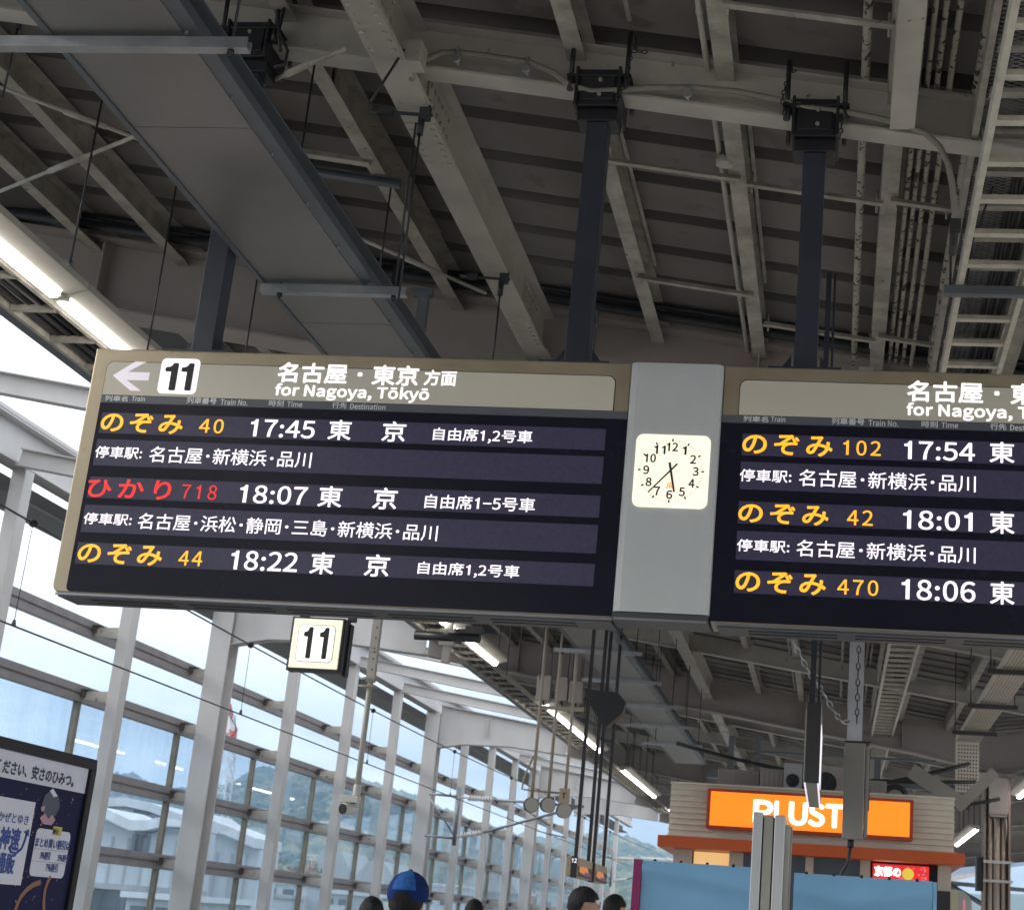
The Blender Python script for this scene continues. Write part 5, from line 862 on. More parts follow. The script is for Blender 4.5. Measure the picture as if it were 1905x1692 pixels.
q = at(768,105,Y=5.92); b = MB(); b.cbox((q.x, q.y, q.z), .10, .10, .11); tag(b.build('junction_box', 'cream', None, bevel=.004, origin=q), 'small cream box on the corner of the big girder and cross beam', 'box')
b = MB().cyl(at(752,92,Y=5.86), at(688,192,Y=5.80), .006); b.sphere(at(725,100,Y=5.85), .018); tag(b.build('tie_rod', 'dark_rod', None, origin=at(752,92,Y=5.86)), 'dark slanted rod hooked to the small cream box', 'rod')

# right-hand cable ladder (two decks), mesh and cables
LZ = 4.74; LX0, LX1 = .525, .835
cl = thing('cable_ladder', 'pale steel cable ladder with rungs at the right edge of the photo', 'cable ladder', (.68, 6, LZ))
for x in (LX0, LX1):
    MB().chan((x, 2, LZ), (x, 38, LZ), .028, .075, .004).build('side_rail', 'ladder', cl)
y = 4.95-.345*8
while y < 34: MB().box((LX0+.01, y-.022, LZ-.012), (LX1-.01, y+.022, LZ+.012)).build('rung', 'ladder', cl); y += .345
cu = thing('cable_ladder', 'duller upper cable ladder carrying black cables above the pale ladder', 'cable ladder', (.68, 6, LZ+.22))
for x in (LX0-.03, LX1+.02): MB().chan((x, 2, LZ+.20), (x, 38, LZ+.20), .028, .08, .004).build('side_rail', 'cream_dirty', cu)
y = 2.3
while y < 34: MB().box((LX0, y-.025, LZ+.18), (LX1, y+.025, LZ+.20)).build('rung', 'cream_dirty', cu); y += .345
b = MB(); y = 2.0; st = .03
while y < 9.5: b.bar((LX0, y, LZ+.235), (LX0+.2, y+.1, LZ+.235), .004, .003); b.bar((LX0, y+.1, LZ+.24), (LX0+.2, y, LZ+.24), .004, .003); y += st
b.build('mesh', 'galv', cu)
for i in range(9):
    x = LX0+.19+i*.014; b = MB().tube([(x+random.uniform(-.008,.008), 2+k*1.4, LZ+.225+random.uniform(0,.02)) for k in range(16)], .007 if i % 3 else .010, 6)
    tag(b.build('power_cable', ('cable', 'slot', 'tray_side')[i % 3], None, origin=(x, 2, LZ+.23)), 'cable in the bundle lying on the upper cable ladder', 'cable', 'cables on the upper ladder')
b = MB().tube([(LX0+.1, 6.6, LZ+.2), (LX0+.03, 6.9, LZ+.06), (LX0+.04, 7.3, LZ+.02), (LX0+.10, 7.9, LZ+.05), (LX0+.11, 8.4, LZ+.2)], .006); tag(b.build('power_cable', 'cable', None, origin=(LX0+.1, 6.6, LZ+.2)), 'loose black cable drooping through the ladder rungs', 'cable')
q = at(1760,540,Z=LZ-.06); b = MB().box((q.x-.01, q.y-.025, LZ-.085), (q.x+.62, q.y+.025, LZ-.04)); 
t = thing('ladder_strut', 'dark strut crossing under the cable ladder', 'hanger', q)
b.build('strut', 'tray_side', t)
for x in (q.x+.02, q.x+.56): MB().cyl((x, q.y, LZ-.05), (x, q.y, zb(x)), .006).build('rod', 'dark_rod', t)
b = MB().cyl(at(1776,425,Y=yb), at(1772,470,Y=yb+.2), .018); b.cbox(at(1777,420,Y=yb), .045, .04, .05); tag(b.build('cable_gland', 'slot', None, origin=at(1776,425,Y=yb)), 'dark gland where the olive conduit reaches the ladder', 'fitting')

# perforated tray on the right, ending in a drop
pt = thing('perforated_tray', 'tan perforated cable tray that bends down at its far end, right side', 'cable tray', (1.55, 16, 4.0))
b = MB(); b.box((1.42, 9, 4.0), (1.70, 19.3, 4.006)); b.box((1.42, 9, 4.006), (1.425, 19.3, 4.06)); b.box((1.695, 9, 4.006), (1.70, 19.3, 4.06)); b.build('tray', 'perf', pt)
b = MB(); b.box((1.42, 19.3, 3.40), (1.70, 19.306, 4.0)); b.build('drop', 'perf', pt)
b = MB(); y = 9.05
while y < 19.2:
    for k in range(8): b.box((1.44+k*.032, y, 3.9985), (1.452+k*.032, y+.016, 3.9995))
    y += .052
for j in range(13):
    for k in range(7): b.box((1.45+k*.035, 19.2985, 3.43+j*.043), (1.468+k*.035, 19.2995, 3.448+j*.043))
b.build('holes', 'slot', pt)
for w_, y in zip(('first', 'second', 'third', 'fourth', 'last'), (9.6, 12.2, 14.0, 16.1, 18.2)):
    t = thing('tray_strut', w_+' dark strut under the perforated tray, counted from the photographer', 'hanger', (1.56, y, 3.96), 'struts under the perforated tray')
    MB().box((1.30, y-.03, 3.94), (1.80, y+.03, 3.985)).build('strut', 'dark_metal', t)
    for x in (1.33, 1.77): MB().cyl((x, y, 3.96), (x, y, zb(x)), .006).build('rod', 'dark_rod', t)

# ================================================================== LAMP LINES
def lamp(x, z, y0, y1, label, group, side=1, refl=True, rods=True):
    t = thing('tube_light', label, 'light', (x, (y0+y1)/2, z), group)
    b = MB()
    if refl: b.prism([(-.055,.0),(.055,.0),(.17*side,.035),(.17*side,.075),(-.055,.06)] if side > 0 else [(-.17,.035),(-.055,.0),(.055,.0),(.055,.06),(-.17,.075)], (x, y0-.02, z+.018), (x, y1+.02, z+.018))
    else: b.prism([(-.05,.0),(.05,.0),(.04,.06),(-.04,.06)], (x, y0-.02, z+.018), (x, y1+.02, z+.018))
    b.build('housing', 'lamp_body', t)
    MB().prism([(-.034,.02),(-.034,-.008),(-.022,-.022),(.022,-.022),(.034,-.008),(.034,.02)], (x, y0+.03, z), (x, y1-.03, z)).build('tube', 'tube', t)
    b = MB()
    for y in (y0+.015, y1-.015): b.cbox((x, y, z+.010), .08, .028, .034)
    b.build('end_cap', 'lamp_body', t)
    for y in (y0+.1, y1-.1): MB().cyl((x+.05, y, z+.07), (x+.05, y, zb(x) if rods else z+.11), .006, 6).build('hanger_rod', 'dark_rod', t)
    return t
LXX = -4.55
g = 'tube lights along the platform edge roof'
lamp(LXX, 4.81, 6.68, 7.88, 'lit tube light nearest the upper left corner, first of the line', g, rods=False)
lamp(LXX, 4.81, 7.93, 9.13, 'lit tube light just above the left end of the left board', g, rods=False)
lamp(LXX, 4.81, 5.43, 6.63, 'lit tube light beyond the left photo edge', g, rods=False)
ORD = ('nearest', 'second', 'third', 'fourth', 'fifth', 'sixth', 'seventh', 'eighth', 'ninth', 'tenth')
def lampline(x, z, y0, y1, where, g, side=1):
    n = max(1, round((y1-y0)/1.25)); s = (y1-y0)/n
    lab = lambda k: (ORD[k]+' tube light in the '+where) if n <= 10 else 'tube light in the '+where
    first = lamp(x, z, y0, y0+s-.01, lab(0), g, side)
    for k in range(1, n): copy_tree(first, (0, k*s, 0), lab(k))
g1 = 'far tube lights of the lit run under the boards, first run'
lampline(LXX, 4.80, 16.5, 20.2, 'short lit run right of the dark bar', 'tube lights, short run right of the dark bar')
lampline(LXX, 4.80, 23.85, 30.1, 'long lit run above the round speakers', 'tube lights, long run above the speakers')
lampline(LXX, 4.80, 33.4, 39.8, 'lit run left of the orange kiosk sign', 'tube lights, run left of the kiosk')
lampline(LXX, 4.80, 43.6, 48.6, 'farthest lit run at the kiosk corner', 'tube lights, farthest run by the kiosk corner')
lampline(2.9, 4.0, 33.2, 38.7, 'lit run right of the kiosk', 'tube lights, run right of the kiosk', -1)
lampline(2.92, 4.0, 21.0, 25.9, 'lit run at the right photo edge behind the column', 'tube lights, run behind the right column', -1)
lampline(LXX, 4.81, -14, 5.4, 'run behind the photographer', 'tube lights, run behind the photographer')
lampline(2.92, 4.0, -12, 19.5, 'run outside the right photo edge', 'tube lights, run outside the right edge', -1)
rk = thing('cable_rack', 'slim dark rack with rungs running beside the left tube lights', 'cable rack', (-4.85, 8, 4.86))
for x in (-5.02, -4.70): MB().box((x-.015, 2, 4.84), (x+.015, 46, 4.90)).build('side_rail', 'cream_dirty', rk)
y = 2.2
while y < 46: MB().box((-5.0, y-.02, 4.84), (-4.7, y+.02, 4.875)).build('rung', 'cream_dirty', rk); y += .5
b = MB()
for i in range(4): b.tube([(-4.95+i*.07+random.uniform(-.01,.01), 2+k*4, 4.885) for k in range(12)], .016, 6)
b.build('cable_bed', 'cable', rk)
q = at(128,492,X=-4.42); b = MB().box((q.x-.22, q.y-.02, q.z-.025), (q.x+.02, q.y+.02, q.z+.02)); b.cyl((q.x-.0, q.y, q.z-.07), (q.x, q.y, q.z+.05), .012)
b.cyl((q.x-.16, q.y, q.z), (q.x-.16, q.y, q.z+.06), .01); tag(b.build('lamp_bracket', 'galv', None, origin=q), 'small grey bracket beside the upper left tube light', 'bracket')

# ================================================================== SMALL HANGING THINGS
# boxed 11
YB = 9.0
x0, x1, z0, z1 = (at(548,1150,Y=YB).x+at(536,1240,Y=YB).x)/2, (at(638,1153,Y=YB).x+at(626,1243,Y=YB).x)/2, at(580,1242,Y=YB).z, at(590,1151,Y=YB).z
t = thing('number_box', 'lit square box sign with a black 11 hanging below the left board', 'sign', ((x0+x1)/2, YB, z0))
MB().box((x0-.012, YB+.012, z0-.012), (x1+.012, YB+.13, z1+.012)).build('case', 'dark_metal', t, bevel=.004)
b = MB(); b.box((x1+.013, YB+.02, z0-.02), (x1+.022, YB+.07, z1)); b.box((x1+.012, YB+.07, z0-.03), (x1+.035, YB+.13, z1-.01)); b.build('side_channel', 'black_steel', t); MB().box((x0-.03, YB+.05, z0-.01), (x0-.012, YB+.15, z1+.02)).build('side_channel', 'black_steel', t)
fc = MB().box((x0, YB, z0), (x1, YB+.012, z1)).build('face', 'sign_lit', t, bevel=.003)
i0, i1, j0, j1 = x0+.035, x1-.035, z0+.035, z1-.035
MB().poly([(a, YB-.0015, c) for a, c in rrect(i0, i1, j0, j1, .03)], (0,.001,0)).build('outline', 'sign_line', fc)
MB().poly([(a, YB-.003, c) for a, c in rrect(i0+.004, i1-.004, j0+.004, j1-.004, .027)], (0,.001,0)).build('inner_face', 'sign_lit_in', fc)
b = MB(); cxm = (x0+x1)/2; cw = (x1-x0)*.15
for s in (-1, 1): letter(b, '1', (0, YB-.005, 0), RT, UPV, cxm+s*(x1-x0)*.165-cw*.62, cxm+s*(x1-x0)*.165+cw*.62, z0+.056, z1-.05, .022)
b.build('number', 'ink', fc)
for x in (x0+.03, x1+.03): MB().box((x-.02, YB+.06, z1+.01), (x+.02, YB+.12, zb(x)-.0)).build('hanger_bar', 'black_steel', t)
# security camera on its long pole
YC = 10.0; px_ = at(700,1180,Y=YC).x; zt = at(686,1268,Y=YC).z; zl = at(655,1470,Y=YC).z
t = thing('security_camera', 'white security camera with dark lens on a long pole from the roof', 'camera', (px_, YC, zl))
b = MB().box((px_-.026, YC-.026, zt), (px_+.026, YC+.026, zb(px_))); b.build('upper_pole', 'cream', t)
b = MB()
for k in range(26): b.cyl((px_+.008, YC-.0275, zt+.08+k*.07), (px_+.008, YC-.0255, zt+.08+k*.07), .006, 6)
b.build('pole_holes', 'slot', t)
MB().cyl((px_, YC, zl), (px_, YC, zt+.05), .019, 12).build('lower_pole', 'cream', t)
b = MB()
for z in (zt+.02, zt-.03): b.cbox((px_, YC, z), .075, .075, .014); b.cyl((px_-.07, YC-.02, z), (px_+.05, YC-.02, z), .007)
b.build('clamp', 'cream_dirty', t)
b = MB(); b.cyl((px_, YC, zl-.03), (px_, YC, zl+.04), .025, 14); b.cbox((px_-.03, YC-.02, zl-.055), .12, .07, .045); b.build('mount', 'cam_white', t, bevel=.004)
d = Vector((-.12, -.22, -.02)).normalized(); c0 = Vector((px_-.03, YC-.03, zl-.118))
MB().cyl(c0-d*.05, c0+d*.05, .038, 18).build('housing', 'cam_white', t, bevel=.006)
MB().cyl(c0+d*.050, c0+d*.058, .033, 18).build('lens', 'black_frame', t)
# dark bar sensor
YD = 12.0; a, c = at(772,1181,Y=YD), at(893,1187,Y=YD); m_ = at(832,1185,Y=YD)
t = thing('sensor_bar', 'dark horizontal tube on a cream pole under the left board', 'fixture', m_)
b = MB().cyl(a, c, .036, 14); b.build('tube', 'black_steel', t)
b = MB().box((a.x+.2, YD+.03, a.z+.05), (c.x, YD+.12, a.z+.075)); b.cbox((c.x-.06, YD+.05, a.z+.07), .13, .1, .05); b.build('tray', 'dark_metal', t)
b = MB().box((m_.x-.03, YD+.0, m_.z-.20), (m_.x+.03, YD+.05, zb(m_.x))); b.cbox((m_.x, YD+.02, m_.z-.05), .12, .09, .03); b.cbox((m_.x, YD+.02, m_.z+.05), .12, .09, .03); b.build('pole', 'cream', t)
q = at(825,1155,Y=YD-.02); MB().sphere(q, .03, 10, 6).build('lamp', 'tube', t)
# round speakers
YS = 16.0
for i, (top, bot, ctr, lab) in enumerate((((1005,1330),(991,1470),(987,1497),'left of the three round hanging speakers, with a drooping cable'), ((1030,1350),(1020,1468),(1018,1497),'middle of the three round hanging speakers'), ((1057,1380),(1050,1478),(1048,1508),'right and lowest of the three round hanging speakers, with a small plate'))):
    c = at(*ctr, Y=YS); t = thing('hanging_speaker', lab, 'speaker', c, 'round speakers hanging over the platform')
    MB().cyl((c.x+.0, YS+.03, c.z+.05), (c.x+.0, YS+.03, zb(c.x)-.2), .017, 10).build('rod', 'pipe_tan', t)
    b = MB().cyl((c.x+.02, YS-.045, c.z), (c.x-.02, YS+.09, c.z+.01), .076, 20); b.build('drum', 'dark_metal' if i < 2 else 'grey_box', t)
    MB().cyl((c.x+.022, YS-.055, c.z), (c.x+.02, YS-.0452, c.z), .070, 20).build('front', 'lamp_body', t)
    if i == 2:
        pl_ = MB().cbox((c.x, YS-.02, c.z+.15), .10, .05, .15).build('plate', 'tan_sign', t)
        b = MB(); letter(b, 'T', (0, YS-.047, 0), RT, UPV, c.x-.02, c.x+.02, c.z+.12, c.z+.18, .03); b.build('plate_letter', 'ink', pl_)
    if i == 0: MB().tube([(c.x-.02, YS+.03, c.z+.5), (c.x-.10, YS+.03, c.z+.28), (c.x-.11, YS+.03, c.z+.16), (c.x-.03, YS+.03, c.z+.15), (c.x+.3, YS+.03, c.z+.14)], .01).build('cable', 'tan_sign', t)
    if i == 2: MB().box((c.x-.34, YS+.02, c.z+1.02), (c.x+.12, YS+.05, c.z+1.06)).build('arm', 'tan_sign', t)
# platform edge signs on black rods
for i, (ya, yb_, lab) in enumerate(((13.75, 14.62, 'nearer small tan sign box with 12 on its black edge, on black rods'), (14.80, 15.6, 'farther small tan sign box on black rods'))):
    X = -2.2; z0, z1 = 1.965, 2.125
    t = thing('hanging_sign', lab, 'sign', (X, ya, z0), 'small sign boxes on black rods')
    MB().box((X-.10, ya+.02, z0), (X, yb_, z1)).build('box', 'tan_sign', t, bevel=.004)
    e = MB().box((X-.055, ya-.01, z0-.01), (X-.005, ya+.02, z1+.01)).build('edge_plate', 'black_steel', t)
    MB().box((X-.10, ya+.005, z0+.01), (X-.06, ya+.02, z1)).build('edge_plate', 'tan_sign', t)
    if i == 0:
        b = MB(); letter(b, '12', (0, ya-.012, 0), RT, UPV, X-.052, X-.008, z1-.045, z1-.008, .02); b.build('number', 'lamp_plate', e)
    L_ = yb_-ya
    MB().box((X, ya+.05, z0+.005), (X+.003, yb_-.01, z0+.095)).build('picture', 'dark_metal', t)
    p_ = MB().poly([(X+.006, ya+L_*u, z0+v) for u, v in ((.12,.095),(.62,.095),(.75,.05),(.45,.03),(.1,.045))], (-.002,0,0)).build('picture_patch', 'orange_pic', t)
    MB().poly([(X+.008, ya+L_*u, z0+v) for u, v in ((.45,.055),(.85,.05),(.85,.022),(.45,.022))], (-.001,0,0)).build('picture_patch', 'violet', t)
    for y in (ya+.05, yb_-.08):
        x_ = X-.03; MB().box((x_-.015, y-.015, z1+.002), (x_+.015, y+.015, zb(x_)-.25)).build('rod', 'black_steel', t)
q0 = [at(*p, Y=13.6) for p in ((1086,1279),(1150,1288),(1164,1305),(1158,1325),(1128,1352),(1118,1345),(1102,1318))]
b = MB().poly(q0, (0,.12,0)); tag(b.build('mounting_plate', 'black_steel', None, origin=q0[0]), 'black angular mounting plate at the top of the black sign rods', 'mount')
# junction boxes by the lamp line
for i, p in enumerate((((1000,1255),(1022,1302)), ((1035,1258),(1054,1303)), ((1060,1266),(1082,1307)))):
    a, c = at(*p[0], Y=20), at(*p[1], Y=20)
    t = thing('terminal_box', ('left','middle','right')[i]+' of three grey terminal boxes hanging on thin rods', 'box', a, 'terminal boxes by the lamp line')
    MB().box((a.x, 20, c.z), (c.x, 20.12, a.z)).build('box', 'grey_box', t, bevel=.006)
    b = MB()
    for x in (a.x+.02, c.x-.02): b.cyl((x, 20.05, a.z), (x, 20.05, zb(x)), .006, 6)
    b.build('rod', 'dark_rod', t)
    b = MB().tube([((a.x+c.x)/2, 20.05, c.z), ((a.x+c.x)/2+.03, 20.05, c.z-.12), (c.x+.08, 20.05, c.z-.1), (c.x+.1, 20.05, a.z-.1)], .012); b.build('cable', 'cable', t)
# more thin suspension rods below the boards
rods = [(972,1160,972,1232),(1012,1175,1005,1262),(950,1175,945,1255),(1020,1170,1012,1255),(1062,1200,1056,1270),(1085,1215,1083,1290),(1262,1175,1258,1270),(1282,1215,1275,1320),(1225,1290,1215,1375),(1200,1235,1198,1300)]
rods.sort()
ROD_LAB = ('first', 'second', 'third', 'fourth', 'fifth', 'sixth', 'seventh', 'eighth', 'ninth', 'tenth')
for i, (ax_, ay_, bx_, by_) in enumerate(rods):
    y = 17+i*.7; a = at(ax_, ay_, Y=y); c = at(bx_, by_, Y=y)
    tag(MB().cyl((a.x, y, c.z), (a.x, y, zb(a.x)), .006, 6).build('hanging_rod', 'dark_rod', None, origin=(a.x, y, zb(a.x))), ROD_LAB[i]+' thin dark suspension rod from the left in the row below the boards', 'rod', 'suspension rods under the far roof')

# black sign seen on its edge
t = thing('edge_on_sign', 'dark box sign seen on its narrow edge, hanging over the kiosk', 'sign', (-.12, 7.6, 2.28))
MB().box((-.155, 7.60, 2.283), (-.085, 9.0, at(1508,1305,Y=7.6).z)).build('case', 'dark_metal', t, bevel=.004)
zt = at(1508,1305,Y=7.6).z
MB().box((-.0845, 7.64, 2.30), (-.0815, 8.15, zt-.10)).build('lit_face', 'lamp_plate', t); MB().box((-.161, 7.63, 2.30), (-.156, 8.98, zt-.03)).build('side_face', 'panel_grey', t)
MB().box((-.150, 7.62, 2.2785), (-.090, 8.98, 2.2825)).build('underside', 'alu_dull', t)
for x in (-.152, -.0885): MB().box((x-.004, 7.605, 2.277), (x+.004, 8.98, 2.2822)).build('lit_edge', 'lamp_plate', t)
b = MB(); b.box((-.147, 7.72, zt), (-.12, 7.76, zb(-.13)-.2)); b.box((-.108, 7.72, zt), (-.095, 7.76, zb(-.1)-.2)); b.build('hanger_bar', 'navy_post', t)
# beige box on a bright steel strut
YG = 9.0; x0, x1 = at(1569,1470,Y=YG).x, at(1616,1470,Y=YG).x; z0, z1 = at(1590,1560,Y=YG).z, at(1590,1380,Y=YG).z
t = thing('control_box', 'grey beige upright box hanging on a bright steel strut before the kiosk sign', 'box', ((x0+x1)/2, YG, z0))
MB().box((x0, YG, z0), (x1-.025, YG+.16, z1)).build('case', 'box_beige', t, bevel=.006)
MB().box((x1-.022, YG+.01, z0+.02), (x1, YG+.15, z1-.02)).build('door', 'box_beige', t, bevel=.004)
b = MB(); b.box((x0-.002, YG-.004, z1), (x1+.004, YG+.164, z1+.008)); b.cyl((x1, YG+.02, z1-.03), (x1, YG+.02, z0+.16), .006); b.build('lid', 'dark_metal', t)
sx = (at(1580,1240,Y=YG).x+at(1608,1240,Y=YG).x)/2; sw = at(1608,1240,Y=YG).x-at(1580,1240,Y=YG).x
MB().chan((sx, YG+.08, z1+.01), (sx, YG+.08, zb(sx)-.2), sw, .06, .006, up=(0,-1,0)).build('strut', 'bright_steel', t)
b = MB().cyl(((x0+x1)/2-.02, YG+.06, z0), ((x0+x1)/2-.02, YG+.06, z0-.045), .018); b.tube([((x0+x1)/2-.02, YG+.06, z0-.04), ((x0+x1)/2-.03, YG+.06, z0-.12), (x0-.0, YG+.07, z0-.2), (x0-.06, YG+.08, z0-.32), (x0-.07, YG+.08, .2)], .010); b.build('cable', 'slot', t)
chain([at(1467,1180,Y=8.3), at(1512,1262,Y=8.6), at(1530,1285,Y=8.7), at(1548,1318,Y=8.8), at(1568,1345,Y=8.95), at(1580,1340,Y=9)], 'safety_chain', 'pale chain hanging between the dark edge-on sign and the steel strut', .006, .05, 'galv')
chain([at(1598,1200,Y=8.98), at(1596,1262,Y=8.98), at(1594,1345,Y=8.98)], 'safety_chain', 'chain running down the front of the bright steel strut', .005, .04)

# ================================================================== KIOSK
KY = 16.0
t = thing('kiosk', 'beige kiosk with ribbed upper wall, orange band and lit orange sign', 'kiosk', (-.25, KY, 0))
KX0, KX1, KZ0, KZ1 = -1.665, 1.17, 2.49, 3.005
b = MB(); nb = 9; hh = (KZ1-KZ0)/nb
for i in range(nb):
    z = KZ0+i*hh; b.poly([(KX0, KY, z), (KX0, KY-.012, z+.008), (KX0, KY+.010, z+hh), (KX0, KY+.03, z+hh), (KX0, KY+.03, z)], (KX1-KX0, 0, 0))
    b.poly([(KX0, KY+.03, z), (KX0-.012, KY+.03, z+.008), (KX0+.010, KY+.03, z+hh), (KX0+.03, KY+.03, z+hh), (KX0+.03, KY+.03, z)], (0, 2.6, 0))
    b.poly([(KX1, KY+.03, z), (KX1+.012, KY+.03, z+.008), (KX1-.010, KY+.03, z+hh), (KX1-.03, KY+.03, z+hh), (KX1-.03, KY+.03, z)], (0, 2.6, 0))
b.box((KX0-.008, KY-.02, KZ1), (KX1+.008, KY+2.65, KZ1+.02)); b.build('ribbed_wall', 'siding', t)
b = MB(); b.box((KX0-.075, KY-.28, 2.365), (KX1+.09, KY+2.7, 2.475)); b.build('orange_band', 'kiosk_orange', t, bevel=.004)
b = MB(); b.box((KX0-.02, KY-.06, 2.476), (KX1+.02, KY-.02, 2.492)); b.build('ledge', 'siding', t)
b = MB()
for xa, xb in ((-1.60,-1.42), (-1.04,-.90), (-.28,-.20), (.26,.36), (1.02,1.15)): b.box((xa, KY, 0), (xb, KY+.12, 2.364))
b.box((-1.60, KY+.02, 0), (1.15, KY+.12, .95)); b.box((-1.42, KY+.07, 2.37), (.36, KY+.12, 2.43)); b.box((-1.6, KY+.12, 0), (-1.52, KY+2.5, 2.364)); b.box((1.07, KY+.12, 0), (1.15, KY+2.5, 2.364)); b.box((-1.52, KY+2.42, 0), (1.07, KY+2.5, 2.364))
b.build('wall', 'kiosk_wall', t)
wn = MB().box((-1.42, KY+.30, .95), (-1.04, KY+.32, 2.42)).build('lit_window', 'warm_room', t)
MB().box((-1.40, KY+.27, 1.0), (-1.22, KY+.28, 2.24)).build('notice', 'white_paper', wn)
b = MB(); b.bar((-1.26, KY+.26, 2.2), (-1.1, KY+.26, 2.05), .01, .01); b.build('rod', 'mullion', wn)
MB().box((-.90, KY+.05, .95), (-.28, KY+.06, 2.365)).build('dark_window', 'bld_glass', t); MB().box((-.20, KY+.05, .95), (.26, KY+.06, 2.365)).build('dark_window', 'bld_glass', t)
sc_ = MB().box((.37, KY+.02, 1.2), (1.02, KY+.06, 2.40)).build('screen_frame', 'black_frame', t)
rp = MB().box((.385, KY+.012, 1.3), (.935, KY+.019, 2.345)).build('red_poster', 'red_poster', sc_)
MB().poly([(.73+.058*math.cos(a*.3), KY+.008, 2.262+.058*math.sin(a*.3)) for a in range(21)], (0,.003,0)).build('gold_disc', 'gold', rp)
b = MB(); letter(b, '京都の', (0, KY+.008, 0), RT, UPV, .40, .66, 2.225, 2.325, .03); b.build('poster_lettering', 'sign_letters', rp)
b = MB()
for k in range(26):
    x, z = random.uniform(.6, .9), random.uniform(2.20, 2.325); b.box((x, KY+.0095, z), (x+.022, KY+.0105, z+.014))
b.build('pink_blossom', 'pink', rp)
SX0, SX1, SZ0, SZ1 = -1.285, .765, 2.575, 2.972
sg = MB().poly([(a, KY-.10, c) for a, c in rrect(SX0, SX1, SZ0, SZ1, .012)], (0,.10,0)).build('orange_sign', 'kiosk_sign_rim', t)
MB().box((SX0+.035, KY-.104, SZ0+.035), (SX1-.035, KY-.099, SZ1-.03)).build('sign_face', 'kiosk_sign', sg)
lx = [at(1402,1510,Y=KY).x, at(1439,1510,Y=KY).x, at(1462,1510,Y=KY).x, at(1468,1510,Y=KY).x, at(1503,1510,Y=KY).x, at(1535,1510,Y=KY).x, at(1570,1510,Y=KY).x, at(1612,1510,Y=KY).x]
lz0, lz1 = 2.655, 2.885
b = MB()
for ch, a, c in (('P', lx[0], lx[1]), ('L', lx[1]+.012, lx[2]), ('U', lx[3], lx[4]), ('S', lx[4]+.006, lx[5]), ('T', lx[5]+.004, lx[6]), ('A', lx[6]-.01, lx[7]-.02)):
    letter(b, ch, (0, KY-.107, 0), RT, UPV, a, c, lz0, lz1, .036)
b.build('sign_lettering', 'sign_letters', sg)
MB().box((1.02, KY-.05, 1.75), (1.14, KY+.0, 2.12)).build('speaker_box', 'slot', t); MB().box((1.05, KY-.04, 1.0), (1.14, KY-.0, 1.74)).build('yellow_panel', 'yellow', t)
# plant on the kiosk roof
def unit(x0, x1, z1, y0, label, fan=True, m='box_beige'):
    u = thing('ventilation_unit', label, 'air unit', ((x0+x1)/2, y0, KZ1+.02))
    MB().box((x0, y0, KZ1+.03), (x1, y0+.5, z1)).build('case', m, u, bevel=.008)
    b = MB()
    for x in (x0+.02, x1-.06): b.box((x, y0+.05, KZ1+.02), (x+.04, y0+.45, KZ1+.03))
    b.build('foot', 'slot', u)
    if fan:
        r = min(x1-x0, z1-KZ1)*.36; c = ((x0+x1)/2, y0, KZ1+.03+(z1-KZ1)*.36)
        MB().cyl((c[0], y0-.004, c[2]), (c[0], y0+.01, c[2]), r, 20).build('fan_opening', 'slot', u)
        b = MB()
        for k in range(3): b.tube([(c[0]+r*(.4+.28*k)*math.cos(q*.524), y0-.008, c[2]+r*(.4+.28*k)*math.sin(q*.524)) for q in range(13)], .006, 5)
        b.build('guard', 'dark_metal', u)
    else:
        b = MB(); n = int((x1-x0)/.05)
        for k in range(n): b.box((x0+.015+k*.05, y0-.008, KZ1+.06), (x0+.035+k*.05, y0, z1-.03))
        b.build('louvre', 'grey_box', u)
unit(-1.26, -.82, 3.26, KY+.8, 'plain grey box unit on the left of the kiosk roof', False, 'grey_box')
unit(-.80, -.55, 3.27, KY+.6, 'ribbed unit standing between the plain and the fan unit on the kiosk roof', False)
unit(-.55, -.36, 3.33, KY+.5, 'grey unit with a round fan on the kiosk roof', True, 'bld_grey')
unit(-.33, .10, 3.33, KY+.6, 'dark wide fan unit on the kiosk roof behind the edge-on sign', True, 'grey_box')
unit(.30, .52, 3.22, KY+.7, 'small pale unit on the kiosk roof right of the control box', False, 'box_beige')
b = MB().tube([(.62+.13*math.cos(a*.35), KY+.9, 3.03+.16*math.sin(a*.35)) for a in range(10)], .03, 8); tag(b.build('round_duct', 'dark_metal', None, origin=(.62, KY+.9, 3.03)), 'round dark duct mouth on the right of the kiosk roof', 'duct')
b = MB()
b.bar((.78, KY+1.0, 3.38), (1.28, KY+1.0, 3.08), .03, .16); b.build('left_arm', 'box_beige')
o = bpy.data.objects['left_arm']; o.name = 'slanted_duct'; tag(o, 'flat beige duct slanting down to the right behind the kiosk roof', 'duct')
b = MB(); b.bar((1.28, KY+1.1, 3.02), (1.68, KY+1.1, 3.42), .03, .12); tag(b.build('slanted_duct', 'box_beige', None, origin=(1.28, KY+1.1, 3.02)), 'flat beige duct slanting up to the right behind the kiosk roof', 'duct')
for i, (x0, z0, x1, z1) in enumerate(((-1.2,3.26,1.5,3.62), (-1.9,3.7,1.6,3.45), (.2,3.35,1.9,3.30))):
    pts = [(x0+(x1-x0)*k/10, KY+2.2+i*.3, z0+(z1-z0)*k/10-.16*math.sin(math.pi*k/10)) for k in range(11)]
    tag(MB().tube(pts, .022, 8).build('slung_cable', 'cable', None, origin=pts[0]), ('lowest','highest','shortest')[i]+' dark cable slung behind the kiosk roof', 'cable')
b = MB()
for x in (-1.35, -1.02): b.box((x, 19.5, 3.0), (x+.07, 19.57, 3.95))
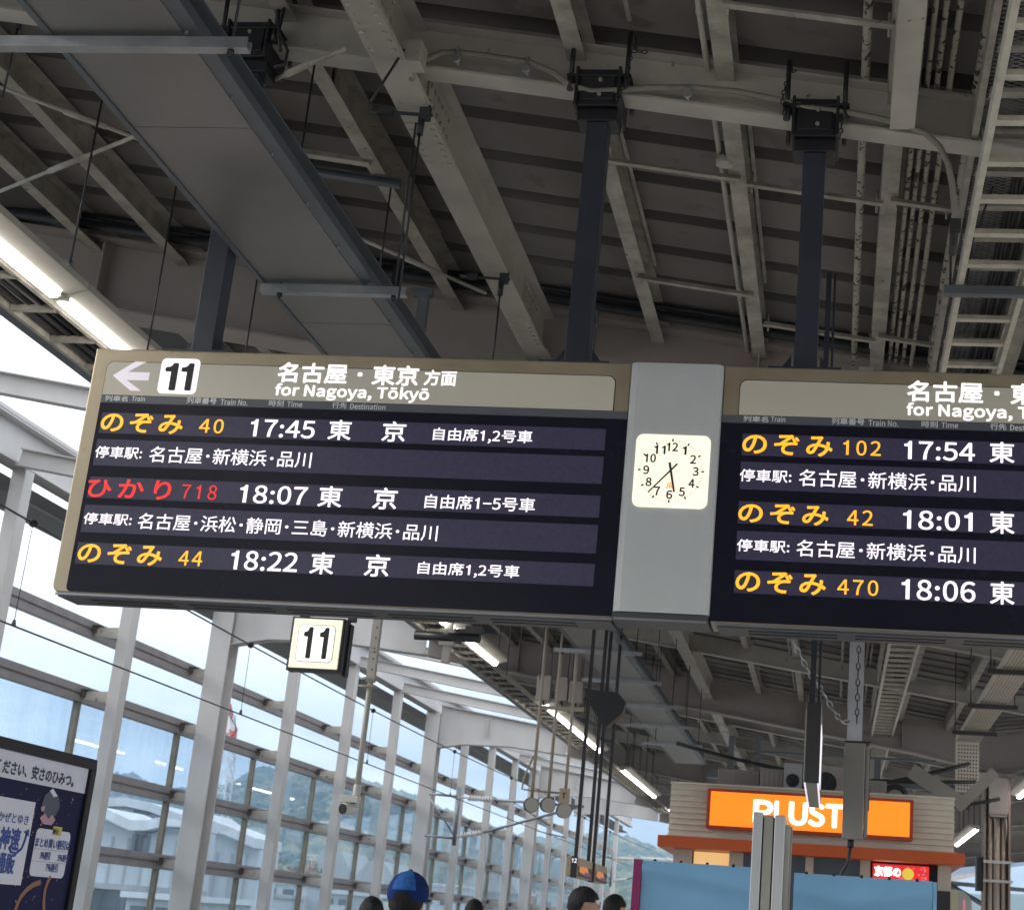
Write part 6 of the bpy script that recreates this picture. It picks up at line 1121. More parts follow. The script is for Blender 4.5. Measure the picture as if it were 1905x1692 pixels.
b.box((-1.6, 19.45, 3.42), (1.6, 19.6, 3.5)); b.box((-1.02, 19.45, 3.75), (1.2, 19.5, 3.78)); b.box((-.3, 19.46, 3.5), (-.22, 19.52, 3.76)); b.box((.45, 19.46, 3.5), (.53, 19.52, 3.76))
tag(b.build('steel_support', 'tray_side', None, origin=(-1.3, 19.5, 3.0)), 'blue grey steel support frame behind the kiosk roof', 'frame')

# ================================================================== BLUE PARTITIONS AND ALUMINIUM POST
def sheet(x0, x1, y, z1, label, mg):
    u = thing('blue_partition', label, 'partition', ((x0+x1)/2, y, 0), 'blue sheet partitions')
    b = MB(); nx_, nz_ = 30, 60; P = []
    for j in range(nz_+1):
        for i in range(nx_+1):
            s, v = i/nx_, j/nz_; x = x0+(x1-x0)*s; z = .08+(z1-.08)*v
            d = (1-v)*z1
            crease = (.020*math.exp(-((d-(.03+.10*s if mg else .13-.11*abs(s-.4)))/.035)**2))
            P.append((x, y-crease+.012*mnoise.noise(Vector((x*2.2, z*1.4, 3))), z))
    b.add(P, [(j*(nx_+1)+i, j*(nx_+1)+i+1, (j+1)*(nx_+1)+i+1, (j+1)*(nx_+1)+i) for j in range(nz_) for i in range(nx_)], True)
    b.build('sheet', 'blue_sheet', u)
    MB().box((x0, y+.03, .06), (x1, y+.05, z1-.004)).build('board', 'blue_sheet', u)
    b = MB()
    for k in range(5): b.cyl((x0+.06+k*(x1-x0)*.2, y+.0, z1), (x0+.06+k*(x1-x0)*.2, y+.02, z1+.004), .008, 8)
    b.build('eyelet', 'slot', u)
    b = MB()
    for x in (x0+.02, x1-.06): b.box((x, y+.05, 0), (x+.04, y+.09, z1-.02)); b.box((x, y-.2, 0), (x+.04, y+.3, .03))
    b.build('stand', 'alu_dull', u)
    return u
YP = 8.0; ztop = at(1300,1606,Y=YP).z
xm0, xm1 = at(1170,1640,Y=YP).x+.02, at(1193,1640,Y=YP).x
u = sheet(xm1, at(1440,1620,Y=YP).x, YP, ztop, 'left blue sheet partition with a magenta edge strip', True)
MB().box((xm0, YP-.02, .05), (xm1-.002, YP+.05, ztop+.004)).build('edge_strip', 'magenta', u)
sheet(at(1477,1640,Y=YP).x, at(1735,1650,Y=YP).x, YP, at(1600,1630,Y=YP).z, 'right blue sheet partition in front of the kiosk', False)
MB().box((at(1735,1650,Y=YP).x+.002, YP-.005, .05), (at(1743,1650,Y=YP).x, YP+.06, at(1738,1640,Y=YP).z)).build('edge_strip', 'blue_sheet', bpy.data.objects['blue_partition.001'])
YA = 7.4; ax0, ax1 = at(1397,1600,Y=YA).x, at(1458,1600,Y=YA).x; az1 = at(1430,1510,Y=YA).z; W_ = ax1-ax0
u = thing('aluminium_post', 'pale grooved aluminium post standing between the blue partitions', 'post', ((ax0+ax1)/2, YA, 0))
b = MB()
b.box((ax0, YA+.015, 0), (ax0+W_*.30, YA+.22, az1)); b.box((ax1-W_*.33, YA, 0), (ax1, YA+.22, az1-.01)); b.build('profile', 'alu', u, bevel=.004)
b = MB(); b.box((ax0+W_*.34, YA+.02, 0), (ax0+W_*.62, YA+.22, az1-.012)); b.build('core', 'alu_dull', u)
b = MB(); b.box((ax0+W_*.30, YA+.05, 0), (ax0+W_*.34, YA+.22, az1-.02)); b.box((ax0+W_*.62, YA+.05, 0), (ax1-W_*.33, YA+.22, az1-.02)); b.build('groove', 'slot', u)
b = MB(); b.box((ax1+.001, YA+.02, 0), (ax1+.022, YA+.20, az1-.05)); b.box((ax1+.022, YA+.13, 0), (ax1+.030, YA+.2, az1-.05)); b.build('side_profile', 'alu_dull', u)
b = MB(); b.box((ax0-.05, YA-.06, 0), (ax1+.05, YA+.28, .012)); b.build('base_plate', 'alu', u)

# ================================================================== POSTER STAND
XP = -3.3
def py_(px, py): return at(px, py, X=XP).y
def pz_(px, py): return at(px, py, X=XP).z
yR = (py_(182,1414)+py_(125,1692))/2; zT = pz_(182,1414)
u = thing('poster_stand', 'black framed poster stand with navy and white poster at the lower left', 'poster', (XP, yR-.6, 0))
yL = yR-1.25; fw = .045
b = MB(); b.box((XP-.05, yL, zT-fw), (XP+.012, yR, zT)); b.box((XP-.05, yR-fw, .35), (XP+.012, yR, zT-fw)); b.box((XP-.05, yL, .35), (XP+.012, yL+fw, zT-fw)); b.box((XP-.05, yL+fw, .35), (XP+.012, yR-fw, .40)); b.box((XP-.05, yL+fw, .40), (XP-.03, yR-fw, zT-fw))
b.build('frame', 'black_frame', u, bevel=.004)
b = MB(); b.box((XP-.1, yL+.1, 0), (XP+.06, yL+.16, .35)); b.box((XP-.1, yR-.16, 0), (XP+.06, yR-.1, .35)); b.build('leg', 'black_frame', u)
pap = MB().box((XP-.03, yL+fw, .40), (XP-.004, yR-fw, zT-fw)).build('poster', 'navy_paper', u)
PR, PU = (0,1,0), (0,0,1)
def prect(name, m, a, c, d=.002, par=pap, r=0):
    y0, z0 = py_(*a), pz_(*a); y1, z1 = py_(*c), pz_(*c)
    y0, y1 = sorted((y0, y1)); z0, z1 = sorted((z0, z1))
    pr_ = rrect(y0, y1, z0, z1, r) if r else [(y0,z0),(y1,z0),(y1,z1),(y0,z1)]
    return MB().poly([(XP-.004+d, p, q) for p, q in pr_], (-.0015,0,0)).build(name, m, par)
def ptext(body, m, Lp, Rp, Tp, Bp, d=.004, bold=.015, par=pap):
    b = MB(); letter(b, body, (XP-.004+d, 0, 0), PR, PU, py_(*Lp), py_(*Rp), pz_(*Bp), pz_(*Tp), bold); return b.build('poster_lettering', m, par)
hz0 = pz_(160,1476); MB().box((XP-.0045, yL+fw, hz0), (XP-.002, yR-fw, zT-fw)).build('header_sheet', 'white_paper', pap)
ptext('ください、安さのひみつ。', 'navy_ink', (-8,1430), (138,1452), (60,1422), (134,1464), bold=.03)
y_sq1 = py_(66,1500); MB().box((XP-.0045, yL+fw+.02, pz_(40,1646)), (XP-.002, y_sq1, pz_(68,1492))).build('white_square', 'white_paper', pap)
ptext('かぜとゆき', 'blue_ink', (-3,1520), (53,1530), (0,1508), (50,1534))
ptext('神速', 'blue_ink', (0,1555), (38,1560), (28,1538), (10,1580), bold=.03)
ptext('通販', 'blue_ink', (-6,1600), (28,1605), (15,1585), (10,1625), bold=.03)
b = MB()
def pp_(px, py, d=.0035): q = at(px, py, X=XP); return (XP-.004+d, q.y, q.z)
b.tube([pp_(*p) for p in ((17,1575),(20,1584),(30,1586),(40,1578),(46,1563),(50,1548))], .005, 6); b.poly([pp_(44,1546), pp_(55,1541), pp_(54,1556)], (-.001,0,0)); b.build('swoosh', 'blue_ink', pap)
card = prect('white_card', 'white_paper', (54,1628), (133,1548), .0028, pap, .025)
ptext('まとめ買い割引は', 'blue_ink', (66,1565), (130,1575), (80,1557), (120,1581), .0045, .03, card)
ptext('3%割引', 'blue_ink', (74,1592), (93,1594), (80,1582), (80,1598), .0045, .02, card); ptext('5%割引', 'blue_ink', (107,1595), (127,1598), (110,1587), (110,1602), .0045, .02, card); ptext('7%割引', 'blue_ink', (85,1612), (107,1616), (90,1604), (90,1621), .0045, .02, card)
for z, ya, yb2 in ((pz_(95,1581), py_(63,1580), py_(128,1580)), (pz_(95,1604), py_(60,1602), py_(124,1602))):
    MB().box((XP-.0005, ya, z), (XP+.0004, yb2, z+.0018)).build('rule', 'sign_line', card)
yt = prect('yellow_tag', 'yellow_ink', (97,1552), (116,1538), .0045, pap); ptext('割引', 'navy_ink', (98,1545), (108,1547), (103,1541), (103,1551), .006, .02, yt)
b = MB(); b.poly([pp_(*p) for p in ((98,1466),(109,1480),(112,1500),(104,1516),(92,1520),(80,1512),(78,1495),(84,1478))], (-.001,0,0)); b.build('picture', 'slate_ink', pap)
b = MB(); b.poly([pp_(*p, .0045) for p in ((74,1520),(84,1512),(90,1522),(97,1514),(103,1524),(96,1534),(80,1532))], (-.001,0,0)); b.poly([pp_(*p, .0045) for p in ((76,1500),(84,1498),(82,1508),(77,1508))], (-.001,0,0)); b.build('picture', 'pale_pink_ink', pap)
b = MB(); b.poly([pp_(*p, .0045) for p in ((93,1470),(99,1466),(107,1480),(100,1482))], (-.001,0,0)); b.build('picture', 'white_paper', pap)
def ribbon(pts, wd):
    P = [Vector(pp_(*p, .003)) for p in pts]; b = MB()
    for k, (a, c) in enumerate(zip(P, P[1:])):
        t0 = (P[min(k+1, len(P)-1)]-P[max(k-1, 0)]).normalized().cross(Vector((1,0,0)))*wd; t1 = (P[min(k+2, len(P)-1)]-P[k]).normalized().cross(Vector((1,0,0)))*wd
        b.quad(a-t0, c-t1, c+t1, a+t0)
    b.build('ribbon', 'bronze_ink', pap)
ribbon(((28,1695),(33,1680),(40,1666),(50,1654),(62,1645),(76,1640)), .011); ribbon(((82,1695),(82,1675),(84,1655),(89,1640),(95,1629)), .011)
b = MB()
for k in range(60):
    px, py = random.uniform(0, 165), random.uniform(1462, 1690); q = at(px, py, X=XP)
    if q.y > yR-fw-.01 or q.z > hz0-.01: continue
    s = random.choice((.002, .003, .0045)); b.box((XP-.003, q.y-s, q.z-s), (XP-.0022, q.y+s, q.z+s))
b.build('gold_specks', 'star_ink', pap)

# ================================================================== PEOPLE
def skinned(name, verts, edges, m, parent, base, sub=2, root=0):
    me = bpy.data.meshes.new(name+'_cage'); o = bpy.data.objects.new(name+'_cage', me); COL.objects.link(o)
    me.from_pydata([v[0] for v in verts], edges, [])
    md = o.modifiers.new('s', 'SKIN'); md.branch_smoothing = .4
    if not me.skin_vertices: me.skin_vertices.new()
    for i, v in enumerate(verts):
        r = v[1]; me.skin_vertices[0].data[i].radius = r if hasattr(r, '__len__') else (r, r); me.skin_vertices[0].data[i].use_root = (i == root)
    o.modifiers.new('d', 'SUBSURF').levels = sub; o.modifiers['d'].render_levels = sub
    dg = bpy.context.evaluated_depsgraph_get(); dg.update()
    nm = bpy.data.meshes.new_from_object(o.evaluated_get(dg)); nm.name = name
    for p in nm.polygons: p.use_smooth = True
    bpy.data.objects.remove(o); nm.materials.clear(); nm.materials.append(M[m])
    r = bpy.data.objects.new(name, nm); COL.objects.link(r); r.parent = parent; WORLD[r.name] = WORLD[parent.name]
    return r
def person(x, y, hgt, heading, label, top='shirt_dark', hair=True, cap=False, glasses=False, collar=None, long=False):
    k = hgt/1.75; t = thing('person', label, 'person', (x, y, 0)); t.rotation_euler = (0, 0, heading); base = t
    S = lambda a: tuple(c*k for c in a)
    V = [((0,0,.94),(.155,.115)), ((0,0,1.10),(.135,.10)), ((0,.0,1.28),(.165,.115)), ((0,-.01,1.43),(.085,.07)), ((0,.0,1.50),(.056,.058)),
         ((0,.018,1.555),(.062,.078)), ((0,.006,1.63),(.073,.092)), ((0,-.004,1.70),(.058,.075)), ((0,-.006,1.725),(.03,.04))]
    E = [(i, i+1) for i in range(8)]
    def add(p, r, par): V.append((p, r)); E.append((par, len(V)-1)); return len(V)-1
    for s in (-1, 1):
        a = add((s*.185,-.01,1.405), .062, 3); a = add((s*.235,-.03,1.12), .043, a); a = add((s*.245,.05,.89), .029, a); pm = add((s*.246,.075,.815), (.022,.036), a)
        for fx, ln in ((-.030,.062),(-.010,.075),(.010,.07),(.029,.055)):
            f1 = add((s*.246+0.0,.082+fx,.775), .0085, pm); add((s*.243,.095+fx,.775-ln), .007, f1)
        th = add((s*.238,.115,.815), .0095, pm); add((s*.236,.135,.78), .008, th)
        h_ = add((s*.092,0,.86), .092, 0); kn = add((s*.10,.012,.48), .06, h_); an = add((s*.10,-.02,.09), .043, kn); add((s*.105,.12,.035), (.042,.03), an)
        add((s*.083,-.008,1.632), (.012,.024), 6)
    nz_ = add((0,.108,1.618), (.011,.013), 6)
    V2 = [(S(p), (tuple(q*k for q in r) if hasattr(r, '__len__') else r*k)) for p, r in V]
    skinned('body', V2, E, 'skin', t, base)
    T = [((0,0,.90),(.17,.128)), ((0,0,1.10),(.155,.118)), ((0,.0,1.28),(.185,.132)), ((0,-.01,1.42),(.10,.085)), ((0,-.012,1.475),(.068,.068))]
    TE = [(0,1),(1,2),(2,3),(3,4)]
    for s in (-1, 1):
        T.append(((s*.19,-.01,1.40), .076)); TE.append((3, len(T)-1)); T.append(((s*.24,-.03,1.12), .058)); TE.append((len(T)-2, len(T)-1)); T.append(((s*.247,.035,.93), .045)); TE.append((len(T)-2, len(T)-1))
    skinned('jacket', [(S(p), (tuple(q*k for q in r) if hasattr(r, '__len__') else r*k)) for p, r in T], TE, top, t, base)
    T = [((0,0,.95),(.168,.127))]; TE = []
    for s in (-1, 1):
        T.append(((s*.095,0,.84), .105)); TE.append((0, len(T)-1)); T.append(((s*.10,.01,.48), .075)); TE.append((len(T)-2, len(T)-1)); T.append(((s*.10,-.02,.07), .06)); TE.append((len(T)-2, len(T)-1))
    skinned('trousers', [(S(p), (tuple(q*k for q in r) if hasattr(r, '__len__') else r*k)) for p, r in T], TE, 'trousers', t, base)
    def local(mb, name, m, par=t, sub=0):
        me = bpy.data.meshes.new(name); me.from_pydata([S(v) for v in mb.v], [], mb.f)
        for p in me.polygons: p.use_smooth = True
        bm = bmesh.new(); bm.from_mesh(me); bmesh.ops.remove_doubles(bm, verts=bm.verts, dist=1e-5); bmesh.ops.recalc_face_normals(bm, faces=bm.faces); bm.to_mesh(me); bm.free()
        me.materials.append(M[m]); o = bpy.data.objects.new(name, me); COL.objects.link(o); o.parent = par; WORLD[o.name] = WORLD[t.name]
        if sub: o.modifiers.new('s', 'SUBSURF').render_levels = sub
        return o
    # hair shell
    b = MB(); n, m_ = 40, 26; vs = []; random.seed(int(x*100)+int(y*10))
    for j in range(m_+1):
        th = math.pi*.80*j/m_
        for i in range(n):
            ph = 2*math.pi*i/n; back = -math.sin(ph)  # 1 at the back
            lim = math.pi*(.40+.34*max(0, back)**.6+(.06 if abs(math.cos(ph)) > .6 else 0)+(.16 if long else 0)*max(0, back+.3))
            tt = min(th, lim); rr = 1.0+.05*mnoise.noise(Vector((math.cos(ph)*3.5, math.sin(ph)*3.5+x, tt*5)))+.022*math.sin(i*2.6+j*.25)
            if th > lim: rr *= .90
            vs.append((.090*rr*math.sin(tt)*math.cos(ph), -.012+.112*rr*math.sin(tt)*math.sin(ph), 1.640+.116*rr*math.cos(tt)))
    b.add(vs, [(j*n+i, (j+1)*n+i, (j+1)*n+(i+1) % n, j*n+(i+1) % n) for j in range(m_) for i in range(n)], True)
    local(b, 'hair', 'hair')
    if cap:
        def dome(r, zc, t0, t1, p0, p1, nn=26, mm=12):
            q = MB(); vv = [(r*.102*math.sin(t0+(t1-t0)*j/mm)*math.cos(p0+(p1-p0)*i/nn), -.012+r*.124*math.sin(t0+(t1-t0)*j/mm)*math.sin(p0+(p1-p0)*i/nn), zc+r*.108*math.cos(t0+(t1-t0)*j/mm)) for j in range(mm+1) for i in range(nn+1)]
            q.add(vv, [(j*(nn+1)+i, (j+1)*(nn+1)+i, (j+1)*(nn+1)+i+1, j*(nn+1)+i+1) for j in range(mm) for i in range(nn)], True); return q
        cp = local(dome(1, 1.672, 0, math.pi*.60, 0, 2*math.pi, 48, 14), 'cap', 'cap_dark')
        local(dome(1.012, 1.672, .08, math.pi*.46, math.pi*1.5-.62, math.pi*1.5+.62), 'back_panel', 'cap_light', cp)
        q = MB(); vv = []
        for a in range(17):
            for c in (0.0, 1.0):
                e_ = -.06+.12*a/16; z = 1.6315+c*.047*math.sqrt(max(0, 1-(e_/.06)**2)); ph = math.pi*1.5+e_/.118; ct = max(-1, min(1, (z-1.672)/.108)); st = math.sqrt(1-ct*ct)
                vv.append((1.03*.102*st*math.cos(ph), -.012+1.03*.124*st*math.sin(ph), z))
        q.add(vv, [(2*a, 2*a+2, 2*a+3, 2*a+1) for a in range(16)]); local(q, 'opening', 'hair', cp)
        q = MB().sphere((0,-.012,1.782), (.012,.012,.006), 10, 6); local(q, 'button', 'cap_dark', cp)
        q = MB(); br = [(.095*math.cos(a), .10+.085*math.sin(a), 1.645-.012*math.sin(a)) for a in [math.pi*i/12 for i in range(13)]]; q.poly([Vector(p) for p in br], (0,0,.004)); local(q, 'brim', 'cap_dark', cp)
    if glasses:
        q = MB()
        for s in (-1, 1): q.tube([(s*.034+.026*math.cos(a), .104, 1.638+.02*math.sin(a)) for a in [2*math.pi*i/12 for i in range(13)]], .0025, 5); q.tube([(s*.06,.104,1.642),(s*.078,.09,1.642),(s*.086,.0,1.645)], .0025, 5)
        q.tube([(-.008,.106,1.64),(.008,.106,1.64)], .0025, 5); local(q, 'glasses', 'glasses')
    if collar:
        q = MB(); q.tube([(.082*math.cos(a), -.022+.085*math.sin(a), 1.505+.012*math.sin(a+math.pi)) for a in [2*math.pi*i/20 for i in range(21)]], .034, 8); local(q, 'collar', collar)
    return t
pc = at(765,1617,Y=7.8); person(pc.x, 7.8, pc.z-.035, R(2), 'person in a blue cap with lighter back panel, seen from behind', 'shirt_blue', cap=True, collar='shirt_blue')
pc = at(694,1668,Y=10.7); person(pc.x, 10.7, pc.z, R(8), 'person with black hair left of the blue cap, only the crown showing', 'shirt_dark')
pc = at(884,1672,Y=15.5); person(pc.x, 15.5, pc.z, R(0), 'person with dark hair right of the blue cap, only the crown showing', 'shirt_grey', long=True)
pc = at(1091,1650,Y=11.6); person(pc.x, 11.6, pc.z, R(-78), 'person with black hair and glasses looking to the right below the small tan signs', 'shirt_dark', glasses=True)
pc = at(1147,1664,Y=14.6); person(pc.x, 14.6, pc.z, R(-40), 'person with short dark hair beside the magenta strip', 'shirt_dark')

# ================================================================== OVERHEAD LINE
XW = -6.6
ow = thing('overhead_line', 'overhead contact wire and messenger wire with droppers over the left track', 'overhead wire', (XW, 15, 3.6))
mz = lambda y: 4.30+.12*((((y-11) % 24)-12)/12)**2
MB().tube([(XW, 2+k*1.5, mz(2+k*1.5)) for k in range(60)], .009, 6).build('messenger_wire', 'wire', ow)
MB().tube([(XW, 2+k*6, 3.555) for k in range(15)], .008, 6).build('contact_wire', 'wire', ow)
for i, y in enumerate([6.9, 11.75, 16.8, 21.75, 26.8, 31.8, 36.8, 41.8, 46.8]):
    b = MB().cyl((XW, y, 3.56), (XW, y, mz(y)), .0035, 6); b.sphere((XW, y, mz(y)), (.035,.05,.035), 10, 6); b.prism([(-.02,0),(.02,0),(.0,.05)], (XW-.012, y, 3.555), (XW+.012, y, 3.555)); b.build('dropper', 'slot', ow)
def cantilever(y, label):
    t = thing('cantilever', label, 'bracket', (WX+.2, y, 3.5), 'overhead line brackets on the wall posts')
    k = .16; x0 = WX+.22
    b = MB(); b.cyl((x0+.75, y, 3.25), (x0+.75, y, 4.65), .05, 10); b.cyl((x0, y, 4.45), (x0+.75, y, 4.42), .03); b.cyl((x0, y, 3.45), (x0+.75, y, 3.42), .03); b.cyl((x0, y, 4.4), (x0+.72, y, 3.5), .018); b.build('frame', 'cant', t)
    b = MB(); b.cyl((x0+.75, y, 4.42), (x0+1.0, y, 4.40), .025)
    for j in range(9): b.cyl((x0+1.0+j*.07, y, 4.40), (x0+1.035+j*.07, y, 4.40), .07, 12); 
    b.cyl((x0+.98, y, 4.40), (x0+1.65, y, 4.40), .035)
    for j in range(7): b.cyl((x0+.92+j*.07, y, 3.50+j*.014), (x0+.955+j*.07, y, 3.507+j*.014), .065, 12)
    b.cyl((x0+.78, y, 3.46), (x0+1.45, y, 3.60), .035); b.build('insulator', 'insul', t)
    b = MB(); b.cyl((x0+1.6, y, 4.40), (XW+.5, y, 4.36), .032); b.cyl((x0+1.4, y, 3.59), (XW+.4, y, 4.36), .034); b.cyl((x0+2.1, y, 4.38), (XW-.3, y, 3.86), .018); b.cyl((XW-.6, y, 3.72), (XW+.1, y, 3.60), .016); b.build('tube', 'cant', t)
cantilever(38.98-.6, 'overhead line bracket with pale insulators, behind the camera pole')
cantilever(67.3-.6, 'farther overhead line bracket near the end of the glazed wall')

# ================================================================== OUTSIDE
RDG = [(-.9,.082),(-.6,.078),(-.46,.069),(-.43,.062),(-.40,.066),(-.37,.0790),(-.345,.0815),(-.31,.0765),(-.275,.069),(-.25,.060),(-.225,.0535),(-.20,.048),(-.18,.046),(-.155,.050),(-.135,.051),(-.11,.045),(-.08,.037),(-.03,.030),(.05,.034),(.2,.04),(.6,.05)]
def ridge(u):
    for (a, p), (c, q) in zip(RDG, RDG[1:]):
        if a <= u <= c: s = (u-a)/(c-a); s = s*s*(3-2*s); return p+(q-p)*s
    return RDG[0][1] if u < RDG[0][0] else RDG[-1][1]
Y0H, Y1H = 520, 1550
def hz(u, y):
    s = max(0, min(1, (y-Y0H)/(Y1H-Y0H))); f = s*s*(3-2*s)*.55+s*.45
    if y > Y1H: f = max(0, 1-(y-Y1H)/900)
    x = u*y
    return -7+f*(ridge(u)*Y1H+8.5)+f*(1-f)*26*mnoise.noise(Vector((x*.006, y*.005, 1.3)))+f*3*mnoise.noise(Vector((x*.03, y*.03, 4)))
b = MB(); nu, ny = 150, 60; vs = []
for j in range(ny+1):
    y = 440+(2200-440)*j/ny
    for i in range(nu+1): u = -.95+1.55*i/nu; vs.append((u*y, y, hz(u, y)))
b.add(vs, [(j*(nu+1)+i, j*(nu+1)+i+1, (j+1)*(nu+1)+i+1, (j+1)*(nu+1)+i) for j in range(ny) for i in range(nu)], True)
struct(b.build('hills', 'forest'))
# forest crowns
fm = bpy.data.materials.new('forest_crowns'); fm.use_nodes = True; t_ = fm.node_tree; bs = t_.nodes['Principled BSDF']; bs.inputs['Roughness'].default_value = .9; bs.inputs['Specular IOR Level'].default_value = .1
ge = N(t_, 'ShaderNodeNewGeometry'); n1 = N(t_, 'ShaderNodeTexNoise'); n1.inputs['Scale'].default_value = .045; n1.inputs['Detail'].default_value = 8; n1.inputs['Roughness'].default_value = .75
c1 = N(t_, 'ShaderNodeValToRGB'); e = c1.color_ramp.elements; e[0].position = .30; e[0].color = (.010,.020,.010,1); e[1].position = .72; e[1].color = (.38,.30,.13,1)
for p_, c_ in ((.42,(.022,.040,.016,1)), (.50,(.055,.08,.03,1)), (.58,(.20,.19,.07,1)), (.65,(.30,.18,.08,1))): q = e.new(p_); q.color = c_
t_.links.new(ge.outputs['Position'], n1.inputs['Vector']); t_.links.new(n1.outputs[0], c1.inputs[0]); t_.links.new(c1.outputs[0], bs.inputs['Base Color'])
M['forest_crowns'] = fm
random.seed(21)
icov, icof = [], []
bm = bmesh.new(); bmesh.ops.create_icosphere(bm, subdivisions=1, radius=1); icov = [v.co.copy() for v in bm.verts]; icof = [tuple(v.index for v in f.verts) for f in bm.faces]; bm.free()
V_, F_ = [], []
for _ in range(20000):
    y = Y0H-60+(Y1H+40-Y0H)*random.random()**.9; u = random.uniform(-.56, .02); z = hz(u, y)
    r = random.choice((2.6, 3.4, 4.2, 5, 6))*random.uniform(.8, 1.2)*(.7+.4*y/1500); o_ = len(V_); x = u*y; sz = random.uniform(.8, 1.1)
    for v in icov: j = random.uniform(.88, 1.12); V_.append((x+v.x*r*j, y+v.y*r*j, z+r*.45+v.z*r*j*sz))
    F_ += [tuple(i+o_ for i in f) for f in icof]
me = bpy.data.meshes.new('hill_forest'); me.from_pydata(V_, [], F_); me.materials.append(fm)
o = bpy.data.objects.new('hill_forest', me); COL.objects.link(o); struct(o, 'stuff'); o['label'] = 'green and autumn brown forest covering the hillside'; o['category'] = 'forest'
# halls with wavy roofs
def hall(y, xl, xr, prof, zb_, depth, label, ribs=True, th=.8):
    t = thing('factory_hall', label, 'building', ((xl+xr)/2, y, -7))
    P = [Vector((xl+(xr-xl)*s, y, z)) for s, z in prof]
    q = [Vector((p.x, y, zb_)) for p in (P[0], P[-1])]
    MB().poly([q[0]]+[p-Vector((0,0,.1)) for p in P]+[q[1]], (0, depth, 0)).build('wall', 'bld_white', t)
    b = MB()
    for a, c in zip(P, P[1:]): b.poly([a+Vector((0,-1.6,0)), c+Vector((0,-1.6,0)), c+Vector((0,-1.6,th)), a+Vector((0,-1.6,th))], (0, depth+2, 0))
    b.build('roof', 'bld_roof', t)
    b = MB(); x = xl+.5
    while x < xr: b.box((x, y-.07, zb_), (x+.22, y-.01, min(p.z for p in P)-.5)); x += 1.35
    if ribs: b.build('rib', 'bld_grey', t)
    return t
def pxz(px, py, Y): q = at(px, py, Y=Y); return q.x, q.z
def wav(pts, Y):
    q = [pxz(a, c, Y) for a, c in pts]; xl, xr = q[0][0], q[-1][0]; return xl, xr, [((x-xl)/(xr-xl), z) for x, z in q]
Y_ = 150; xl, xr, pr = wav([(60,1516),(165,1506),(205,1501),(245,1501),(290,1511),(340,1530),(380,1545)], Y_); h2 = hall(Y_, xl, xr, pr, -7, 7, 'far white factory hall with a wavy roof, upper back part', False)
b = MB()
for a in (246,262,278,292): x, z = pxz(a, 1519+(a-246)*.22, Y_-.2); b.box((x, Y_-.25, z-1.0), (x+.9, Y_-.1, z+.9))
b.build('window', 'bld_glass', h2)
Y_ = 125; xl, xr, pr = wav([(60,1500),(120,1512),(165,1519),(205,1522),(230,1534),(255,1546),(285,1546),(320,1538),(350,1540)], Y_); h1 = hall(Y_, xl, xr, pr, -7, 6, 'nearer pale blue factory hall with a dipping wavy roof')
b = MB()
for a, c in ((163,1552),(245,1563),(252,1565),(262,1567)): x, z = pxz(a, c, Y_-.2); b.box((x, Y_-.25, z-1.6), (x+.7, Y_-.1, z+.6))
b.build('window', 'bld_glass', h1)
Y_ = 135; xl, xr, pr = wav([(372,1533),(385,1530),(405,1545),(440,1558),(484,1578)], Y_); hall(Y_, xl, xr, pr, -7, 5, 'white ribbed hall with sloping roof right of the large white post')
def block(px0, px1, pyt, Y, floors, label, m='bld_grey', roof='bld_roof', dep=12, win=True, balc=False, roofh=0.0, fz=None):
    x0, zt = pxz(px0, pyt, Y); x1, _ = pxz(px1, pyt, Y); t = thing('building', label, 'building', ((x0+x1)/2, Y, -7))
    MB().box((x0, Y, -7), (x1, Y+dep, zt)).build('wall', m, t)
    if roofh: b = MB().prism([(-(x1-x0)/2-.8,0),((x1-x0)/2+.8,0),((x1-x0)/2-2,roofh),(-(x1-x0)/2+2,roofh)], ((x0+x1)/2, Y-.8, zt), ((x0+x1)/2, Y+dep+.8, zt)); b.build('roof', roof, t)
    else: MB().box((x0-.3, Y-.3, zt), (x1+.3, Y+dep+.3, zt+.35)).build('roof', roof, t)
    fh = (zt+7)/floors if fz is None else fz; nw = max(2, int((x1-x0)/2.6))
    for f in range(floors):
        zc = zt-(f+.55)*fh
        if balc: MB().box((x0+.2, Y-1.1, zc-fh*.42), (x1-.2, Y-.05, zc-fh*.02)).build('balcony', 'bld_white', t)
        b = MB()
        for i in range(nw):
            xa = x0+(i+.2)*(x1-x0)/nw; b.box((xa, Y-.05, zc-fh*.02), (xa+(x1-x0)/nw*.6, Y+.02, zc+fh*.30))
        if win and f < 7: b.build('window', 'bld_glass', t)
    return t
block(488, 556, 1641, 150, 5, 'white apartment block with balcony bands below the orange trees', 'bld_white', balc=True, fz=1.7)
block(562, 600, 1650, 165, 4, 'cream apartment block right of the white balcony block', 'bld_cream', balc=True, fz=1.9)
block(604, 650, 1660, 150, 4, 'grey apartment block with balconies left of the blue cap', 'bld_grey', balc=True, fz=1.8)
block(575, 655, 1632, 240, 3, 'wide low house with a dark hipped roof', 'bld_white', 'bld_grey', roofh=4.2)
block(662, 735, 1640, 230, 3, 'second low house with grey roof right of the wide one', 'bld_cream', 'bld_grey', roofh=3.2)
block(780, 850, 1645, 210, 3, 'pale low building seen right of the blue cap', 'bld_white', 'bld_roof')
block(860, 960, 1655, 230, 3, 'long grey low building behind the middle wall posts', 'bld_grey', 'bld_grey', roofh=2.5)
block(1000, 1100, 1662, 260, 3, 'pale long building near the end of the wall', 'bld_white', 'bld_roof')
block(1195, 1262, 1596, 300, 5, 'cream far building seen between the magenta strip and the kiosk', 'bld_cream', 'bld_roof')
block(390, 485, 1660, 140, 4, 'light grey building under the ribbed hall', 'bld_white', 'bld_grey', balc=False, fz=2.0)
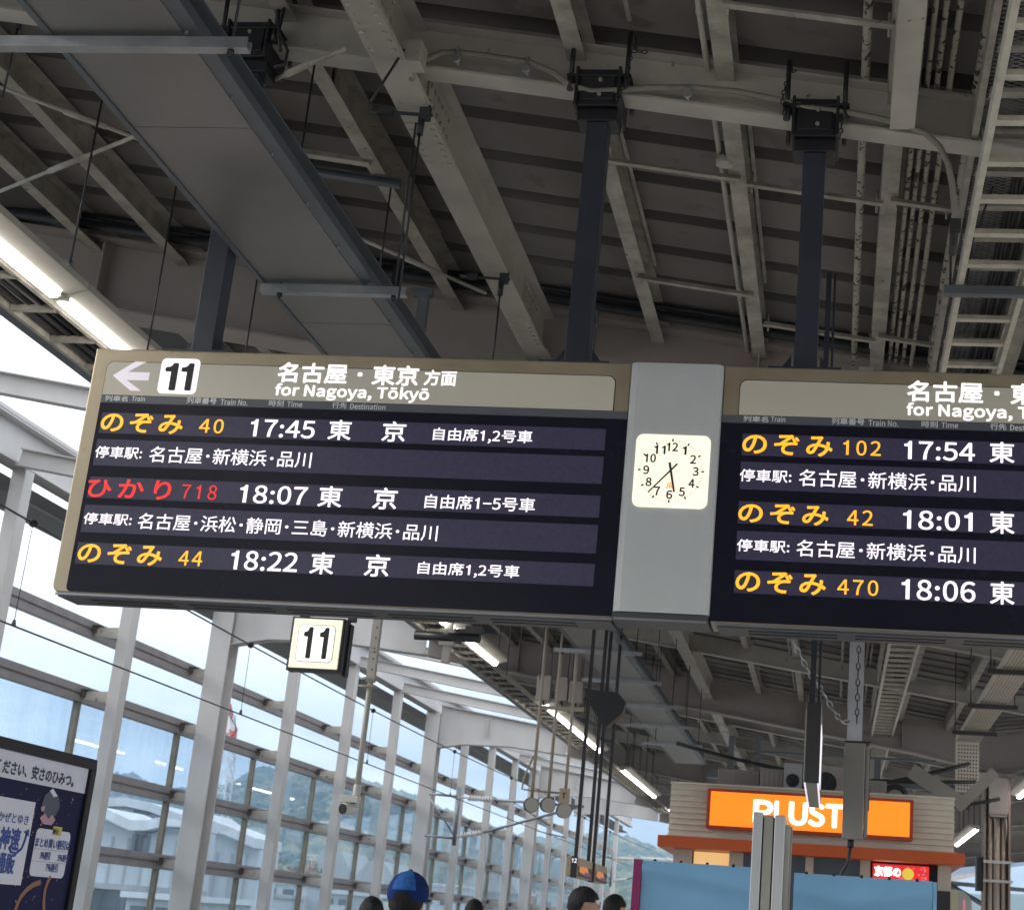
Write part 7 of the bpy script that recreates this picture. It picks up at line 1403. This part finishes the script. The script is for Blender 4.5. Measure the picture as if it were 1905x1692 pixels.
block(575, 588, 1591, 320, 5, 'slim cream tower block with a pale sign on top', 'bld_cream', 'bld_cream', dep=6)
block(130, 235, 1648, 95, 4, 'dark glassy building behind the poster stand', 'bld_glass', 'bld_grey', fz=2.2)
block(236, 330, 1668, 90, 4, 'pale grey building below the nearer factory hall', 'bld_grey', 'bld_roof', fz=1.7)
block(-60, 126, 1640, 92, 4, 'grey building hidden mostly behind the poster stand', 'bld_grey', 'bld_roof', fz=2.2)
# trees
def leaf_tree(px, py, Y, r, m, label):
    q = at(px, py, Y=Y); t = thing('broadleaf_tree', label, 'tree', (q.x, Y, -7), 'trees among the houses')
    hc = q.z-r; b = MB(); b.cyl((q.x, Y, -7), (q.x, Y, hc), r*.12, 8, r*.05)
    for k in range(5): a = k*1.3; b.cyl((q.x, Y, hc-r*.5), (q.x+r*.6*math.cos(a), Y+r*.6*math.sin(a), hc+r*.3), r*.04, 6, r*.015)
    b.build('trunk', 'rust', t)
    b = MB()
    cl = [(random.gauss(0,.42)*r, random.gauss(0,.42)*r, random.gauss(0,.36)*r) for _ in range(16)]
    for _ in range(520):
        c = random.choice(cl); p = Vector((q.x+c[0]+random.gauss(0,.17)*r, Y+c[1]+random.gauss(0,.17)*r, hc+c[2]+random.gauss(0,.15)*r)); s = r*random.uniform(.05,.10)
        u = Vector((random.gauss(0,1), random.gauss(0,1), random.gauss(0,1))).normalized(); v = u.orthogonal(); b.quad(p-u*s, p+v*s*.7, p+u*s, p-v*s*.7)
    b.build('crown', m, t)
for a in ((522,1592,230,5.5,'leaf_a','green tree left of the small orange tree'), (536,1590,225,4.6,'leaf_b','orange red autumn tree among the houses'), (552,1592,230,4.8,'leaf_b','brownish autumn tree right of the orange red one'), (546,1612,215,5.0,'leaf_a','green tree below the orange trees'),
          (508,1600,235,4.6,'leaf_a','green tree beside the white wall post, leftmost by the hall'), (690,1628,260,5,'leaf_a','green tree behind the low houses'), (725,1630,270,5,'leaf_a','green tree by the left edge of the blue cap'), (905,1640,260,6,'leaf_a','green tree behind the long grey building'),
          (965,1648,270,5,'leaf_b','autumn tree right of the long grey building'), (1040,1648,290,5,'leaf_a','green tree near the wall end')):
    leaf_tree(*a)
# red and white crane
YK = 190; kc = thing('tower_crane', 'red and white lattice crane rising beyond the glazed wall', 'crane', at(408,1500,Y=YK))
def lattice(p0, p1, wd, n, name, mats):
    p0 = Vector(p0); p1 = Vector(p1); d = (p1-p0).normalized(); s = d.cross(Vector((0,1,0))).normalized(); f = Vector((0,1,0))
    C = [(s*a+f*c)*(wd/2) for a, c in ((-1,-1),(1,-1),(1,1),(-1,1))]
    for part in range(len(mats)):
        b = MB(); nn = n//len(mats)
        for k in range(part*nn, (part+1)*nn):
            a, c = p0.lerp(p1, k/n), p0.lerp(p1, (k+1)/n)
            for i in range(4):
                b.bar(a+C[i], c+C[i], .16, .16, up=(0,1,.01)); b.bar(a+C[i], c+C[(i+1) % 4], .10, .10, up=(0,1,.01)); b.bar(a+C[i], a+C[(i+1) % 4], .10, .10, up=(.1,.2,1))
        b.build(name, mats[part], kc)
g = lambda px, py: at(px, py, Y=YK)
q = g(411,1500); lattice((q.x, YK, -7), g(421,1385), 2.0, 14, 'mast', ['crane_white','crane_white'])
lattice(g(424,1385), g(411,1285), 1.5, 12, 'boom', ['crane_red','crane_white','crane_red','crane_white'])
b = MB(); b.bar(g(424,1383), g(440,1355), .25, .25); b.bar(g(440,1355), g(436,1382), .25, .25); b.build('rear_frame', 'crane_red', kc)
b = MB()
for a, c in ((440,1355),(412,1290)), ((441,1355),(415,1310)), ((438,1330),(436,1390)), ((440,1355),(430,1312)): b.cyl(g(*a), g(*c), .05, 5)
b.build('stay_cable', 'wire', kc)

# ================================================================== BEYOND THE PLATFORM END, RIGHT SIDE
t = thing('far_canopy', 'white translucent canopy roof beyond the end of the platform roof', 'station roof', (6, 75, 5))
b = MB()
for i in range(9):
    y0, y1 = 66+i*3.2, 66+(i+1)*3.2-.1; z0 = 4.6+.9*math.sin(i*.35); z1 = 4.6+.9*math.sin((i+1)*.35)
    b.quad((3.2, y0, z0+.2), (9.0, y0, z0+1.9), (9.0, y1, z1+1.9), (3.2, y1, z1+.2))
b.build('roof_panel', 'white_roofing', t)
b = MB(); b.poly([(3.4, 67, 4.3), (9, 67, 5.4), (9, 67, 5.9), (3.4, 67, 4.55)], (0,.1,0)); b.build('blue_panel', 'blue_roofing', t)
b = MB()
for x in (4.2, 8.6): b.box((x-.12, 72, -1), (x+.12, 72.3, 5.2)); b.box((x-.12, 90, -1), (x+.12, 90.3, 5.2))
for i in range(4): b.bar((3.2, 66+i*8, 4.45), (9, 66+i*8, 6.2), .15, .3)
b.build('frame', 'white_steel', t)
t = thing('catenary_portal', 'dark lattice portal and grey tubes above the far tracks at the right edge', 'portal', (6, 58, 4))
b = MB(); b.bar((3.0, 58, 3.95), (9.5, 58, 3.75), .12, .14); b.cyl((4.1, 58, 3.85), (7.2, 58, 2.3), .09); b.cyl((4.0, 58, 3.8), (4.6, 58, 3.9), .05); b.cyl((4.6, 58, 2.2), (7.5, 58, 3.1), .07); b.cyl((3.6, 58, 3.3), (3.9, 58, 3.95), .03); b.cyl((5.6, 58, 1.7), (7.2, 58, 2.6), .07)
b.build('beam', 'cant', t); b = MB(); b.cyl((5.35, 57.9, 3.3), (5.35, 57.9, 3.75), .08); b.cyl((6.6, 58, 2.62), (7.2, 58, 2.3), .15); b.build('insulator', 'insul', t)
b = MB(); b.cyl((9.4, 58, -1.4), (9.4, 58, 5), .15); b.build('mast', 'cant', t)
YBo = 30.0; q0, q1, q2 = at(1758,1660,Y=YBo).x, at(1783,1655,Y=YBo).x, at(1808,1670,Y=YBo).x
t = thing('round_booth', 'cream booth with a rounded top corner right of the kiosk', 'booth', ((q0+q2)/2, YBo, 0))
MB().poly([(q0-.6, YBo, 0), (q1, YBo, 0), (q1, YBo, 2.66), (q0-.6, YBo, 2.70)], (0, 1.2, 0)).build('front', 'booth', t)
MB().poly([(q1, YBo+.003, 0), (q2, YBo+.003, 0), (q2, YBo+.003, 2.45), (q2-.05, YBo+.003, 2.56), (q1+.08, YBo+.003, 2.65), (q1, YBo+.003, 2.66)], (0, 1.1, 0)).build('side', 'booth_grey', t)
MB().box((q1+.09, YBo-.002, 2.1), (q1+.12, YBo+.003, 2.5)).build('mark', 'pink', t)

# ================================================================== HAZE
hm = bpy.data.materials.new('haze_air'); hm.use_nodes = True; t_ = hm.node_tree; t_.nodes.clear()
vo = N(t_, 'ShaderNodeVolumePrincipled'); vo.inputs['Color'].default_value = (.52, .75, 1.0, 1); vo.inputs['Density'].default_value = .00052; vo.inputs['Anisotropy'].default_value = .2
t_.links.new(vo.outputs[0], N(t_, 'ShaderNodeOutputMaterial').inputs['Volume'])
hb = MB().box((-2300, -95, -8.5), (1500, 2400, 190)).build('haze', hm); struct(hb, 'stuff')
